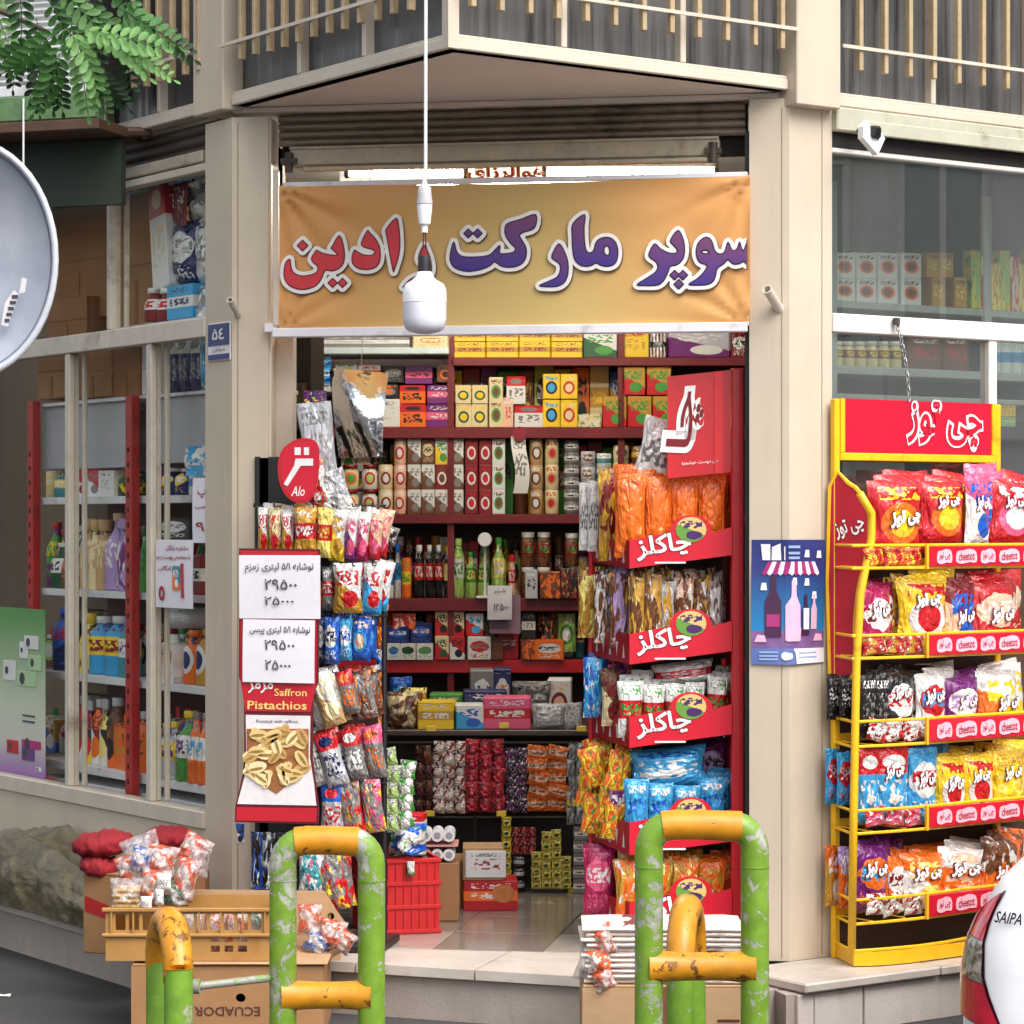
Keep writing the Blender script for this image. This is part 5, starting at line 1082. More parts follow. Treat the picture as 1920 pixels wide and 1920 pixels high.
# ================================================================== YELLOW SNACK RACK against the bright window
yk = thing('yellow_snack_rack', 'yellow wire snack rack with red header sign and five wire trays under the window', 'display rack', FR.world(0, 0, ZF), FR.a)
def YX(px, py, d): x, z = FR.hit(px, py, d); return x, z-ZF
YB, YF = -.03, -.27
xl = YX(1566, 1000, YB)[0]; xr = YX(1868, 800, YB)[0]; xr2 = xr+.16
zt_ = YX(1570, 748, YB)[1]
for xx in (xl, xr):
    m = M(); m.box(xx-.013, xx+.013, YB-.012, YB+.012, 0, zt_, .003); m.obj('post', mYellow, yk)
h0, h1 = YX(1710, 866, YB)[1], YX(1710, 752, YB)[1]
m = M()
m.box(xl+.014, xr-.014, YB-.014, YB+.01, h0, h0+.028, .003); m.box(xl+.014, xl+.034, YB-.014, YB+.01, h0+.0285, h1); m.box(xr-.034, xr-.014, YB-.014, YB+.01, h0+.0285, h1); m.obj('header_frame', mYellow, yk)
m = M(); m.box(xl+.0345, xr-.0345, YB-.008, YB+.004, h0+.0288, h1); hd = m.obj('header', plain('header_red', (206, 20, 50), .35), yk)
hz = (h0+.03+h1)/2
for t_, bold_, mt, yy in (('چی توز', .10, plain('header_maroon', (110, 6, 28), .4), -.0092), ('چی توز', .085, mLet, -.0106), ('چی توز', .022, plain('header_red', (206, 20, 50), .35), -.012)):
    lettering(t_, .37+bold_*.2, .165+bold_*.2, mt, hd, (xl+(xr-xl)*.66, YB+yy, hz+.01), (0, .03, 0), bold=bold_)
# side shield: crimson panel with yellow rim
sp = [(1556, 912), (1590, 906), (1616, 930), (1632, 975), (1634, 1020), (1620, 1060), (1608, 1110), (1602, 1180), (1602, 1262), (1556, 1266)]
FS = Frame(FR.world(xl-.012, YB-.005)[:2], 45-62)
def onS(l): return [(FS.hit(px, py, 0)[0], FS.hit(px, py, 0)[1]-ZF) for px, py in l]
sh_ = bpy.data.objects.new('side_shield', None); COL.objects.link(sh_); sh_.parent = yk; sh_.empty_display_size = .05
lx, ly = FR.loc(*FS.world(0, 0)[:2]); sh_.location = (lx, ly, 0); sh_.rotation_euler = (0, 0, math.radians(-62))
m = M(); m.prism(smooth_loop(onS(sp), 2), -.002, .006); m.obj('panel', plain('shield_red', (176, 22, 44), .35), sh_)
P3 = onS(sp); m = M(); L_ = smooth_loop(P3, 2); m.tube([(p[0], .002, p[1]) for p in L_], .0085, 6, False, True); m.obj('rim', mYellow, sh_)
cx, cz = onS([(1594, 990)])[0]
lettering('چی توز', .115, .075, plain('header_maroon', (110, 6, 28), .4), sh_, (cx, -.004, cz), (0, -.3, 0), bold=.055); lettering('چی توز', .11, .07, mLet, sh_, (cx, -.0055, cz), (0, -.3, 0), bold=.02)
# front corner post and base
pf = [FR.hit(px, py, YF+.05) for px, py in ((1612, 925), (1634, 962), (1634, 1010), (1614, 1110), (1606, 1240), (1601, 1500), (1597, 1780))]
XF = pf[5][0]
m = M(); m.tube([(p[0], YF+.05, max(0, p[1]-ZF)) for p in pf], .014, 8); m.obj('post', mYellow, yk, smooth=True)
XE = xr2+.25
m = M(); m.tube([(XE, YF+.02, 0), (XE, YF+.02, 1.2)], .013, 8); m.obj('post', mYellow, yk, smooth=True)
def loop(z, bow=.03): 
    n = 10; fr_ = [(XF+(XE-XF)*k/n, YF+.05-bow*math.sin(math.pi*min(1, k/n*2.2)/1.0)*.9 if k < 5 else YF+.05-bow*.3, z) for k in range(n+1)]
    return [(xl, YB, z)]+[(XF-.004, YF+.05, z)]+fr_[1:]
zb0 = .0
m = M(); 
pts = loop(.055, .05)
m.tube(pts, .006, 6); m.obj('base_rail', mYellow, yk)
P = [(xl, YB), (XF, YF+.05), (XF+.08, YF+.01), (XF+.2, YF-.01), (XE-.08, YF), (XE, YF+.04), (XE, YB), ]
for k in range(5):
    p, q = P[k], P[k+1]; dx, dy = q[0]-p[0], q[1]-p[1]; L = math.hypot(dx, dy); nx, ny = -dy/L*.012, dx/L*.012
    m = M(); m.slab([p, q, (q[0]+nx, q[1]+ny), (p[0]+nx, p[1]+ny)], .004, .05); m.obj('base_band', mYellow, yk)
mTicket = plain('ticket_red', (196, 18, 44), .35); mPinkBlob = plain('ticket_pink', (246, 176, 190), .4)
YZ = []
for i, (p0, p1) in enumerate(((1022, 1064), (1188, 1230), (1346, 1392), (1510, 1552), (1674, 1718))):
    z0, z1 = YX(1760, p1, YF+.02)[1], YX(1760, p0, YF+.02)[1]; YZ.append(z0)
    tr_ = bpy.data.objects.new('tray', None); COL.objects.link(tr_); tr_.parent = yk; tr_.empty_display_size = .05
    m = M(); m.tube(loop(z0), .0055, 6); m.obj('wire', mYellow, tr_); m = M(); m.tube(loop(z1), .0055, 6); m.obj('wire', mYellow, tr_)
    xa = YX(1738, p0, YF+.02)[0]; xb = xa+.56; lp = loop(z0)
    yy = YF+.012
    m = M(); m.box(xa, xb, yy, yy+.006, z0+.004, z1-.004, .002); m.obj('ticket_strip', mTicket, tr_)
    for xx in (xa-.004, xb+.004):
        m = M(); m.box(xx-.005, xx+.005, yy-.002, yy+.01, z0-.005, z1+.005, .001); m.obj('ticket_clip', mYellow, tr_)
    for k, (t_, w_) in enumerate((('چی توز', .075), ('cheetoz', .105), ('چی توز', .075), ('cheetoz', .105), ('چی توز', .075))):
        cx = xa+.075+k*.107; cz = (z0+z1)/2; hh = (z1-z0)*.36; lp2 = [(-.5, -.7), (-.2, -.95), (.15, -.75), (.48, -.8), (.52, .1), (.4, .75), (.1, .9), (-.15, .7), (-.45, .55)]
        m = M(); m.prism(smooth_loop([(cx+a*w_*.95, cz+b_*hh) for a, b_ in lp2], 2), yy-.003, yy-.001); m.obj('ticket_blob', mPinkBlob, tr_)
        lettering(t_, w_*.75, hh*1.05, plain('ticket_letter', (150, 16, 48), .5), tr_, (cx, yy-.0045, cz), (0, -.05, 0), bold=.01)
    nW = 9
    for k in range(nW):
        x = xl+(XE-xl)*k/(nW-1); m = M(); m.tube([(x, YB, z0+.004), (x, YF+.045, z0+.004)], .0025, 5); m.obj('shelf_wire', mYellow, tr_)
    m = M(); m.box(xl, XE, YB-.004, YB, z0, z0+.03); m.obj('back_strip', mYellow, tr_)
m = M(); m.box(xl+.02, XE, YB+.006, YB+.012, .06, YZ[0]+.3); m.obj('back_panel', plain('rack_back_brown', (70, 50, 36), .7), yk)
YR = ' of the yellow rack'
d1 = -.20; d2 = -.12
bags(FR, [('bag', (1648, 900, 1742, 1050), ('r', 'o', 'y'), 'big red crisp bag with yellow circle', 'circle', d1-.01, 0), ('bag', (1738, 902, 1824, 1030), ('r', 'o', 'y'), 'big red crisp bag with yellow circle', 'circle', d1, 0), ('bag', (1816, 888, 1866, 1024), ('pk', 'w', 'b'), 'pink and white crisp bag', 'split', d1-.01, 0), ('bag', (1866, 902, 1940, 1030), ('r', 'pk', 'w'), 'red crisp bag with pink circle', 'circle', d1, .1), ('bag', (1655, 895, 1740, 1000), ('y', 'r', 'gd'), 'yellow topped crisp bag behind red ones', 'top', d2+.02, 0), ('bag', (1745, 893, 1830, 1000), ('y', 'r', 'gd'), 'yellow topped crisp bag behind red ones', 'top', d2+.02, 0)], ' in the top tray'+YR)
bags(FR, [('bag', (1622, 1100, 1682, 1228), ('m', 'w', 'dr'), 'maroon crisp bag with white letters', 'spot', d1, 0), ('bag', (1664, 1084, 1718, 1226), ('y', 'gd', 'br'), 'gold crisp bag', 'wild', d2, 0), ('bag', (1700, 1082, 1790, 1224), ('y', 'w', 'r'), 'yellow crisp bag with red heart', 'circle', d1, 0), ('bag', (1782, 1094, 1838, 1222), ('dr', 'pe', 'b'), 'dark red crisp bag with orange print', 'split', d1, 0), ('bag', (1832, 1088, 1920, 1222), ('r', 'pe', 'w'), 'scarlet crisp bag with pale letters', 'spot', d1, 0)], ' in the second tray'+YR)
bags(FR, [('bag', (1556, 1264, 1580, 1350), ('k', 'w', 'gr'), 'slim dark chocolate packet', 'plain', -.06, 0), ('bag', (1578, 1266, 1602, 1352), ('k', 'w', 'gr'), 'slim dark chocolate packet', 'plain', -.1, 0), ('bag', (1618, 1266, 1648, 1384), ('k', 'gr', 'w'), 'dark brown packet', 'plain', d1, 0), ('bag', (1644, 1266, 1672, 1384), ('k', 'gr', 'w'), 'dark brown packet', 'plain', d1, 0), ('bag', (1662, 1262, 1728, 1384), ('k', 'w', 'r'), 'black crisp bag with red letters', 'spot', d1-.01, 0), ('bag', (1726, 1264, 1784, 1384), ('w', 'r', 'lb'), 'white crisp bag with red letters', 'spot', d1, 0), ('bag', (1782, 1272, 1846, 1382), ('p', 'w', 'li'), 'purple puff bag with white letters', 'spot', d1, 0), ('bag', (1842, 1258, 1930, 1382), ('w', 'o', 'y'), 'white crisp bag with orange flames', 'split', d1, 0)], ' in the third tray'+YR)
bags(FR, [('bag', (1552, 1404, 1580, 1508), ('lb', 'r', 'w'), 'blue puff bag by the pillar', 'spot', -.06, 0), ('bag', (1574, 1410, 1602, 1510), ('lb', 'r', 'w'), 'blue puff bag by the pillar', 'spot', -.1, 0), ('bag', (1614, 1406, 1656, 1544), ('lb', 'r', 'w'), 'blue puff bag with red cap', 'top', d1, 0), ('bag', (1648, 1404, 1714, 1544), ('lb', 'r', 'w'), 'blue puff bag with red cap', 'top', d1-.01, 0), ('bag', (1708, 1404, 1768, 1544), ('lb', 'w', 'r'), 'blue puff bag with white letters', 'spot', d1, 0), ('bag', (1764, 1420, 1820, 1544), ('y', 'w', 'r'), 'yellow puff bag with red heart', 'circle', d1, 0), ('bag', (1814, 1416, 1874, 1542), ('y', 'w', 'r'), 'yellow puff bag with red heart', 'circle', d1-.01, 0), ('bag', (1866, 1408, 1936, 1540), ('y', 'yl', 'gd'), 'plain yellow puff bag', 'plain', d1, 0)], ' in the fourth tray'+YR)
bags(FR, [('bag', (1552, 1586, 1582, 1700), ('o', 'gd', 'w'), 'orange crisp bag by the pillar', 'split', -.06, 0), ('bag', (1576, 1588, 1602, 1704), ('li', 'o', 'w'), 'mauve crisp bag by the pillar', 'split', -.1, 0), ('bag', (1606, 1588, 1674, 1712), ('p', 'o', 'lb'), 'violet crisp bag with orange letters', 'spot', d1, .08), ('bag', (1664, 1606, 1708, 1712), ('o', 'w', 'dr'), 'orange crisp bag with white W', 'spot', d1+.02, 0), ('bag', (1698, 1602, 1780, 1708), ('o', 'w', 'yl'), 'orange and cream crisp bag', 'split', d1-.01, .06), ('bag', (1768, 1592, 1850, 1704), ('o', 'w', 'pe'), 'orange crisp bag with white panel', 'top', d1-.01, .1), ('bag', (1842, 1574, 1916, 1700), ('o', 'br', 'w'), 'brown and orange crisp bag', 'wild', d1, .15)], ' in the lowest tray'+YR)
for i, (p0, p1, c, l) in enumerate(((1024, 1062, ('r', 'o', 'y'), 'red and orange'), (1190, 1228, ('gd', 'r', 'w'), 'gold and red'), (1350, 1390, ('r', 'w', 'dr'), 'red and white'), (1514, 1550, ('r', 'pk', 'w'), 'red and pink'), (1676, 1716, ('w', 'dr', 'o'), 'white and maroon'))):
    for k, (a, b_) in enumerate(((1626, 1668), (1664, 1702), (1700, 1736))):
        put('bag', FR, d1-.035+.004*k, (a, p0, b_, p1), c, l+' small packet behind the wire of tray %s' % ('one', 'two', 'three', 'four', 'five')[i], style='wild', ry=PR.uniform(-.3, .3), group=l+' small packets', depth=.03)
# ================================================================== BANNER
x0, x1, z0, z1 = FC.rect((524, 338, 1406, 616), -.03)
bn = thing('shop_banner', 'wide ochre fabric banner with large red and purple Persian shop name', 'banner', ((x0+x1)/2, -.035, (z0+z1)/2))
bw, bh = x1-x0, z1-z0
def fold(u, v):
    """tension folds running in from the four tied corners"""
    s = 0
    for cu, cv, sg, amp in ((0, 1, 1, 1.0), (0, 0, 1, .75), (1, 1, -1, .7), (1, 0, -1, .6)):
        dx = abs(u-cu)*bw; dz = abs(v-cv)*bh; r = math.hypot(dx, dz)+1e-4; a = math.atan2(dz, dx)
        s += amp*.016*math.sin(a*13+1.0)*math.exp(-r/.20)*min(1, r/.03)
        s += amp*.010*math.sin(a*26+1.0)*math.exp(-r/.12)*min(1, r/.03)
    s += .006*math.sin(v*11+u*5)*math.exp(-((v-.9)/.12)**2)+.003*noise.noise(Vector((u*7, v*3, 2)))
    return s
def bcol():
    b = NB('banner_print'); x, y, z = b.gen(); t = b.math('ABSOLUTE', b.math('SUBTRACT', x, .52)); t = b.math('ADD', b.math('MULTIPLY', t, 1.5), b.math('MULTIPLY', z, .28))
    P = b.geo(); wv = b.noise(b.mapv(P, (400, 400, 400)), 1, 2)
    b.col(b.mix(b.ramp(t, .1, .85, True), lin((206, 176, 108)), lin((214, 152, 88)))); b.rough(.55); b.bump(wv, .08, .001)
    b.b.inputs['Subsurface Weight'].default_value = 0.0; return b.m
mBan = bcol()
m = M(); m.grid(lambda u, v: ((u-.5)*bw, fold(u, v), (v-.5)*bh+.012*math.sin(math.pi*u)*(-1 if v > .5 else .3)*abs(v-.5)*2), 90, 34); m.grid(lambda u, v: ((u-.5)*bw, fold(u, v)+.002, (v-.5)*bh+.012*math.sin(math.pi*u)*(-1 if v > .5 else .3)*abs(v-.5)*2), 90, 34, True)
m.obj('cloth', mBan, bn, smooth=True)
K1 = lambda l: [(500+a*460/1920, 320+b_*460/1920) for a, b_ in l]
K2 = lambda l: [(820+a*.3125, 320+b_*.3125) for a, b_ in l]
dia = lambda cx, cy, r: [(cx-r, cy), (cx, cy-r), (cx+r, cy), (cx, cy+r)]
RED = [K1([(180,695),(150,730),(140,800),(150,860),(190,905),(260,930),(330,925),(390,900),(430,850),(450,800),(470,780),(520,785),(570,765),(605,720),(612,650),(600,570),(570,510),(520,590),(510,610),(545,640),(560,660),(540,665),(470,655),(420,640),(395,625),(375,650),(355,690),(370,720),(400,745),(405,770),(390,800),(340,820),(270,825),(215,800),(195,760),(190,710)]),
       K1([(790,475),(745,570),(770,600),(835,620),(850,645),(820,665),(760,660),(710,635),(690,625),(672,680),(680,730),(720,765),(790,775),(850,760),(885,720),(893,650),(880,580),(850,530),(810,490)]), K1([(1015,375),(940,460),(945,520),(990,770),(1005,770),(1040,650),(1045,540),(1035,430)]),
       K1([(1232,585),(1190,690),(1230,740),(1240,780),(1200,820),(1130,850),(1075,905),(1085,915),(1180,905),(1250,870),(1290,800),(1290,720),(1265,640)])]
REDD = [K1(dia(285,588,42)), K1(dia(520,880,36)), K1(dia(597,880,36))]
PUR = [K2([(100,430),(85,480),(80,540),(110,585),(180,605),(260,595),(320,570),(345,548),(390,575),(450,580),(500,565),(530,530),(535,470),(510,420),(495,390),(520,370),(585,345),(592,265),(500,295),(430,315),(410,340),(412,390),(445,440),(470,465),(460,490),(400,500),(375,495),(378,450),(350,475),(310,510),(220,520),(150,515),(120,490),(108,450)]),
       K2([(730,440),(690,510),(700,535),(735,560),(740,600),(720,640),(670,665),(615,690),(650,697),(720,695),(765,670),(785,620),(785,550),(765,490)]),
       K2([(885,265),(815,320),(812,400),(815,480),(830,540),(870,572),(920,572),(955,555),(985,570),(1030,575),(1070,555),(1085,500),(1075,440),(1040,405),(990,405),(955,430),(940,480),(915,495),(895,480),(885,430),(882,340)]),
       K2([(1445,360),(1400,420),(1420,450),(1440,475),(1435,495),(1390,495),(1340,470),(1305,440),(1275,490),(1275,520),(1310,545),(1325,575),(1310,610),(1260,645),(1200,685),(1250,690),(1320,688),(1360,660),(1385,610),(1400,575),(1440,565),(1475,530),(1485,470),(1475,410)]),
       K2([(1600,405),(1565,440),(1555,500),(1575,550),(1620,570),(1600,610),(1560,650),(1510,683),(1560,688),(1630,682),(1665,650),(1680,590),(1720,560),(1745,535),(1775,560),(1810,560),(1840,545),(1862,558),(1862,430),(1845,470),(1830,480),(1815,430),(1800,470),(1770,480),(1745,430),(1725,490),(1690,500),(1665,480),(1650,430),(1630,405)])]
PURD = [K2(dia(188,378,27)), K2(dia(244,378,27)), K2(dia(1425,628,29)), K2(dia(1475,628,29)), K2(dia(1450,683,29))]
HOLES = {2: [K2([(1000,480),(1010,455),(1028,455),(1036,485),(1030,508),(1010,505)])], 4: [K2([(1582,488),(1600,478),(1625,482),(1632,495),(1605,500)])]}
toB = lambda l: [(FC.hit(px, py, -.04)[0]-(x0+x1)/2, FC.hit(px, py, -.04)[1]-(z0+z1)/2) for px, py in l]
mLR = plain('banner_red', (206, 52, 62), .5, 0, .1); mLRd = plain('banner_dark_red', (110, 14, 30), .5); mLP = NB('banner_purple'); _x, _y, _z = mLP.gen(); mLP.col(mLP.mix(_z, lin((60, 40, 130)), lin((116, 62, 104)))); mLP = mLP.m; mLPd = plain('banner_dark_purple', (44, 16, 60), .5); mLW = plain('banner_white', (238, 232, 226), .5)
mInkB = plain('banner_shadow_print', (92, 60, 34), .6)
def letters(shapes, dots, holes, mat, dark):
    S = [[smooth_loop(toB(l), 3)]+[smooth_loop(toB(h), 2) for h in holes.get(i, [])] for i, l in enumerate(shapes)]+[[toB(l)] for l in dots]
    g = sdf_shapes(S, .0036)
    g[0][:, int((bw/2-.006-g[1])/g[3]):] = 1.0      # print ends at the banner edge
    for nm, iso, mt, y, dx, dz in (('letter_shadow', .0150, mInkB, -.0100, .004, -.005), ('letter_outline', .0155, mLW, -.0112, 0, 0), ('letter_edge', .0025, dark, -.0124, 0, 0), ('letter', -.0022, mat, -.0136, 0, 0)):
        for m in sdf_fill(g, iso, y, dx, dz): m.obj(nm, mt, bn)
letters(RED, REDD, {}, mLR, mLRd); letters(PUR, PURD, HOLES, mLP, mLPd)
mRailW = plain('white_steel_rail', (226, 222, 226), .4, 0, .08, 6, 0, (170, 160, 160), 6)
xa, xb = FC.hit(512, 620, -.03)[0], DJR-.004
za = FC.hit(960, 628, -.03)[1]; zb_ = FC.hit(960, 610, -.03)[1]
m = M(); m.box(xa-(x0+x1)/2, xb-(x0+x1)/2, -.012, .02, za-(z0+z1)/2, zb_-(z0+z1)/2, .004); m.obj('bottom_rail', mRailW, bn)
za = FC.hit(700, 348, -.03)[1]; zb_ = FC.hit(700, 338, -.03)[1]
m = M(); m.box(FC.hit(530, 345, -.03)[0]-(x0+x1)/2, xb-(x0+x1)/2, .004, .02, za-(z0+z1)/2, zb_-(z0+z1)/2, .003); m.obj('top_rail', mRailW, bn)
m = M(); m.box(xa-(x0+x1)/2, xa+.02-(x0+x1)/2, .0, .024, FC.hit(520, 610, -.03)[1]-(z0+z1)/2, FC.hit(520, 318, -.03)[1]-(z0+z1)/2, .003); m.obj('side_rail', mCreamTrim, bn)
m = M(); m.box(xa-(x0+x1)/2-.03, xa-(x0+x1)/2, .0, .03, -bh/2, -bh/2+.03); m.box(xb-(x0+x1)/2-.001, xb-(x0+x1)/2+.006, .0, .02, -bh/2, -bh/2+.03); m.obj('bracket', mRailW, bn)

# ================================================================== HANGING LAMP
FH = camframe(8.1)
bx, _ = FH.hit(796, 560); 
top = 4.4
t = thing('hanging_bulb', 'large white LED bulb on a pale cord with socket, hanging before the banner', 'lamp', FH.world(bx, 0, 0), FH.a)
hz_ = lambda py: FH.hit(800, py)[1]; pxm = 8.1/FPX
m = M(); m.tube([(.006, 0, top), (.004, 0, 3.4), (.003, 0, hz_(335))], .0052, 8); m.obj('cord', mWhite, t)
m = M(); m.lathe([(3*pxm, hz_(335)), (6*pxm, hz_(345)), (12*pxm, hz_(352)), (13*pxm, hz_(365)), (15*pxm, hz_(380)), (15*pxm, hz_(383))][::-1], 16); m.obj('socket', plain('grey_socket', (190, 186, 190), .4), t, smooth='auto')
m = M(); m.lathe([(14.5*pxm, hz_(384)), (14*pxm, hz_(395)), (11*pxm, hz_(420)), (6*pxm, hz_(424)), (6*pxm, hz_(436))][::-1], 16); m.obj('adapter', mWhite, t, smooth='auto')
for s in (-1, 1):
    m = M(); m.tube([(s*.003, 0, hz_(436)), (s*.004, -.002, hz_(460)), (s*.012, 0, hz_(482))], .0022, 6); m.obj('lead', plain('brown_lead', (74, 24, 18), .4), t)
m = M(); m.lathe([(11*pxm, hz_(480)), (12.5*pxm, hz_(490)), (13*pxm, hz_(512))][::-1], 16); m.obj('lampholder', mBlack, t, smooth='auto')
m = M(); m.lathe([(14*pxm, hz_(510)), (16*pxm, hz_(518)), (24*pxm, hz_(526)), (36*pxm, hz_(533)), (40*pxm, hz_(541)), (41.5*pxm, hz_(552)), (41.5*pxm, hz_(568))][::-1], 28); m.obj('bulb_body', plain('bulb_white', (246, 246, 250), .25), t, smooth='auto')
m = M(); m.lathe([(41*pxm, hz_(568.5)), (41*pxm, hz_(598)), (38.5*pxm, hz_(611)), (34*pxm, hz_(618)), (28*pxm, hz_(622)), (10*pxm, hz_(626))][::-1], 28); m.obj('diffuser', plain('bulb_diffuser', (222, 222, 234), .35), t, smooth='auto')
# bracket arm that carries the cord, above the picture
p = FH.world(bx, 0); t['label'] = t['label']
m = M(); l1 = FH.loc(*CORN); m.tube([(0, 0, top), ((l1[0]-bx)*.5, l1[1]*.5, top+.02), (l1[0]-bx, l1[1]+.03, top)], .008, 6); m.obj('bracket', mShutDark, t)

# ================================================================== SMALL FIXTURES ON THE PILLARS
x0, x1, z0, z1 = FL.rect((391, 605, 434, 676), -.004)
x0 = max(x0, PLX+.004); x1 = min(x1, -.004)
t = thing('house_number_plate', 'blue enamel house number plate reading 54 on the cream pillar', 'sign', FL.world((x0+x1)/2, -.002, (z0+z1)/2), FL.a)
w_, h_ = x1-x0, z1-z0
m = M(); m.box(-w_/2, w_/2, -.004, 0, -h_/2, h_/2, .001); m.obj('plate', mBWhite, t)
m = M(); m.box(-w_/2+.004, w_/2-.004, -.0062, -.0045, -h_*.10, h_/2-.004); m.box(-w_/2+.004, w_/2-.004, -.0062, -.0045, -h_/2+.004, -h_*.33); m.obj('enamel', plain('enamel_blue', (34, 52, 112), .3), t)
lettering('۵٤', w_*.56, h_*.3, mBWhite, t, (0, -.0075, h_*.2), bold=.02); lettering('خیابان', w_*.6, h_*.11, mInk, t, (0, -.0055, -h_*.215), bold=.008)
mPipe = plain('pvc_pipe', (206, 198, 186), .45, 0, .15, 20)
def stub(label, base, tip, r):
    d = (Vector(tip)-Vector(base)); t = thing('pipe_stub', label, 'pipe', base)
    m = M(); n = 12; dn = d.normalized(); a = dn.orthogonal().normalized(); b_ = dn.cross(a); vs = []; 
    for (q, rr) in ((Vector((0,0,0)), r), (d, r), (d, r*.78), (d*.35, r*.78)):
        for k in range(n): an = 2*math.pi*k/n; vs.append(q+rr*(a*math.cos(an)+b_*math.sin(an)))
    fs = [(i*n+k, i*n+(k+1) % n, (i+1)*n+(k+1) % n, (i+1)*n+k) for i in range(3) for k in range(n)]; fs.append(tuple(3*n+k for k in range(n)))
    m.add(vs, fs); m.obj('pipe', mPipe, t, smooth='auto'); m = M(); m.tube([d*.3, d*.6], r*.76, 10); m.obj('bore', mDark, t)
p0 = FC.hit(1464, 584, 0); p1 = FC.hit(1438, 542, -.10)
stub('short grey plastic pipe stub sticking out of the bright pillar', (p0[0], .02, p0[1]), (p1[0], -.10, p1[1]), .017)
p0 = FC.hit(447, 596, 0); p1 = FC.hit(431, 562, -.10)
stub('short cream pipe stub sticking out of the pillar above the number plate', (p0[0], .02, p0[1]), (p1[0], -.10, p1[1]), .012)
# poster folded round the pillar corner
ps = thing('drink_poster', 'blue drinks poster with four bottles under a striped awning, on the pillar', 'poster', (XR, 0, 0))
zt_, zb_ = FC.hit(1445, 1012, 0)[1], FC.hit(1445, 1246, 0)[1]; XA = FC.hit(1409, 1100, -.004)[0]-XR; SB = FR.hit(1545, 1100, -.004)[0]
LT = -XA+SB
def pp(u, v, e=.0):
    s = u*LT; z = zb_+(zt_-zb_)*v; off = .006+e+.006*math.sin(v*5+u*4)*(.4+abs(v-.5))
    if s < -XA:
        k = (-XA-s); return (-k, -off, z)
    k = s+XA; wx, wy, _ = FR.world(k, -off); 
    return (wx-XR, wy, z)
def pposter():
    b = NB('poster_ground'); P = b.objc(); sp = b.n('ShaderNodeSeparateXYZ'); b.l(P, sp.inputs[0]); z = sp.outputs[2]
    f = b.ramp(z, zb_, zt_); col = b.mix(b.ramp(f, .25, .75), lin((28, 128, 186)), lin((40, 52, 116))); col = b.mix(b.math('LESS_THAN', f, .27), col, b.mix(b.noise(P, 20, 3), lin((86, 60, 120)), lin((150, 110, 160))))
    col = b.mix(b.math('LESS_THAN', f, .13), col, lin((96, 116, 176))); b.col(col); b.rough(.4); return b.m
m = M(); m.grid(lambda u, v: pp(u, v), 24, 14); m.grid(lambda u, v: pp(u, v, -.0015), 24, 14, True); m.obj('sheet', pposter(), ps, smooth=False)
def pshape(pts, mat, nm, e):
    uf = -XA/LT; halves = []
    for sg in (-1, 1):                                    # printed shapes bend with the sheet at the pillar corner
        o_ = []
        for i, p in enumerate(pts):
            q = pts[(i+1) % len(pts)]; a = (p[0]-uf)*sg; b_ = (q[0]-uf)*sg
            if a >= 0: o_.append(p)
            if a*b_ < 0: f = a/(a-b_); o_.append((p[0]+(q[0]-p[0])*f, p[1]+(q[1]-p[1])*f))
        if len(o_) > 2: halves.append(o_)
    for h in halves: pshape1(h, mat, nm, e)
def pshape1(pts, mat, nm, e):
    m = M(); n = len(pts); tri = tessellate_polygon([[Vector((p[0], p[1], 0)) for p in pts]])
    vs = [pp(p[0], 1-p[1], e) for p in pts]; fs = []
    for tt in tri:
        a, b_, c = (pts[i] for i in tt); ar = (b_[0]-a[0])*(c[1]-a[1])-(c[0]-a[0])*(b_[1]-a[1]); fs.append(tuple(tt) if ar < 0 else tuple(tt)[::-1])
    m.add(vs, fs); return m.obj(nm, mat, ps)
Q = lambda l: [((a-125)/1010, (b_-100)/1710) for a, b_ in l]
mPW = plain('poster_white', (236, 232, 238), .5); mPP = plain('poster_pink', (240, 180, 206), .5); mPM = plain('poster_magenta', (160, 40, 110), .5); mPD = plain('poster_plum', (64, 24, 62), .5); mPG = plain('poster_grey_blue', (150, 172, 214), .5)
pshape(Q([(620, 1590), (1130, 1590), (1130, 1790), (665, 1800), (655, 1660)]), mPW, 'white_panel', .003)
ys_ = 400
for k in range(12):
    xa_, xb_ = 330+k*52, 382+k*52; la, lb = 250+k*65, 315+k*65
    pshape(Q([(xa_, 400), (xb_, 400), (lb, 560), ((la+lb)/2, 590), (la, 560)]), mPM if k % 2 == 0 else mPW, 'awning_stripe', .0035)
def pbot(cx, top_, bot_, w_, mat, nm): pshape(Q([(cx-w_*.18, top_), (cx+w_*.18, top_), (cx+w_*.2, top_+(bot_-top_)*.25), (cx+w_*.5, top_+(bot_-top_)*.42), (cx+w_*.5, bot_), (cx-w_*.5, bot_), (cx-w_*.5, top_+(bot_-top_)*.42), (cx-w_*.2, top_+(bot_-top_)*.25)]), mat, nm, .004)
pbot(390, 600, 1430, 200, mPD, 'bottle_picture'); pbot(640, 660, 1480, 200, mPP, 'bottle_picture'); pbot(830, 850, 1410, 120, mPD, 'bottle_picture'); pbot(960, 850, 1330, 90, mPP, 'bottle_picture')
pshape(Q([(310, 1120), (470, 1120), (470, 1290), (310, 1290)]), mPM, 'label_picture', .005); pshape(Q([(790, 1040), (880, 1040), (880, 1330), (790, 1330)]), mPW, 'label_picture', .005); pshape(Q([(540, 1300), (750, 1300), (730, 1490), (560, 1490)]), mPP, 'bucket_picture', .005)
pshape(Q([(240, 160), (355, 160), (355, 380), (260, 380)]), mPW, 'logo_block', .0035); pshape(Q([(375, 200), (480, 150), (490, 380), (370, 380)]), mPW, 'logo_block', .0035); pshape(Q([(525, 190), (540, 190), (540, 380), (525, 380)]), mPW, 'rule', .0035)
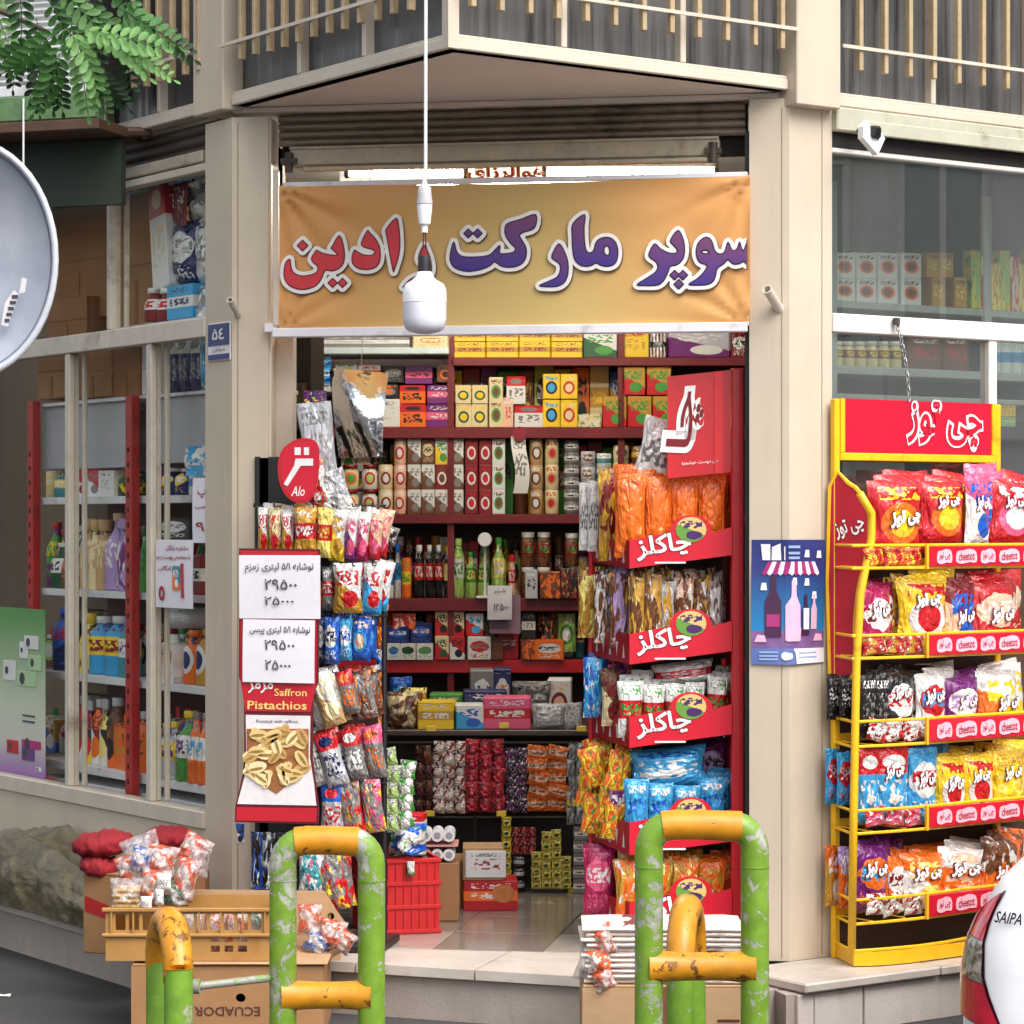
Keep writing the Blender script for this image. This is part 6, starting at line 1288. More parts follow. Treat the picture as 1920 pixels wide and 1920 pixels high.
for yy in (200, 285, 350): pshape(Q([(580, yy-20), (720, yy-20), (720, yy+15), (580, yy+15)]), mPG, 'small_print', .0035)
for cx, cy in ((1020, 300), (830, 290), (650, 670), (840, 680), (275, 740), (960, 860)): pshape(Q([(cx-40, cy+50), (cx+40, cy+50), (cx+30, cy-50), (cx-25, cy-50)]), mPW, 'lantern_picture', .0038)
for cx, cy in ((240, 1450), (1030, 1440)): pshape(Q([(cx-80, cy+50), (cx+70, cy+50), (cx+50, cy-40), (cx-40, cy-50)]), mPP, 'fruit_picture', .0038)
pshape(Q([(485+55*math.cos(a)+60, 1690-60*math.sin(a)) for a in [k*.5236 for k in range(12)]]), mPW, 'round_badge', .0038)
for yy in (1640, 1690, 1735): pshape(Q([(220, yy-12), (450, yy-12), (450, yy+12), (220, yy+12)]), mPG, 'small_print', .0036)
for yy in (1650, 1710): pshape(Q([(700, yy-10), (1000, yy-10), (1000, yy+10), (700, yy+10)]), mPG, 'small_print', .0045)
mCarG0 = plain('lens_glass', (20, 22, 26), .08)
# security camera under the shutter box
cxx, czz = FR.hit(1634, 258, -.12)
t = thing('security_camera', 'white angular security camera on a bracket under the shutter box', 'camera', FR.world(cxx, -.12, czz), FR.a)
m = M(); m.prism([(-.048, .035), (-.024, .06), (-.012, .01), (.022, -.012), (.036, .022), (.054, .0), (.02, -.06), (-.05, -.005)], -.012, .016); m.obj('bracket', mWhite, t)
m = M(); m.box(-.016, .026, -.03, .05, -.004, .04, .008); m.obj('body', mBlack, t); m = M(); m.tube([(.004, -.034, .018), (.004, -.03, .018)], .012, 12); m.obj('lens', mCarG0, t); m = M(); m.tube([(0, .03, .04), (.01, .08, 3.09-czz+.02)], .008, 8); m.obj('arm', mBlack, t)
# chain from the transom to the yellow rack
t0 = FR.hit(1682, 606, -.03); t1 = FR.hit(1706, 752, -.045); n = 11
ch = thing('chain', 'steel chain tying the yellow rack header to the white transom', 'chain', FR.world(t0[0], -.03, t0[1]), FR.a)
m = M(); m.tube([(0, .02, .012), (0, 0, .012), (.002, -.004, -.004), (0, -.004, -.014)], .005, 6); m.box(-.012, .012, -.006, .012, -.006, .02, .003); m.obj('hook', mShutDark, ch)
lk = M(); lk.tube([(.0065*math.cos(a*.785), 0, .0165*math.sin(a*.785)) for a in range(8)], .0022, 5, False, True); lme = lk.mesh('link', True); mSteel = plain('chain_steel', (170, 168, 166), .3, .9)
for k in range(n):
    f = (k+.5)/n; link('link', lme, mSteel, ch, ((t1[0]-t0[0])*f+.012*math.sin(f*3.1), -.012*f, (t1[1]-t0[1])*f), (0, .15, (k % 2)*1.57))
# ================================================================== GOODS BEHIND THE SHADED WINDOW
LS = thing('window_shelving', 'red posted white shelving behind the shaded display window', 'shelving', FL.world(0, 0), FL.a)
DS = .16
lz = {}
for nm, px, p0, p1 in (('1', 190, 931, 945), ('2', 190, 1108, 1121), ('3', 190, 1268, 1282), ('4', 190, 1440, 1456), ('5', 190, 1474, 1520)):
    z1 = FL.hit(px, p0, DS)[1]; z0 = FL.hit(px, p1, DS)[1]; lz[nm] = z1
    m = M(); m.box(-2.0, -.36, DS, DS+.012, z0, z1, .002); m.obj('shelf_edge', mShelfWhite, LS); m = M(); m.box(-2.0, -.36, DS+.013, DS+.32, z1-.015, z1-.001); m.obj('shelf', mShelfWhite, LS)
for px, py in ((64, 752), (249, 742)):
    x, z = FL.hit(px, py, DS-.03); m = M(); m.box(x-.028, x+.028, DS-.05, DS-.012, ZF, z, .003); m.obj('post', mRedPost, LS)
    for k in range(0, 26): 
        zz = .5+k*.06; m = M(); m.box(x-.006, x+.006, DS-.0525, DS-.0505, zz, zz+.02); m.obj('slot', mDark, LS)
m = M(); m.box(-2.0, -.50, DS+.33, DS+.35, ZF, 2.2); m.obj('back_panel', plain('dark_red_back', (84, 26, 26), .6, 0, .3), LS)
mGreyPan = plain('grey_sheet', (168, 168, 172), .4, 0, .06, 3)
for a, b_, y0, y1 in ((80, 122, 756, 880), (142, 238, 746, 878), (290, 392, 738, 868)):
    x0, x1, z0, z1 = FL.rect((a, y0, b_, y1), DS+.02); m = M(); m.box(x0, x1, DS+.02, DS+.03, z0, z1, .003); m.obj('grey_panel', mGreyPan, LS)
WN = ' behind the shaded window'
def lw(kd, q, c, l, s='spot', d=DS+.03, cap=None, fl=None, dep=None, ry=0, foil=None, **k): return put(kd, FL, d, q, c, l+WN, style=s, cap=cap, floor=fl, depth=dep, ry=ry, foil=foil, snap=.06, **k)
def cbox(q, d, mat, label, dep=.3, tape=True):
    x0, x1, z0, z1 = FL.rect(q, d); t = thing('cardboard_box', label, 'box', FL.world((x0+x1)/2, d, z0), FL.a); w_, h_ = x1-x0, z1-z0
    m = M(); m.box(-w_/2, w_/2, 0, dep, 0, h_, .004); m.obj('box', mat, t); m = M(); m.box(-w_/2+.01, w_/2-.01, -.003, -.001, h_*.49, h_*.5); m.box(-.015, .015, -.003, -.001, .0, h_*.4); m.obj('tape', mCardDark, t)
    return t
zc_ = FL.hit(190, 748, DS)[1]
m = M(); m.box(-2.0, -.36, DS, DS+.33, zc_-.014, zc_, .002); m.obj('top_shelf', mShelfWhite, LS)
cbox((70, 642, 122, 748), DS+.01, mCard, 'narrow tan cardboard box on the shelving, beside the block wall'); cbox((138, 644, 208, 746), DS+.01, mCard, 'tan cardboard box with vertical tape behind the shaded window'); cbox((208, 640, 262, 744), DS+.02, mCardDark, 'darker cardboard box beside the taped one on the shelving'); cbox((96, 372, 200, 600), DS+.10, mCardDark, 'tall dark cardboard box above the transom behind the shaded window'); cbox((88, 560, 162, 640), DS+.04, mCardDark, 'low dark cardboard box just above the transom level'); cbox((212, 352, 300, 640), DS+.06, mCard, 'big tan cardboard box beside the hanging detergent sacks')
cbox((264, 640, 292, 740), DS+.03, mPaper, 'slim white and red box beside the window mullion')
put('box', FL, .14, (286, 334, 318, 540), ('w', 'r', 'c'), 'tall white stack of packs with red wrap above the transom', style='top', depth=.1, ry=-.12)
put('crump', FL, .16, (304, 320, 346, 420), ('dr', 'w', 'r'), 'crimson paper sheet inside the upper window', style='plain', depth=.03, ry=.2); put('crump', FL, .18, (330, 320, 398, 420), ('gr', 'w', 'k'), 'grey rumpled sack inside the upper window', style='wild', depth=.15)
put('bag', FL, .15, (310, 412, 356, 536), ('db', 'w', 'gr'), 'navy detergent sack with white print inside the upper window', style='spot', depth=.1); put('bag', FL, .14, (350, 402, 400, 530), ('w', 'gr', 'db'), 'white plastic sack inside the upper window', style='plain', depth=.1)
for k in range(2): put('slim', FL, .12, (262+k*24, 540, 284+k*24, 602), ('dr', 'w', 'r'), 'small crimson and white bottle standing on the transom shelf', style='band', cap='w', group='crimson bottles on the transom')
put('box', FL, .12, (312, 534, 360, 598), ('lb', 'w', 'db'), 'blue and white powder box standing on the transom shelf', style='band', depth=.1); put('pouch', FL, .12, (358, 534, 398, 598), ('gr', 'w', 'lb'), 'grey blue pouch standing on the transom shelf', style='wild')
x0, x1, z0, z1 = FL.rect((205, 598, 400, 606), .10); m = M(); m.box(x0, x1, .09, .34, z0-.012, z0+.004); m.obj('transom_shelf', mShelfWhite, LS)
put('crump', FL, .10, (300, 302, 398, 336), ('g', 'lb', 'w'), 'green and blue plastic banner under the shutter', style='wild', depth=.04); put('crump', FL, .12, (222, 330, 284, 362), ('dg', 'g', 'b'), 'dark green plastic sheet under the shutter', style='wild', depth=.04)
for k in range(3): lw('bag', (302+k*23, 628, 328+k*23, 736), ('db', 'w', 'gr'), 'navy bag with white letters on the shelving', 'top', d=DS-.02, group='navy bags', fl=zc_, dep=.06)
lw('bag', (368, 626, 396, 730), ('lb', 'te', 'w'), 'cyan rumpled bag beside the navy bags', 'wild', d=DS-.02, fl=zc_)
f1 = lz['1']; f2 = lz['2']; f3 = lz['3']; f4 = lz['4']
for (kd, q, c, l, s, cp) in (('bot2', (88, 882, 120, 931), ('te', 'y', 'w'), 'teal bottle', 'band', 'te'), ('box', (140, 880, 164, 931), ('r', 'w', 'dr'), 'red and white box', 'split', None), ('box', (162, 880, 186, 931), ('r', 'w', 'gr'), 'crimson box with white side', 'split', None), ('box', (184, 882, 212, 931), ('w', 'sv', 'gr'), 'white card box', 'plain', None), ('bot2', (212, 878, 236, 931), ('dg', 'y', 'k'), 'dark green and yellow bottle', 'wild', 'g'), ('bot2', (292, 878, 318, 931), ('db', 'y', 'w'), 'navy and yellow bottle', 'spot', 'w'), ('bot2', (318, 878, 344, 931), ('db', 'y', 'w'), 'navy and yellow bottle', 'spot', 'w'), ('can', (346, 880, 366, 931), ('w', 'lb', 'b'), 'white and blue roll', 'band', None)):
    lw(kd, q, c, l+' on the upper white shelf', s, cap=cp, fl=f1, group=l)
lw('tis', (348, 836, 398, 892), ('lb', 'w', 'te'), 'cyan wet wipe pack leaning on the upper white shelf', 'wild', d=DS-.04, dep=.12)
for (kd, q, c, l, s, cp) in (('bot', (86, 1018, 108, 1108), ('dg', 'w', 'k'), 'dark bottle with white cap', 'band', 'w'), ('slim', (142, 972, 160, 1108), ('t', 'c', 'br'), 'tall tan shampoo bottle', 'plain', 't'), ('slim', (159, 974, 176, 1108), ('c', 't', 'br'), 'tall cream shampoo bottle', 'plain', 't'), ('slim', (174, 974, 190, 1108), ('t', 'c', 'br'), 'tall tan shampoo bottle', 'plain', 't'), ('bot', (186, 962, 212, 1108), ('li', 'w', 'p'), 'pink lilac shampoo bottle', 'plain', 'pe'), ('trig', (208, 966, 236, 1108), ('li', 'p', 'w'), 'violet spray bottle', 'wild', 'li'), ('slim', (256, 985, 270, 1108), ('g', 'dg', 'w'), 'slim green bottle', 'plain', 'dg'), ('box', (292, 970, 358, 1012), ('k', 'w', 'gr'), 'black box with white question marks', 'spot', None), ('slim', (110, 1030, 122, 1108), ('br', 'o', 'k'), 'slim brown bottle', 'plain', 'br')):
    lw(kd, q, c, l+' on the second white shelf', s, cap=cp, fl=f2 if q[3] > 1050 else None, group=l)
for k in range(4): lw('box', (294+k*20, 1040, 314+k*20, 1108), (('k', 'w', 'gr'), ('dr', 'w', 'k'))[k % 2], ('black', 'dark red')[k % 2]+' dye box on the second white shelf', 'band', fl=f2, group='dye boxes')
for (kd, q, c, l, s, cp) in (('bot2', (88, 1140, 114, 1268), ('db', 'b', 'r'), 'tall navy bottle', 'spot', 'b'), ('slim', (140, 1150, 160, 1268), ('yl', 'y', 'br'), 'slim yellow bottle with spots', 'wild', 'y'), ('bot2', (156, 1156, 184, 1270), ('lb', 'y', 'dr'), 'blue bottle with yellow band', 'band', 'w'), ('bot2', (184, 1156, 214, 1270), ('lb', 'y', 'dr'), 'blue bottle with yellow band', 'band', 'w'), ('bot2', (214, 1160, 234, 1270), ('te', 'w', 'p'), 'turquoise bottle', 'band', 'lb'), ('jug', (292, 1190, 330, 1268), ('w', 'pe', 'gr'), 'white jug', 'spot', 'w'), ('bot2', (334, 1182, 358, 1268), ('o', 'w', 'db'), 'orange detergent bottle with white label', 'circle', 'o'), ('bot2', (357, 1180, 384, 1268), ('gd', 'w', 'db'), 'amber detergent bottle with white label', 'circle', 'gd'), ('can', (292, 1140, 340, 1178), ('sv', 'w', 'gr'), 'wire and plastic basket', 'plain', None)):
    lw(kd, q, c, l+' on the third white shelf', s, cap=cp, fl=f3, group=l)
for k in range(5): lw('trig' if k % 2 else 'bot2', (134+k*15, 1306+3*(k % 3), 152+k*15, 1440), (('br', 'w', 'r'), ('k', 'y', 'r'), ('dr', 'w', 'o'), ('k', 'w', 'yl'), ('br', 'o', 'k'))[k], ('brown', 'black', 'maroon', 'dark', 'russet')[k]+' cleaner bottle on the lowest white shelf', 'split', cap='sv', fl=f4)
lw('jug', (206, 1340, 244, 1440), ('o', 'gd', 'br'), 'orange cleaner jug on the lowest white shelf', 'plain', cap='o', fl=f4); lw('bot2', (244, 1335, 266, 1440), ('o', 'br', 'k'), 'brown orange bottle by the red post', 'plain', cap='sv', fl=f4)
for (a, b_, y0, c, cp, l) in ((290, 306, 1356, ('sv', 'y', 'p'), 'y', 'clear bottle with yellow label'), (304, 321, 1354, ('sv', 'y', 'p'), 'y', 'clear bottle with yellow label'), (318, 346, 1334, ('g', 'w', 'p'), 'y', 'bright green detergent bottle with yellow cap'), (344, 362, 1336, ('o', 'w', 'lb'), 'gr', 'orange softener bottle with grey cap'), (361, 380, 1338, ('o', 'w', 'lb'), 'gr', 'orange softener bottle with grey cap')):
    put('bot', FL, DS-.01, (a, y0, b_, 1462), c, l+' on the lowest white shelf', style='band', cap=cp, floor=f4, snap=.06, group=l, foil=True)
fillrow(FL, DS+.15, 80, 388, 880, 929, f1, 19, ('box', 'bot2', 'can'), 'in the second row of the upper white shelf', 'w1'); fillrow(FL, DS+.16, 80, 388, 985, 1100, f2, 17, ('slim', 'bot2', 'bot'), 'in the second row of the second white shelf', 'w2')
fillrow(FL, DS+.16, 80, 388, 1170, 1262, f3, 20, ('bot2', 'jug', 'bot'), 'in the second row of the third white shelf', 'w3'); fillrow(FL, DS+.16, 80, 388, 1330, 1430, f4, 20, ('bot2', 'jug', 'bot'), 'in the second row of the lowest white shelf', 'w4')
# papers stuck inside the glass
mRI = plain('red_ink', (150, 30, 44), .6)
o = note(FL, .012, (292, 1012, 362, 1140), [('مشاوره رایگان', .6, .12, .6, .09), ('با متخصص پوست و مو', .5, .26, .9, .1), ('رایگان', .3, .42, .4, .08)], mPaper, 'white paper with red Persian writing and product picture on the window glass', 'window_notice', .002, 0, mRI)
m = M(); m.box(.0, .055, -.008, -.006, -.06, .03); m.obj('picture', pk(C_['te'], C_['o'], C_['w'], 'split'), o); m = M(); m.prism([(-.09+.022*math.cos(a*.5236), -.075+.028*math.sin(a*.5236)) for a in range(12)], -.008, -.006, [[(-.09+.012*math.cos(a*.5236), -.075+.016*math.sin(a*.5236)) for a in range(12)]]); m.obj('ring', mRI, o); m = M(); m.tube([(.075, -.007, .04), (.08, -.007, -.09)], .006, 6); m.obj('stripe', mRI, o)
o = note(FL, .012, (361, 896, 393, 1018), [('پ', .6, .25, .5, .12), ('نصب', .55, .45, .7, .08), ('۹', .5, .75, .5, .14)], mPaper, 'narrow white paper with red writing stuck to the glass beside the pillar', 'window_notice', .002, 0, mRI)
# tall green and purple poster stand inside the glass
x0, x1, z0, z1 = FL.rect((-40, 1140, 75, 1450), .03)
t = thing('poster_stand', 'tall green to purple poster of white gadgets standing inside the shaded window', 'poster', FL.world((x0+x1)/2, .05, z0), FL.a)
w_, h_ = x1-x0, z1-z0
b = NB('green_purple_print'); gx, gy, gz = b.gen(); b.col(b.mix(b.ramp(gz, .18, .45), b.mix(b.ramp(gz, .0, .2), lin((150, 96, 180)), lin((214, 208, 200))), b.mix(b.ramp(gz, .4, .95), lin((206, 214, 190)), lin((92, 150, 84))))); b.rough(.4)
m = M(); m.box(-w_/2, w_/2, 0, .006, 0, h_, .001); m.obj('panel', b.m, t)
rg = random.Random(4)
for (u, v, ww, hh_, mt) in ((.80, .80, .22, .08, mBWhite), (.68, .75, .13, .10, mBWhite), (.86, .68, .2, .09, plain('pale_green_print', (176, 206, 160), .5)), (.72, .58, .30, .09, plain('pale_green_print', (176, 206, 160), .5)), (.45, .62, .2, .12, mBWhite), (.8, .19, .3, .05, plain('magenta_print', (190, 40, 120), .5)), (.75, .13, .2, .08, plain('plum_print', (110, 60, 130), .5)), (.92, .05, .08, .025, mBWhite), (.5, .16, .18, .08, mRed)):
    cx, cz = (u-.5)*w_, v*h_; m = M(); m.box(cx-ww*w_/2, cx+ww*w_/2, -.0035, -.001, cz-hh_*h_/2, cz+hh_*h_/2, .001); g_ = m.obj('gadget_picture', mt, t)
    m = M(); m.tube([(cx-ww*w_*.2, -.0035, cz), (cx-ww*w_*.2, -.0045, cz)], ww*w_*.14, 10); m.obj('gadget_dial', mInk, g_)
for k in range(2): m = M(); m.box(.10, .22, -.003, -.001, h_*(.355-.035*k), h_*(.365-.035*k)); m.obj('caption', mInk, t)
m = M(); m.box(-w_/2, w_/2, .0, .05, -.02, -.001, .003); m.obj('foot', mRed, t)
# block wall at the far end of the display
wl = thing('block_partition', 'brown block partition at the far end of the shaded window', 'wall', FL.world(-1.62, .62, ZF), FL.a)
mBlk = wall_mat('brown_block', (110, 96, 80), .3, 6); bmx = M(); bmx.box(0, .39, 0, .1, 0, .185, .006); bme = bmx.mesh('block')
for r in range(14):
    for k in range(5): link('block', bme, mBlk, wl, (-.9+k*.395-(r % 2)*.19, random.uniform(-.003, .003), r*.19))
m = M(); m.box(-1.1, 1.1, .02, .08, 0, 2.66); m.obj('mortar', plain('mortar', (60, 52, 44), .9), wl)

# ================================================================== GOODS BEHIND THE BRIGHT WINDOW
RS = thing('window_shelving', 'grey metal shelving behind the bright display window', 'shelving', FR.world(0, 0), FR.a)
DR = .42; mGreyShelf = plain('grey_metal_shelf', (176, 182, 178), .4, .1)
rz_ = {}
for nm, px, p0, p1 in (('a', 1690, 570, 584), ('b', 1690, 690, 706), ('c', 1690, 742, 752)):
    z1 = FR.hit(px, p0, DR)[1]; z0 = FR.hit(px, p1, DR)[1]; rz_[nm] = z1; m = M(); m.box(.42, 1.9, DR, DR+.3, z0, z1, .003); m.obj('shelf', mGreyShelf, RS)
for px in (1560, 1850, 1960):
    x = FR.hit(px, 600, DR)[0]; m = M(); m.box(x-.02, x+.02, DR-.01, DR+.02, ZF, 3.0, .003); m.obj('post', mGreyShelf, RS)
m = M(); m.box(.62, 3.2, DR+.32, DR+.34, ZF, 3.2); m.obj('back_panel', plain('greenish_back', (96, 104, 98), .6, 0, .2), RS)
BW = ' behind the bright window'
for j, (y0, y1) in enumerate(((474, 522), (522, 570))):
    for k, a in enumerate((1566, 1606, 1646, 1690)): put('box', FR, DR+.02, (a, y0, a+38, y1), ('w', 'o', 'br'), 'white carton with orange bowl picture'+BW, style='circle', floor=rz_['a'], depth=.15, group='white bowl cartons', rz=0)
for k, (a, y0, y1) in enumerate(((1738, 474, 520), (1764, 474, 520), (1748, 520, 570), (1790, 520, 570))): put('box', FR, DR+.01, (a, y0, a+24, y1), ('gd', 'yl', 'br'), 'ochre carton'+BW, style='plain', floor=rz_['a'], depth=.12, group='ochre cartons behind glass', rz=0)
for k in range(7): put('box', FR, DR+.0, (1822+k*18, 470+12*(k % 3), 1840+k*18, 570), (('lg', 'y', 'g'), ('pe', 'r', 'w'), ('yl', 'gd', 'o'))[k % 3], ('pale green', 'pink', 'pale yellow')[k % 3]+' packet'+BW, style='wild', floor=rz_['a'], depth=.05, group='packets behind glass')
for k in range(6): put('jar', FR, DR+.02, (1566+k*22, 640, 1586+k*22, 690), ('c', 'br', 'y'), 'small jar with pale lid'+BW, style='band', cap='w', floor=rz_['b'], group='jars behind glass')
for k, (a, b_) in enumerate(((1704, 1766), (1768, 1818))): put('box', FR, DR+.02, (a, 630, b_, 690), ('br', 'r', 'w'), 'reddish brown carton'+BW, style='plain', floor=rz_['b'], depth=.2, group='brown cartons behind glass', rz=0)
for k in range(5): put('can', FR, DR+.02, (1862+k*20, 640, 1881+k*20, 690), ('w', 'lb', 'gr'), 'white and blue tin'+BW, style='band', floor=rz_['b'], group='tins behind glass')
for k in range(3): put('box', FR, DR+.0, (1876, 760+k*22, 1905, 781+k*22), (('y', 'gd', 'r'), ('lg', 'w', 'g'), ('y', 'w', 'gd'))[k], ('yellow', 'green', 'lemon')[k]+' note pad pack beside the white mullion', style='plain', depth=.1)
m = M(); m.box(rm+.05, 1.9, .12, .14, ZF+.45, FR.hit(1900, 800, .12)[1]); m.obj('dark_board', plain('dark_board', (58, 56, 60), .6), RS)
# ================================================================== STREET BARRIERS
mGreen = worn_paint('green_gloss_paint', (112, 148, 44), (206, 208, 192), .45, 17); mAmber = worn_paint('amber_gloss_paint', (202, 136, 26), (140, 92, 26), .41, 22); mGreenFresh = worn_paint('fresh_green_paint', (114, 154, 50), (190, 196, 160), .41, 14)
mWornBar = worn_paint('worn_thin_bar', (120, 150, 80), (210, 208, 200), .62, 14)
def arc(cx, cz, r, a0, a1, n=6): return [(cx+r*math.cos(math.radians(a0+(a1-a0)*k/n)), cz+r*math.sin(math.radians(a0+(a1-a0)*k/n))) for k in range(n+1)]
def barrier(label, depth, pxl, pxr, pyt, py_bar, turn, amber_top=True, r=.036):
    fr = camframe(depth); x0 = fr.hit(pxl, 1700)[0]; x1 = fr.hit(pxr, 1700)[0]; zt = fr.hit(900, pyt)[1]; cx = (x0+x1)/2; hw = (x1-x0)/2-r; zt -= r
    t = thing('street_barrier', label, 'barrier', fr.world(cx, 0, 0), fr.a+turn); R = .062
    for s in (-1, 1):
        pts = [(s*hw, 0, -.05), (s*hw, 0, zt-R)]+[(s*(hw-R)+s*R*math.cos(math.radians(a)), 0, zt-R+R*math.sin(math.radians(a))) for a in (15, 30, 45, 60, 75)]+[(s*(hw-R*1.0), 0, zt)]
        m = M(); m.tube(pts, r, 18); m.obj('post', mGreen, t, smooth='auto')
        m = M(); m.tube([(s*hw, 0, zt-R-.045), (s*hw, 0, zt-R-.042)], r+.0015, 18); m.obj('weld_ring', mGreen, t, smooth='auto')
    m = M(); m.tube([(-hw+.034, 0, zt-.004), (-hw+R+.004, 0, zt), (0, 0, zt), (hw-.034, 0, zt-.004)], [r+.003, r+.0025, r+.002, r+.003], 18); m.obj('top_bar', mAmber, t, smooth='auto')
    zb = fr.hit(900, py_bar)[1]
    m = M(); n = 10; m.tube([(-hw+2*hw*k/n, 0, zb) for k in range(n+1)], [(.036+.011*abs(2*k/n-1)**3) for k in range(n+1)], 18); m.obj('cross_bar', mAmber, t, smooth='auto')
    m = M(); m.box(-hw-.06, -hw+.06, -.06, .06, 0, .012, .004); m.obj('foot', mGreen, t); m = M(); m.box(hw-.06, hw+.06, -.06, .06, 0, .012, .004); m.obj('foot', mGreen, t)
    return t, fr, hw, zt, zb
b1, frb1, hw1, zt1, zb1 = barrier('green steel barrier hoop with flaking paint and amber bars, before the red crate', 7.0, 505, 722, 1550, 1866, math.radians(0))
b2, frb2, hw2, zt2, zb2 = barrier('green steel barrier hoop with heavily flaked post, before the newspaper stack', 6.7, 1190, 1442, 1520, 1812, math.radians(0), r=.036)
def edge_hoop(label, depth, pxa, pxb, pyt, py_seam, turn=78, hw=.16):
    fr = camframe(depth); xa = fr.hit(pxa, 1800)[0]; xb = fr.hit(pxb, 1800)[0]; zt = fr.hit(900, pyt)[1]-.036; r = .037; cx = (xa+xb)/2
    t = thing('street_barrier', label, 'barrier', fr.world(cx, 0, 0), fr.a+math.radians(turn)); zs = fr.hit(900, py_seam)[1]
    for s in (-1, 1):
        m = M(); m.tube([(s*hw, 0, -.02), (s*hw, 0, zs)], r, 18); m.obj('post', mGreenFresh, t, smooth='auto')
    R = hw; pts = [(-hw, 0, zs+.001)]+[(R*math.cos(math.radians(a)), 0, zt-R+R*math.sin(math.radians(a))) for a in range(180, -1, -15)]+[(hw, 0, zs+.001)]
    m = M(); m.tube(pts, r+.0025, 18); m.obj('top_bend', mAmber, t, smooth='auto')
    for s in (-1, 1):
        m = M(); m.box(s*hw-.05, s*hw+.05, -.05, .05, 0, .012, .004); m.obj('foot', mGreenFresh, t)
    return t, fr
b3, fr3 = edge_hoop('narrow barrier hoop with fresh green posts and amber bend, before the tan crate', 6.9, 262, 372, 1702, 1800, -72, .13)
b4, fr4 = edge_hoop('narrow barrier hoop with amber bend standing behind the flaked hoop', 7.3, 1248, 1326, 1678, 1800, 80, .16)
# thin worn bar joining two hoops
p = Vector(fr3.world(fr3.hit(366, 1850)[0], .02, fr3.hit(366, 1852)[1])); q = Vector(frb1.world(frb1.hit(520, 1830)[0], 0, frb1.hit(520, 1832)[1]))
t = thing('joining_bar', 'thin worn white and green bar joining two barrier hoops', 'bar', p); m = M(); m.tube([(0, 0, 0), q-p], .0105, 10); m.obj('rod', mWornBar, t, smooth='auto'); m = M(); m.tube([(-.012, 0, 0), (.012, 0, 0)], .02, 10); m.obj('clamp', mWornBar, t, smooth='auto')

# ================================================================== CRATES, CARTONS AND SACKS BY THE STEP
F9 = camframe(8.85)
def banana_box(label, fr, q, z0, dep, mat, rz=0, holes=(), text=None, lid=False):
    x0, x1, za, zb_ = fr.rect(q, 0); w_ = x1-x0; h_ = zb_-z0
    t = thing('fruit_carton', label, 'carton', fr.world((x0+x1)/2, 0, z0), fr.a+rz)
    hl = [[(hx_+r*math.cos(a*.6283), hz_+r*.9*math.sin(a*.6283)) for a in range(10)] for hx_, hz_, r in holes]
    m = M(); m.prism([(-w_/2, 0), (w_/2, 0), (w_/2, h_), (-w_/2, h_)], 0, .006, hl); m.obj('front', mat, t)
    m = M(); m.box(-w_/2, -w_/2+.006, .0065, dep, 0, h_); m.box(w_/2-.006, w_/2, .0065, dep, 0, h_); m.box(-w_/2+.0065, w_/2-.0065, dep-.006, dep, 0, h_); m.box(-w_/2+.0065, w_/2-.0065, .0065, dep-.0065, 0.001, .006); m.obj('walls', mat, t)
    if lid: m = M(); m.box(-w_/2+.002, w_/2-.002, .002, dep-.002, h_+.001, h_+.006, .002); m.obj('lid', mat, t)
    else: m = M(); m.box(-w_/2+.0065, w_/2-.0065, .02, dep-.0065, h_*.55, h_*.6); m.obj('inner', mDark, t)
    if text: lettering(text[0], text[1], text[2], plain('carton_ink', (84, 44, 36), .8), t, (text[3], -.0015, text[4]), (0, text[5], 0), bold=.02)
    return t, w_, h_
zc1 = F9.hit(400, 1812)[1]
t, w_, h_ = banana_box('brown fruit carton printed ECUADOR upside down, under the tan crate', F9, (246, 1812, 606, 1938), .0, .38, mCard, .0, ((.045, .13, .017), (-.24, .13, .017)), ('ECUADOR', .22, .032, .0, .085, math.pi), True)
for k in range(2): m = M(); m.box(.13, .27, -.0015, -.0005, .02+.012*k, .026+.012*k); m.obj('print', plain('carton_ink', (84, 44, 36), .8), t)
m = M(); m.box(-w_/2+.12, w_/2+.015, -.012, .36, h_+.007, h_+.013, .002); m.obj('tray_flap', mCardPale, t)
# tan plastic crate with cut-outs
xa, xb, za, zb_ = F9.rect((198, 1706, 508, 1808), .02); w_ = xb-xa; h_ = zb_-(zc1+.015); z0 = zc1+.015
mTan = plain('tan_plastic', (172, 128, 70), .45, 0, .12, 10, 0, (160, 110, 56), 6)
t = thing('bread_crate', 'tan plastic bread crate with square cut-outs holding bagged bread', 'crate', F9.world((xa+xb)/2, .02, z0), F9.a)
cut = []
for k in range(11):
    x = -w_/2+.05+k*(w_-.1)/10
    if 2 < k < 4: continue
    cut.append([(x-.017, h_*.60), (x+.017, h_*.60), (x+.017, h_*.92), (x-.017, h_*.92)])
for k in (7, 8, 9):
    x = -w_/2+.05+k*(w_-.1)/10
    for zz in (.22, .42): cut.append([(x-.015, h_*zz-.008), (x+.015, h_*zz-.008), (x+.015, h_*zz+.014), (x-.015, h_*zz+.014)])
m = M(); m.prism([(-w_/2, 0), (w_/2, 0), (w_/2, h_), (-w_/2, h_)], 0, .008, cut); m.obj('front', mTan, t)
m = M(); m.box(-w_/2, -w_/2+.008, .0085, .36, 0, h_); m.box(w_/2-.008, w_/2, .0085, .36, 0, h_); m.box(-w_/2, w_/2, .3605, .368, 0, h_); m.box(-w_/2+.0085, w_/2-.0085, .0085, .36, 0, .008); m.obj('walls', mTan, t)
m = M(); m.box(-w_/2-.012, w_/2+.012, -.014, -.001, h_-.006, h_+.008, .003); m.box(-w_/2-.012, w_/2+.012, -.014, -.001, h_*.5-.004, h_*.5+.008, .003); m.obj('rim', mTan, t)
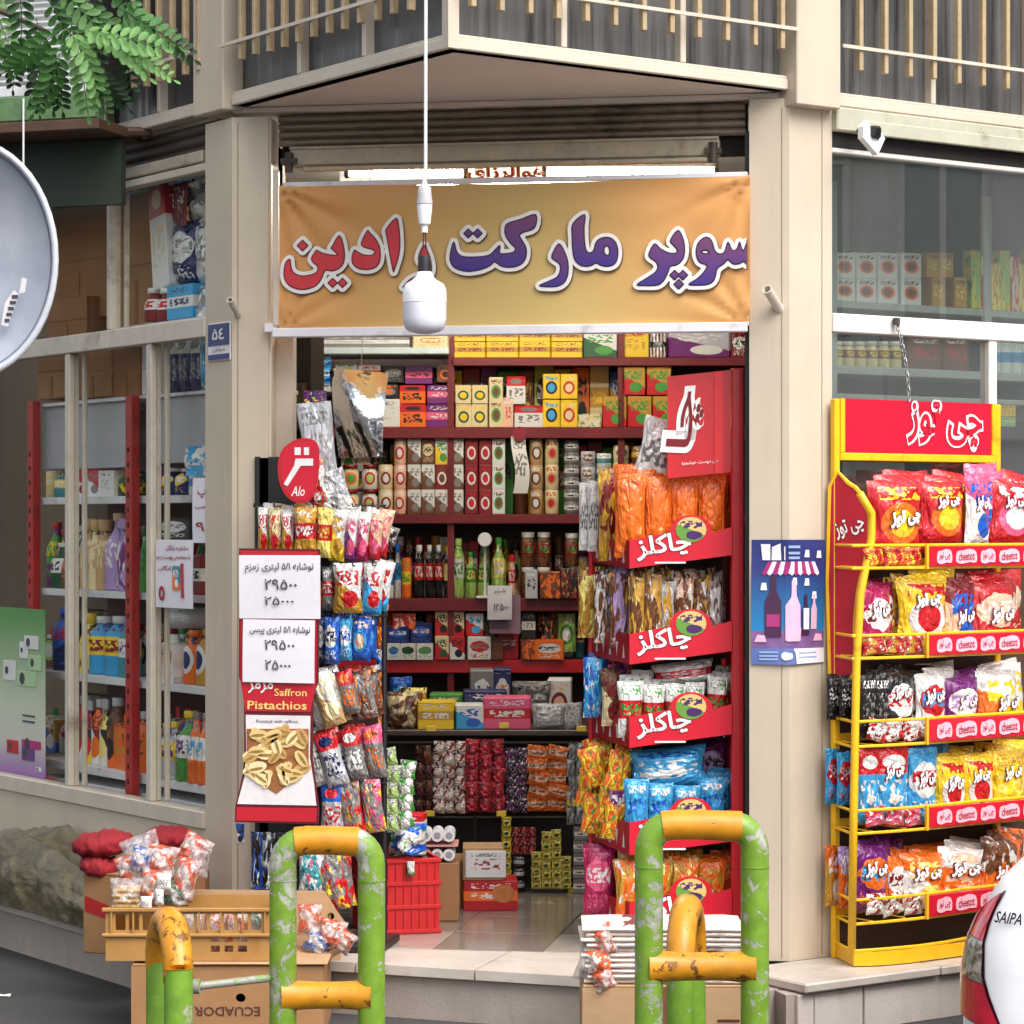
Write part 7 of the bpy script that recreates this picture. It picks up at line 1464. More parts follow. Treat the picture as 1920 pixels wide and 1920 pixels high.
for k in range(8):
    x = -w_/2+.02+k*(w_-.04)/7; m = M(); m.box(x-.003, x+.003, -.012, -.001, h_*.5+.009, h_-.007, .001); m.obj('rib', mTan, t)
# second carton lid standing behind with punched holes
xa, xb, za, zb_ = F9.rect((352, 1668, 650, 1800), .42); 
t = thing('fruit_carton', 'shallow tan fruit carton with punched holes, its torn corner raised, behind the crate', 'carton', F9.world(xa, .42, za), F9.a); w_ = xb-xa; h_ = zb_-za
hl = [[(w_*(.06+.1*k), h_*.78), (w_*(.06+.1*k)+.03, h_*.78), (w_*(.06+.1*k)+.03, h_*.92), (w_*(.06+.1*k), h_*.92)] for k in range(5)]+[[(w_*.90+.013*math.cos(a*.6283), h_*.62+.013*math.sin(a*.6283)) for a in range(10)]]
m = M(); m.prism([(0, 0), (w_*.96, 0), (w_, h_*.5), (w_*.93, h_*.72), (w_*.86, h_*.98), (0, h_)], 0, .007, hl); m.obj('front', mCardPale, t)
m = M(); m.box(0, w_*.9, .0075, .012, .01, h_*.9); m.obj('backing', mCardDark, t)
m = M(); m.box(.01, w_*.9, -.26, -.003, .0, .008); m.obj('bottom', mCardPale, t)
lip = [(w_*.5, -.22, h_*.05), (w_*.8, -.24, h_*.08), (w_*1.02, -.18, h_*.32), (w_*.98, -.05, h_*.5)]
m = M(); m.tube(lip, .012, 6); m.obj('torn_lip', mCardPale, t)
def filmat(name, c, a=.5, c2=None):
    b = NB(name); P = b.objc(); n = b.noise(P, 2.6, 2, .5, .8); b.col(b.mix(b.ramp(n, .47, .53), lin(c), lin(c2 or c))); b.rough(.15); b.b.inputs['Coat Weight'].default_value = .5
    tr = b.n('ShaderNodeBsdfTransparent'); mx = b.n('ShaderNodeMixShader'); k = b.noise(P, 4, 3); f = b.ramp(k, .35, .7); f2 = b.math('ADD', b.math('MULTIPLY', f, .5), a-.25)
    b.l(f2, mx.inputs[0]); b.l(tr.outputs[0], mx.inputs[1]); b.l(b.b.outputs[0], mx.inputs[2]); b.l(mx.outputs[0], b.out.inputs[0]); b.bump(b.noise(P, 6, 3, .55, 1.0), .7, .05); return b.m
mFilm = filmat('clear_film', (226, 214, 216), .42, (240, 236, 238)); mFilmO = filmat('orange_print_film', (236, 96, 50), .72, (238, 222, 220)); mFilmB = filmat('blue_print_film', (60, 120, 200), .72, (240, 232, 232)); mFilmG = filmat('green_print_film', (70, 120, 96), .8, (206, 200, 196))
mBread = plain('flat_bread', (214, 176, 112), .8, 0, .25, 22, .3)
def crump(name, label, cat, fr, d, q, mat, dep, ry=0, rz=0, rx=0, me=None, group=None):
    x0, x1, z0, z1 = fr.rect(q, d); o = link(name, me or PR.choice(ME_CRUMP), mat, None, fr.world((x0+x1)/2, d+dep/2, z0), (rx, ry, fr.a+rz), (x1-x0, dep, z1-z0)); return tag(o, label, cat, group)
def breadpack(label, fr, d, q, film, n=5, ry=0):
    x0, x1, z0, z1 = fr.rect(q, d); w_, h_ = x1-x0, z1-z0; t = thing('bread_bag', label, 'bread bag', fr.world((x0+x1)/2, d, z0), fr.a); t.rotation_euler = (0, ry, fr.a)
    for k in range(n):
        m = M(); hz0 = h_*.72*k/n; m.box(-w_*.42+.004*(k % 2), w_*.42-.003*(k % 3), .01, .10, hz0+.001, hz0+h_*.72/n-.002, .006); m.obj('bread', mBread, t)
    o = link('film', ME_CRUMP[0], film, t, (0, .05, 0), (0, 0, 0), (w_, .15, h_)); return t
breadpack('clear bag of stacked flat bread at the corner of the tan crate', F9, .06, (202, 1650, 266, 1706), mFilm, 4)
breadpack('clear bag of flat bread with orange print at the middle of the crate', F9, .10, (255, 1634, 312, 1706), mFilmO, 3, .1)
crump('bread_bag', 'green and clear bread bag lying on the crate', 'bread bag', F9, .08, (300, 1660, 348, 1704), mFilmG, .12)
crump('bread_bag', 'clear bread bag with long orange stripes beside the pillar', 'bread bag', F9, .10, (312, 1612, 356, 1694), mFilmO, .12, .25)
crump('bread_bag', 'clear bread bag with orange print on the upper heap', 'bread bag', F9, .16, (222, 1604, 288, 1664), mFilmO, .14, -.3)
crump('bread_bag', 'bread bag with orange blossoms of print at the heap top', 'bread bag', F9, .18, (262, 1588, 322, 1650), mFilmO, .14, .2)
crump('bread_bag', 'blue printed bread bag in the middle of the heap', 'bread bag', F9, .12, (236, 1590, 276, 1640), mFilmB, .1, .2)
crump('bread_bag', 'rumpled clear bag over the red sack', 'bread bag', F9, .22, (240, 1566, 314, 1632), mFilm, .14, -.4)
crump('bread_bag', 'clear bag with orange print reaching the pillar', 'bread bag', F9, .26, (318, 1566, 376, 1622), mFilmO, .12, .5)
crump('bread_bag', 'silvery clear bag against the pillar foot', 'bread bag', F9, .24, (340, 1590, 384, 1648), mFilm, .12, .2)
for k, (q, mt, l) in enumerate((((556, 1700, 602, 1758), mFilmO, 'orange printed loose bag in the shallow carton'), ((590, 1728, 642, 1780), mFilmO, 'crumpled orange bag in the carton corner'), ((560, 1752, 612, 1792), mFilmB, 'blue and orange bag at the carton rim'), ((604, 1742, 652, 1784), mFilmO, 'small orange bag by the torn lip'))): crump('plastic_bag', l, 'bag', F9, .22-.02*k, q, mt, .1, .2*k)
for k in range(4): m = M(); o = crump('plastic_bag', ('white', 'red and white', 'orange and white', 'pale')[k]+' bag seen through the crate cut-outs', 'bag', F9, .05, (340+k*40, 1712, 384+k*40, 1790), (mFilm, mFilmO, mFilmO, mFilmG)[k], .1)
bl = put('pack', F9, .05, (292, 1640, 320, 1670), ('w', 'gr', 'sv'), 'small white printed label card on the bread heap', style='plain', foil=False, nm='label_card'); put('pack', F9, .03, (262, 1682, 284, 1706), ('w', 'gr', 'sv'), 'white price card at the crate rim', style='plain', foil=False, nm='label_card'); put('pack', F9, .045, (290, 1668, 306, 1698), ('w', 'b', 'gr'), 'narrow white card among the bread bags', style='plain', foil=False, nm='label_card')
# cartons and sacks on the window ledge
FG = camframe(9.62)
def simplebox(label, fr, d, q, z0, dep, mat, rz=0, stripe=None):
    x0, x1, za, zb_ = fr.rect(q, d); w_ = x1-x0; h_ = zb_-z0; t = thing('cardboard_box', label, 'box', fr.world((x0+x1)/2, d, z0), fr.a+rz)
    m = M(); m.box(-w_/2, w_/2, 0, dep, 0, h_, .004); m.obj('box', mat, t); m = M(); m.box(-w_/2+.003, w_/2-.003, -.001, dep*.5, h_+.0005, h_+.004); m.obj('flap', mat, t)
    if stripe: m = M(); m.add([(-w_/2+.01, -.0015, h_*.52), (w_/2, -.0015, h_*.40), (w_/2, -.0015, h_*.56), (-w_/2+.01, -.0015, h_*.72)], [(0, 1, 2, 3)]); m.obj('stripe', stripe, t)
    return t
simplebox('tan carton with slanting red stripe under the red sacks', FG, -.22, (146, 1640, 240, 1752), ZF, .25, mCard, -.5, mRedPost); simplebox('brown carton slumped between the tarpaulin and the striped carton', FL, -.16, (98, 1644, 160, 1716), ZF, .13, mCardDark, .1)
simplebox('brown carton in the gap behind the bread crate', FG, -.12, (352, 1640, 384, 1676), ZF+.12, .15, mCardDark, 0); simplebox('plain carton under the bread heap beside the pillar foot', FG, -.14, (240, 1690, 380, 1760), ZF, .2, mCard, 0)
b = NB('red_sack_cloth'); P = b.objc(); wv = b.noise(b.mapv(P, (60, 60, 60)), 2, 2); b.col(b.mix(b.ramp(b.noise(P, 5, 4), .3, .7), lin((104, 14, 24)), lin((158, 30, 40)))); b.rough(.85); b.bump(wv, .2, .003); mSack = b.m
def sack(label, fr, d, q, dep, ry=0):
    x0, x1, z0, z1 = fr.rect(q, d); w_, h_ = x1-x0, z1-z0; m = M(); off = Vector((q[0]*.13, 2, 5)); nu, nv = 22, 10
    def fn(u, v):
        a = v*2*math.pi; e = max(0, 1-abs(2*u-1)**2.6)**.55; e = max(e, .05)
        n = 1+.12*noise.noise(Vector((u*4, math.cos(a)*1.3, math.sin(a)*1.3))+off)-.16*abs(noise.noise(Vector((u*9, math.cos(a)*2.2+u*3, math.sin(a)*2.2))+off))
        return ((u-.5)*w_, math.cos(a)*dep/2*e*n, h_/2+math.sin(a)*h_/2*e*n+ .01*noise.noise(Vector((u*9, v*4, 0))+off))
    m.grid(fn, 44, 30); o = m.obj('red_sack', mSack, None, fr.world((x0+x1)/2, d+dep/2, z0), fr.a, True); o.rotation_euler = (0, ry, fr.a); return tag(o, label, 'sack')
sack('plump red mesh sack lying on top of the striped carton', FG, -.24, (128, 1562, 246, 1614), .20, -.10); sack('small red sack squeezed between the carton and the bigger sack', FG, -.24, (138, 1606, 214, 1652), .18, .15); sack('red sack lying behind the bread bags under the window sill', FG, -.10, (262, 1552, 362, 1600), .16, 0)
# tarpaulin heap
x0, x1, z0, z1 = FL.rect((-120, 1524, 262, 1690), -.2)
b = NB('tarpaulin'); P = b.objc(); n = b.noise(P, 6, 5, .6, .8); b.col(b.mix(b.ramp(n, .3, .7), lin((66, 60, 44)), lin((118, 108, 82)))); b.rough(.5); b.bump(b.noise(P, 14, 4, .6, 1.5), .6, .02); mTarp = b.m
m = M(); HT = z1-ZF; W_ = x1-x0
def tarp(u, v):
    """cloth thrown over goods: wavy hem, creased front, sagging top reaching back to the wall"""
    N = lambda a, b_, k: noise.noise(Vector((a, b_, k)))
    e = max(0, 1-abs(2*u-1)**7)**.5; x = (u-.5)*W_
    prof = HT*(.54+.28*math.exp(-((u-.5)/.22)**2)+.05*N(u*6, 0, 4))*e
    hem = .012+.035*abs(N(u*6, 2, 7)); wp = N(u*3.5, v*1.8, 1)
    f1 = math.sin(6.283*(u*5.5+v*1.1+.75*wp)); f2 = math.sin(6.283*(u*3.2-v*2.6+.9*N(u*4, v*3, 5))); f3 = math.sin(6.283*(u*17+v*3+1.2*wp))
    cr = .016*(f1*abs(f1)**.3)*(.4+.9*abs(N(u*4, v*2, 9)))+.012*f2*(.5+N(u*5, v*4, 2))+.0035*f3+.004*N(u*40, v*22, 3)
    if v < .55:
        f = v/.55; z = hem+(prof-hem)*f**.8; y = -.15-.05*math.sin(f*math.pi)*.6+.05*f*f; k = 1-.5*f
        return (x+cr*.4, y-cr*k, max(.0, z+cr*.25*f))
    f = (v-.55)/.45; return (x+cr*.3, -.10+.20*f, max(0, prof*(1-.12*math.sin(f*math.pi))+cr*.8))
m.grid(tarp, 130, 64); o = m.obj('tarpaulin', mTarp, None, FL.world((x0+x1)/2, -.16, ZF+.002), FL.a, True); tag(o, 'creased olive grey tarpaulin heaped over goods below the window sill', 'tarpaulin')
o = crump('plastic_bag', 'white plastic bag hanging out under the tarpaulin', 'bag', FL, -.245, (62, 1636, 104, 1708), plain('white_film', (226, 226, 228), .3, 0, .1), .05); o = crump('plastic_bag', 'grey clear plastic bag between the tarpaulin and the cartons', 'bag', FL, -.22, (92, 1622, 146, 1652), mFilm, .08)
m = M(); m.box(-.12, .12, 0, .03, 0, .006, .002); o = m.obj('wooden_strip', mFrameWorn, None, FL.world(FL.hit(90, 1720, -.24)[0], -.238, ZF+.002), FL.a); tag(o, 'pale flat strip lying on the ledge under the tarpaulin', 'strip')

# ================================================================== RED CRATE with cups in the doorway
cx, cy = FC.hit(770, 1740, .42), .42
t = thing('red_crate', 'red plastic crate with slotted sides standing inside the doorway', 'crate', (FC.hit(764, 1740, .42)[0], .36, ZF), math.radians(24))
w_, h_, dp = .27, FC.hit(770, 1606, .42)[1]-ZF, .30
mCrate = plain('crate_red', (190, 28, 32), .4, 0, .1, 6, 0, (130, 20, 24), 7)
m = M(); m.box(-w_/2, w_/2, 0, .01, 0, h_); m.box(-w_/2, -w_/2+.01, .0105, dp, 0, h_); m.box(w_/2-.01, w_/2, .0105, dp, 0, h_); m.box(-w_/2+.0105, w_/2-.0105, dp-.01, dp, 0, h_); m.box(-w_/2+.0105, w_/2-.0105, .0105, dp-.0105, .0, .01); m.obj('walls', mCrate, t)
for z in (.002, h_*.33, h_*.64, h_-.018):
    m = M(); m.box(-w_/2-.006, w_/2+.006, -.007, -.0005, z, z+.016, .002); m.box(-w_/2-.007, -w_/2-.0005, -.007, dp, z, z+.016, .002); m.box(w_/2+.0005, w_/2+.007, -.007, dp, z, z+.016, .002); m.obj('band', mCrate, t)
for k in range(9): x = -w_/2+.015+k*(w_-.03)/8; m = M(); m.box(x-.003, x+.003, -.005, -.0004, .019, h_-.019, .001); m.obj('rib', mCrate, t)
for k in range(8): y = .02+k*(dp-.03)/7; m = M(); m.box(-w_/2-.005, -w_/2-.0004, y-.003, y+.003, .019, h_-.019, .001); m.obj('rib', mCrate, t)
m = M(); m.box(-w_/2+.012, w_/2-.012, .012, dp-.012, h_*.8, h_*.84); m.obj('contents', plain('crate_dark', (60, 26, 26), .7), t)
ZR = ZF+h_
crump('plastic_bag', 'blue white and green rumpled wrapper on the red crate', 'bag', FC, .34, (718, 1548, 792, 1612), pk(C_['w'], C_['b'], C_['g'], 'wild', True), .16); put('box', FC, .42, (738, 1528, 790, 1566), ('w', 'r', 'sv'), 'white and red cup carton on the red crate', style='top', depth=.12); put('pack', FC, .33, (760, 1616, 776, 1644), ('w', 'g', 'sv'), 'white and green sachet stuck in the crate wall', style='split')
# cup towers on their side
mCup = plain('paper_cup', (226, 224, 228), .4, 0, .05, 20); FQ = camframe(10.2)
for j, py in enumerate((1566, 1602)):
    for k, px in enumerate((798, 820, 842)):
        x, z = FQ.hit(px, py, 0); m = M()
        pts = []; rr = []
        for i in range(13): pts.append((0, .012*i, 0)); rr.append(.021 if i % 2 else .0235)
        m.tube(pts, rr, 14); o = m.obj('cup_stack', mCup, None, FQ.world(x, -.02, z), FQ.a, 'auto'); tag(o, 'white paper cup stack lying on its side beside the red crate', 'cups', 'white cup stacks'); m2 = M(); m2.tube([(0, -.001, 0), (0, .0, 0)], .014, 10); m2.obj('cup_bottom', plain('cup_shadow', (150, 148, 154), .5), o)
x0, z0 = FQ.hit(788, 1617, 0); x1, z1 = FQ.hit(856, 1584, 0)
o = thing('cardboard_box', 'low tan carton carrying the paper cup stacks beside the red crate', 'box', FQ.world((x0+x1)/2, 0, ZF), FQ.a); hx_ = (x1-x0)/2+.01
m = M(); m.box(-hx_, hx_, -.02, .16, 0, z0-ZF, .004); m.obj('box', mCard, o); m = M(); m.box(-hx_+.004, hx_-.004, -.03, .16, z1-ZF-.004, z1-ZF+.0015); m.obj('divider', plain('pink_board', (206, 150, 144), .6), o)

# ================================================================== NEWSPAPERS on a carton
F8 = camframe(8.35)
t, w_, h_ = banana_box('tan fruit carton with round hand hole under the newspaper stack', F8, (1092, 1852, 1402, 1940), 0, .36, mCardPale, .0, ((-.135, .085, .018), (.135, .075, .018)), None, True)
m = M(); m.prism([(.20+.022*math.cos(a*.5236), .105+.020*math.sin(a*.5236)) for a in range(12)], -.003, -.001, [[(.20+.012*math.cos(a*.5236), .105+.011*math.sin(a*.5236)) for a in range(12)]]); m.box(.165, .235, -.003, -.001, .145, .152); m.obj('print', plain('carton_ink', (84, 44, 36), .8), t)
m = M(); m.box(-.02, .015, -.003, -.001, .0, h_); m.obj('label_strip', plain('carton_brown', (120, 72, 46), .8), t)
zs = h_+.008; nN = 11; ztop = F8.hit(1240, 1740)[1]
mNews = [pk((226, 214, 204), (150, 140, 136), (120, 60, 60), 'plain', False, i) for i in range(3)]; mNewsO = pk((236, 110, 60), (240, 220, 210), (230, 230, 230), 'wild', False, 2)
xa, xb = F8.hit(1096, 1800)[0], F8.hit(1400, 1800)[0]; rn = random.Random(9)
for k in range(nN):
    th = (ztop-zs)/nN; z = zs+k*th; m = M(); w2 = (xb-xa)/2; jx = rn.uniform(-.014, .014); jy = rn.uniform(-.012, .012)
    def fn(u, v, s=0): return ((u-.5)*2*w2, v*.27, th*.5+ (th*.46 if s else -th*.46)*(1-.5*abs(2*u-1)**6)+.003*noise.noise(Vector((u*5, v*3, k))))
    m.grid(lambda u, v: fn(u, v, 1), 10, 3); m.grid(lambda u, v: fn(u, v, 0), 10, 3, True)
    m.grid(lambda u, v: ((u-.5)*2*w2, -.010*math.sin(math.pi*v), th*.04+th*.92*v*(1-.2*abs(2*u-1)**6)), 10, 4)
    o = m.obj('newspaper', mNews[k % 3], None, F8.world((xa+xb)/2+jx, .03+jy, z), F8.a+rn.uniform(-.03, .03), True); tag(o, 'folded newspaper in the pale stack on the fruit carton' if k < nN-1 else 'topmost folded newspaper of the stack on the fruit carton', 'newspaper', 'stacked newspapers' if k < nN-1 else None)
for k, (q, l) in enumerate((((1082, 1736, 1150, 1778), 'orange and white printed sleeve at the top of the newspaper stack'), ((1080, 1770, 1130, 1812), 'orange sleeve halfway down the newspaper stack'), ((1086, 1804, 1136, 1850), 'orange and white sleeve at the foot of the newspaper stack'))): crump('plastic_sleeve', l, 'plastic sleeve', F8, .0-.01*k, q, mFilmO if k != 1 else mNewsO, .10, 1.2)
crump('plastic_sleeve', 'clear crumpled sleeve end sticking out of the newspapers', 'plastic sleeve', F8, .02, (1072, 1776, 1118, 1846), mFilm, .12, .3)

# ================================================================== SATELLITE DISH
FD = camframe(8.9)
cxd, czd = FD.hit(-62, 486)
t = thing('satellite_dish', 'grey satellite dish on a mast, with a paler rim', 'satellite dish', FD.world(cxd, 0, 0), FD.a)
b = NB('dish_steel'); P = b.objc(); b.col(b.mix(b.ramp(b.noise(P, 4, 4), .3, .7), lin((142, 150, 166)), lin((186, 192, 204)))); b.rough(.5); mDish = b.m
rw, rh = (104+62)*8.9/FPX, 221*8.9/FPX; m = M(); nR, nA = 8, 48; turn = 0
rings = []
for i in range(nR+1):
    f = i/nR; rings.append((f, .10*(f*f-1)))
def dish(s):
    vs = [(0, rings[0][1]*-1*s, 0)]
    return vs
vs = []; fs = []
for i in range(nR+1):
    f, dpt = rings[i]
    for j in range(nA): a = 2*math.pi*j/nA; vs.append((rw*f*math.cos(a), -dpt, czd+rh*f*math.sin(a)))
for i in range(nR):
    for j in range(nA): j2 = (j+1) % nA; fs.append((i*nA+j, i*nA+j2, (i+1)*nA+j2, (i+1)*nA+j))
m.add(vs, fs); m.obj('reflector', mDish, t, smooth=True)
m = M(); m.tube([(rw*math.cos(2*math.pi*j/nA), 0, czd+rh*math.sin(2*math.pi*j/nA)) for j in range(nA)], .011, 8, False, True); m.obj('rim', plain('dish_rim', (206, 210, 220), .35), t, smooth=True)  # rim in a paler grey than the reflector
m = M(); m.tube([(rw*.95*math.cos(2*math.pi*j/nA), .012, czd+rh*.95*math.sin(2*math.pi*j/nA)) for j in range(nA)], .004, 6, False, True); m.obj('rim_groove', plain('dish_groove', (110, 116, 130), .5), t, smooth=True)
sx, sz = FD.hit(18, 578); sx -= cxd
m = M(); m.prism([(sx-.03, sz-.055), (sx-.008, sz-.06), (sx+.028, sz+.05), (sx+.012, sz+.062), (sx-.018, sz+.02)], .012, .016); sk = m.obj('sticker', mBWhite, t)
for k in range(5): m = M(); m.box(sx-.018+.006*k, sx-.002+.007*k, .0085, .0115, sz-.045+.02*k, sz-.034+.02*k); m.obj('sticker_mark', mInk, sk)
m = M(); m.prism([(sx+.03, sz+.05), (sx+.05, sz+.055), (sx+.056, sz+.1), (sx+.04, sz+.105)], .010, .014); m.obj('sticker', mBWhite, t)
m = M(); m.tube([(-.02, .14, 0), (-.02, .14, czd+.1)], .025, 10); m.obj('mast', mShutDark, t); m = M(); m.box(-.06, .02, .10, .16, czd-.06, czd+.06, .005); m.obj('mount', mShutDark, t)
m = M(); m.tube([(-.05, .0, czd-rh*.9), (-.05, -.25, czd-rh*.5), (-.05, -.42, czd)], .010, 6); m.obj('feed_arm', mShutDark, t)

# ================================================================== NEIGHBOUR'S AWNING with corrugated sheet
FA = Frame(FL.world(-1.0, -.55)[:2], -8)
aw = thing('awning', 'green edged awning with pale corrugated sheet beyond the barred windows', 'awning', FA.world(0, 0, 0), FA.a)
def AW(px, py, d=0): return FA.hit(px, py, d)
xa, xb = AW(-80, 200)[0], AW(182, 200)[0]
zg0, zg1 = AW(90, 226)[1], AW(90, 180)[1]; zw1 = AW(90, 158)[1]
mGF = plain('green_fascia', (96, 128, 84), .5, 0, .2, 6, .1, (60, 84, 56), 4)
m = M(); m.box(xa, xb, -.02, .02, zg0, zg1, .004); m.obj('fascia', mGF, aw)
m = M(); m.box(xa, xb+.02, -.03, .35, zg0-.045, zg0-.004, .004); m.obj('under_beam', plain('brown_beam', (84, 60, 44), .6, 0, .3), aw)
m = M(); m.box(xa, xb-.04, -.012, .02, zg1+.001, zw1, .004); m.obj('white_strip', mShelfWhite, aw)
mCor = plain('corrugated_sheet', (196, 198, 196), .4, .1, .15, 5, 0, (140, 138, 132), 4); m = M()
nC = 60; zt_ = zw1+.75; m.grid(lambda u, v: (xa+(xb-.04-xa)*u, -.01+.008*math.cos(v*nC*math.pi*1.0)+.12*v, zw1+.002+(zt_-zw1)*v), 2, nC*2); m.obj('corrugated_sheet', mCor, aw, smooth=True)
m = M(); m.box(xb-.04, xb-.0, -.01, .3, zg1+.002, zt_); m.obj('end_post', mDark, aw)
m = M(); m.box(xa, xb, .2, .24, zg0-.3, zg0-.05); m.obj('inner_board', plain('dark_green_board', (40, 52, 40), .7), aw)
lq = FL.loc(*FA.world(xb, .3)[:2]);
m = M(); pw = FA.loc(*FL.world(FL.loc(*FA.world(xb-.1, .3)[:2])[0]+.2, .0)[:2]); m.tube([(xb-.1, .2, zg0-.02), (pw[0], pw[1]+.03, zg0-.02)], .02, 8); m.obj('wall_arm', plain('brown_beam', (84, 60, 44), .6, 0, .3), aw)
cxw = AW(44, 230, -.03)[0]; m = M(); m.tube([(cxw, -.03, zg1-.01), (cxw, -.03, AW(44, 420, -.03)[1])], .004, 6); m.obj('cord', mWhite, aw)

# ================================================================== TREE with feathery leaves reaching in
FT3 = camframe(7.6)
mLeaf = []
for i, c in enumerate(((44, 86, 36), (66, 116, 52), (112, 156, 88), (30, 62, 28))):
    b = NB('leaf_green_%d' % i); P = b.geo(); n = b.noise(P, 30, 3); cc = lin(c); b.col(b.mix(b.ramp(n, .3, .7), tuple(x*.75 for x in cc), tuple(x*1.2 for x in cc))); b.rough(.6)
    tl = b.n('ShaderNodeBsdfTranslucent'); tl.inputs[0].default_value = (*[x*1.2 for x in cc], 1); mx = b.n('ShaderNodeMixShader'); mx.inputs[0].default_value = .3; b.l(b.b.outputs[0], mx.inputs[1]); b.l(tl.outputs[0], mx.inputs[2]); b.l(mx.outputs[0], b.out.inputs[0]); mLeaf.append(b.m)
def frond_mesh(seed, n=11, L=.26, lw_=.052):
    """feather leaf: drooping rachis with paired rounded leaflets, along +x drooping in -z"""
    r = random.Random(seed); m = M(); pts = []
    for k in range(n+1): f = k/n; pts.append(Vector((L*(f-.12*f*f), .01*math.sin(f*3+seed), -L*.42*f*f)))
    m.tube(pts, .0018, 4)
    for k in range(1, n+1):
        p = pts[k]; f = k/n; ln = lw_*(.75+.4*math.sin(math.pi*min(1, f*1.05)))*(1 if k < n else .9)
        for s in ((-1, 1) if k < n else (0,)):
            d = Vector((.45, s*.9, -.28+r.uniform(-.15, .15))).normalized() if s else Vector((1, 0, -.5)).normalized()
            up = Vector((0, 0, 1)); sd_ = d.cross(up).normalized(); wd = ln*.23; vs = [p, p+d*ln*.3+sd_*wd*.8, p+d*ln*.7+sd_*wd, p+d*ln*.97+sd_*wd*.5, p+d*ln, p+d*ln*.97-sd_*wd*.5, p+d*ln*.7-sd_*wd, p+d*ln*.3-sd_*wd*.8]
            c_ = p+d*ln*.55-Vector((0, 0, .004)); m.add(vs+[c_], [(i, (i+1) % 8, 8) for i in range(8)])
    return m.mesh('frond', False)
FRS = [frond_mesh(i, 8+i % 3, .25+.03*(i % 3)) for i in range(6)]
bx_, bz_ = FT3.hit(-420, 500)
tr_ = thing('tree', 'street tree with feathery compound leaves hanging over the awning', 'tree', FT3.world(bx_, .5, 0), FT3.a)
b = NB('bark'); P = b.objc(); n = b.noise(b.mapv(P, (8, 8, 2)), 3, 5); b.col(b.mix(n, (.05, .04, .03), (.2, .16, .12))); b.rough(.9); b.bump(n, .6, .02); mBark = b.m
m = M(); m.tube([(0, 0, -.05), (.02, 0, 1.2), (-.03, .02, 2.6), (.05, 0, 3.6), (.1, 0, 4.4)], [.13, .11, .10, .08, .05], 12); m.obj('trunk', mBark, tr_, smooth=True)
def T3(px, py, d=0): x, z = FT3.hit(px, py, d); return Vector((x-bx_, d-.5, z))
limbs = [[Vector((.05, 0, 3.5)), T3(-150, -160, .1), T3(20, -70, 0), T3(180, -60, -.05)], [Vector((.0, 0, 3.2)), T3(-160, -40, .2), T3(-20, 10, .15), T3(90, 60, .1)], [Vector((.08, 0, 3.9)), T3(-60, -260, .0), T3(120, -180, -.1), T3(260, -120, -.1)]]
for l in limbs:
    m = M(); m.tube(l, [.04, .022, .012, .006], 7); m.obj('limb', mBark, tr_, smooth=True)
rl = random.Random(21)
tw = [(150, 62, 205, -15, 2), (150, 62, 250, 20, 2), (185, 60, 310, 30, 2), (160, 66, 180, 60, 1), (130, 60, 70, 40, 2), (120, 55, 40, 70, 1)]
fronds = []
# hand-set front sprays: (base px,py, in-plane angle below horizontal, size, tone, depth)
for (px, py, ang, sz_, tone, d) in ((150, 60, 70, 1.0, 2, -.1), (175, 62, 35, 1.0, 2, -.1), (165, 64, 95, .95, 2, -.05), (200, 66, 20, 1.0, 2, -.12), (140, 62, 150, .95, 1, -.06), (150, 66, 120, 1.0, 1, -.02), (215, 70, 48, .9, 1, 0), (120, 66, 165, .9, 1, .02), (230, 90, 30, .8, 2, -.05), (245, 20, 40, 1.0, 1, .02), (190, 10, 62, 1.0, 1, .04), (120, 0, 80, 1.0, 1, .05), (230, -10, 60, 1.0, 0, .08), (260, 0, 75, .9, 1, .1), (180, 100, 80, .8, 1, .05), (110, 90, 90, .9, 0, .1), (140, -20, 60, 1.0, 2, 0), (200, -20, 95, 1, 3, .15), (160, 20, 75, 1, 3, .18), (90, 40, 95, 1, 3, .2), (240, 40, 85, .9, 3, .15), (130, 110, 100, .8, 3, .12), (200, 120, 70, .75, 3, .12), (270, 30, 50, .9, 3, .12), (40, 80, 95, .7, 3, .1), (85, 130, 85, .6, 3, .08)):
    fronds.append((T3(px-26, py-6, d), ang, sz_*.86, tone))
for k in range(40): fronds.append((T3(rl.uniform(-260, 220), rl.uniform(-330, -60), rl.uniform(-.3, .4)), rl.uniform(20, 160), rl.uniform(.8, 1.1), rl.randint(0, 3)))
cr = bpy.data.objects.new('crown', None); COL.objects.link(cr); cr.parent = tr_; cr.empty_display_size = .05
for i, (p, ang, sz_, tone) in enumerate(fronds):
    a = math.radians(ang); o = link('frond', FRS[i % 6], mLeaf[tone], cr, p, (0, 0, 0), (sz_, sz_, sz_))
    # turn the leaf in the vertical plane and roll it towards the street
    from mathutils import Euler, Matrix
    R_ = Matrix.Rotation(a-.35, 3, 'Y') @ Matrix.Rotation(math.radians(rl.uniform(40, 80)), 3, 'X'); o.rotation_euler = R_.to_euler()

# ================================================================== PARKED CAR
FV = camframe(5.75)
xc, _ = FV.hit(1788, 1760)
car = thing('parked_car', 'white saloon car parked at the kerb, its tail lamp beside the yellow rack', 'car', FV.world(xc, 0, 0), math.radians(-8))
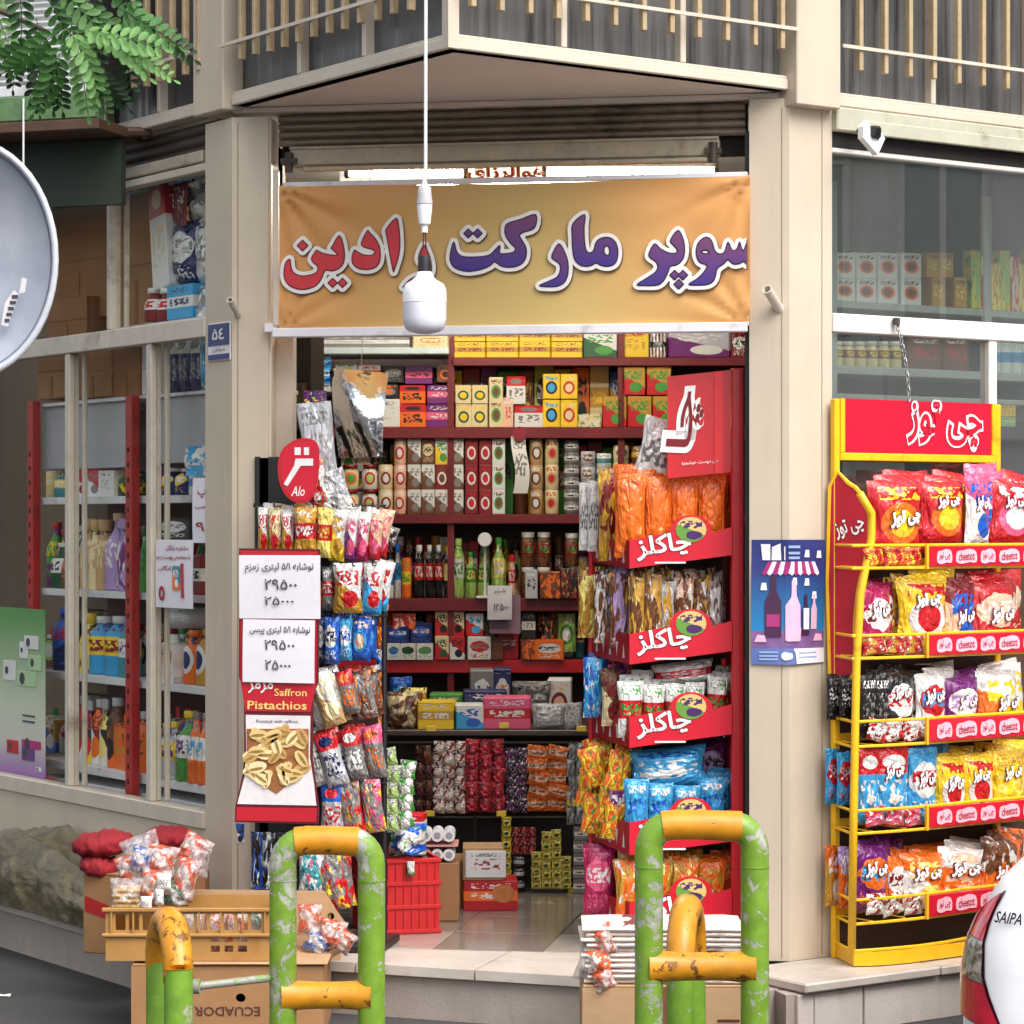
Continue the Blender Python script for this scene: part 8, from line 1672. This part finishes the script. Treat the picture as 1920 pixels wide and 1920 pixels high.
# car axes: +y forward, x to its right; rear-left corner at the origin
b = NB('white_car_paint'); P = b.geo(); n = b.noise(P, 3, 5, .6); b.col(b.mix(b.ramp(n, .35, .75), lin((238, 239, 243)), lin((222, 220, 220)))); b.rough(.42); b.b.inputs['Coat Weight'].default_value = .35; b.b.inputs['Coat Roughness'].default_value = .12; mCarW = b.m
CW, CL = 1.64, 4.0; CR_ = .15
def outline(inset, n=12, R=CR_, bow=.05):
    """rounded plan outline from the left flank round the rear; rear face bowed"""
    x0, x1, y0, y1 = inset, CW-inset, inset*.5, CL-inset*1.2; pts = []
    def cor(cx, cy, a0, a1, r): return [(cx+r*math.cos(math.radians(a0+(a1-a0)*k/n)), cy+r*math.sin(math.radians(a0+(a1-a0)*k/n))) for k in range(n+1)]
    pts += [(x0, y1-R-(y1-y0-2*R)*k/6) for k in range(1, 6)]
    pts += cor(x0+R, y0+R, 180, 270, R)
    pts += [(x0+R+(x1-x0-2*R)*k/8, y0-bow*math.sin(math.pi*k/8)) for k in range(1, 8)]
    pts += cor(x1-R, y0+R, 270, 360, R); pts += [(x1, y0+R+(y1-y0-2*R)*k/6) for k in range(1, 6)]; pts += cor(x1-R, y1-R, 0, 90, R); pts += cor(x0+R, y1-R, 90, 180, R)
    return pts
LEV = [(.20, .06), (.24, .015), (.34, -.012), (.46, -.02), (.50, -.018), (.51, .0), (.60, .0), (.735, .002), (.80, .014), (.85, .034), (.91, .066), (.935, .085), (.952, .115), (.962, .17), (.966, .30)]
def stack(levels, mat, nm, **k):
    m = M(); rows = [outline(i, **k) for z, i in levels]; n = len(rows[0]); vs = [(p[0], p[1], levels[j][0]) for j, r in enumerate(rows) for p in r]
    fs = [(j*n+i, j*n+(i+1) % n, (j+1)*n+(i+1) % n, (j+1)*n+i) for j in range(len(rows)-1) for i in range(n)]; fs.append(tuple((len(rows)-1)*n+i for i in range(n))); fs.append(tuple(range(n))[::-1]); m.add(vs, fs); return m.obj(nm, mat, car, smooth='auto')
stack(LEV, mCarW, 'body')
# cabin
m = M(); cab = [(.96, .62, 3.0, .10), (1.18, .95, 2.75, .16), (1.38, 1.25, 2.45, .24), (1.43, 1.4, 2.3, .34)]; vs = []
for z, ya, yb_, ins in cab: vs += [(ins, ya, z), (CW-ins, ya, z), (CW-ins, yb_, z), (ins, yb_, z)]
m.add(vs, [(j*4+i, j*4+(i+1) % 4, (j+1)*4+(i+1) % 4, (j+1)*4+i) for j in range(3) for i in range(4)]+[(12, 13, 14, 15)]); m.obj('cabin', mCarW, car)
mCarG = NB('car_glass'); mCarG.col((.02, .024, .026)); mCarG.rough(.05); mCarG = mCarG.m
m = M(); m.add([(.22, .655, 1.01), (CW-.22, .655, 1.01), (CW-.34, 1.215, 1.36), (.34, 1.215, 1.36)], [(0, 1, 2, 3)]); 
for v in range(4): m.v[v] = (m.v[v][0], m.v[v][1]-.012, m.v[v][2]+.006)
m.obj('rear_window', mCarG, car)
for s in (0, 1):
    xx = lambda ins: ins if s == 0 else CW-ins
    m = M(); m.add([(xx(.105), 1.05, 1.02), (xx(.235), 1.4, 1.36), (xx(.235), 2.35, 1.36), (xx(.105), 2.8, 1.02)], [(0, 1, 2, 3) if s else (3, 2, 1, 0)]); 
    for v in range(4): m.v[v] = (m.v[v][0]+(-.012 if s == 0 else .012), m.v[v][1], m.v[v][2])
    m.obj('side_window', mCarG, car)
# wheels
mTyre = plain('tyre_rubber', (24, 24, 25), .85, 0, .2); mRim = plain('wheel_rim', (160, 162, 166), .3, .8)
for xw in (.10, CW-.10):
    for yw in (.72, 3.2):
        wv = bpy.data.objects.new('wheel', None); COL.objects.link(wv); wv.parent = car; wv.location = (xw, yw, .29); wv.empty_display_size = .05
        m = M(); m.tube([(-.11, 0, 0), (-.09, 0, 0), (.09, 0, 0), (.11, 0, 0)], [.25, .29, .29, .25], 28); m.obj('tyre', mTyre, wv, smooth='auto'); m = M(); m.tube([(-.115, 0, 0), (.115, 0, 0)], .19, 24); m.obj('rim', mRim, wv, smooth='auto')
# tail lamps follow the body surface
def body_inset(z):
    for (z0, i0), (z1, i1) in zip(LEV[:-1], LEV[1:]):
        if z0 <= z <= z1: return i0+(i1-i0)*(z-z0)/(z1-z0)
    return 0
def on_body(s, z, off):
    """s: metres along the outline from the left flank round the corner to the rear face"""
    o_ = outline(body_inset(z)-off, 24); o_ = o_[4:4+40]; acc = 0
    for p, q in zip(o_[:-1], o_[1:]):
        d = math.hypot(q[0]-p[0], q[1]-p[1])
        if acc+d >= s: f = (s-acc)/d; return (p[0]+(q[0]-p[0])*f, p[1]+(q[1]-p[1])*f, z)
        acc += d
    return (o_[-1][0], o_[-1][1], z)
s_c = 4.0/1.0
o_ = outline(0, 24)[4:44]; 
base_s = math.hypot(o_[1][0]-o_[0][0], o_[1][1]-o_[0][1])
s_mid = base_s+CR_*math.pi/4
def lampb(v):   # outer and inner edge of the lamp along the outline at height fraction v
    v = min(1, max(0, v)); inner = s_mid+.078-.066*math.sin(min(1, v*1.5)*math.pi/2)-.045*max(0, v-.55)/.45; outer = s_mid-.17+.27*max(0, v-.35)**1.6
    return outer, max(outer+.004, inner)
ZL0, ZL1 = .636, .908
def lamp(v0, v1, mat, nm, off, mirror=False):
    m = M(); nu, nv = 10, 8
    def fn(u, v):
        vv = v0+(v1-v0)*v; a, b_ = lampb(vv); z = ZL0+(ZL1-ZL0)*vv+.03*(u-.5)*(1-vv)*-1; p = on_body(a+(b_-a)*u, min(.97, max(.6, z)), off); return (p[0] if not mirror else CW-p[0], p[1], p[2])
    m.grid(fn, nu, nv, mirror); return m.obj(nm, mat, car, smooth=True)
b = NB('tail_lamp_red'); P = b.objc(); ln = b.noise(b.mapv(P, (40, 40, 40)), 1, 1); b.col(b.mix(ln, lin((150, 8, 34)), lin((224, 18, 56)))); b.rough(.12); b.b.inputs['Coat Weight'].default_value = 1; mTR = b.m
b = NB('tail_lamp_clear'); P = b.objc(); v = b.noise(b.mapv(P, (14, 14, 26)), 1.6, 3, .5, 1.5); b.col(b.mix(b.ramp(v, .35, .65), lin((96, 90, 82)), lin((214, 206, 196)))); b.rough(.15); b.metal(.5); b.b.inputs['Coat Weight'].default_value = 1; mTC = b.m
mTE = plain('lamp_seal', (60, 16, 30), .4)
for mir in (False, True):
    lamp(-.02, 1.02, mTE, 'lamp_seal', .003, mir); lamp(.0, .33, mTR, 'tail_lamp', .008, mir); lamp(.335, .645, mTC, 'reversing_lamp', .008, mir); lamp(.65, 1.0, mTR, 'tail_lamp', .008, mir)
# bumper line, plate, badge
m = M(); m.box(.55, 1.09, -.07, -.05, .56, .67, .004); m.obj('number_plate', mBWhite, car)
pbad = on_body(s_mid+.046, .862, .014)
lettering('SAIPA', .068, .026, plain('chrome_badge', (60, 60, 66), .25, .7), car, (pbad[0], pbad[1], .862), (-.2, 0, -.42), bold=.02, shear=.3)
m = M(); m.tube([on_body(base_s+.05+.05*k, .508, -.002) for k in range(24)], .004, 6); m.obj('bumper_gap', mDark, car)
# ================================================================== litter on the street
for k, (px, py, c, l) in enumerate(((6, 1866, (220, 220, 216), 'scrap of white paper on the asphalt beside the plinth'),)):
    r = ray(px, py); tt = (.004-H)/r[2]; m = M(); m.grid(lambda u, v: ((u-.5)*.05, (v-.5)*.03, .004+.006*math.sin(u*5+k)*math.sin(v*4)), 4, 3); m.grid(lambda u, v: ((u-.5)*.05, (v-.5)*.03, .0032+.006*math.sin(u*5+k)*math.sin(v*4)), 4, 3, True)
    o = m.obj('paper_scrap', plain('scrap_%d' % k, c, .8), None, (CAM[0]+tt*r[0], CAM[1]+tt*r[1], .0), k*1.1); tag(o, l, 'litter')
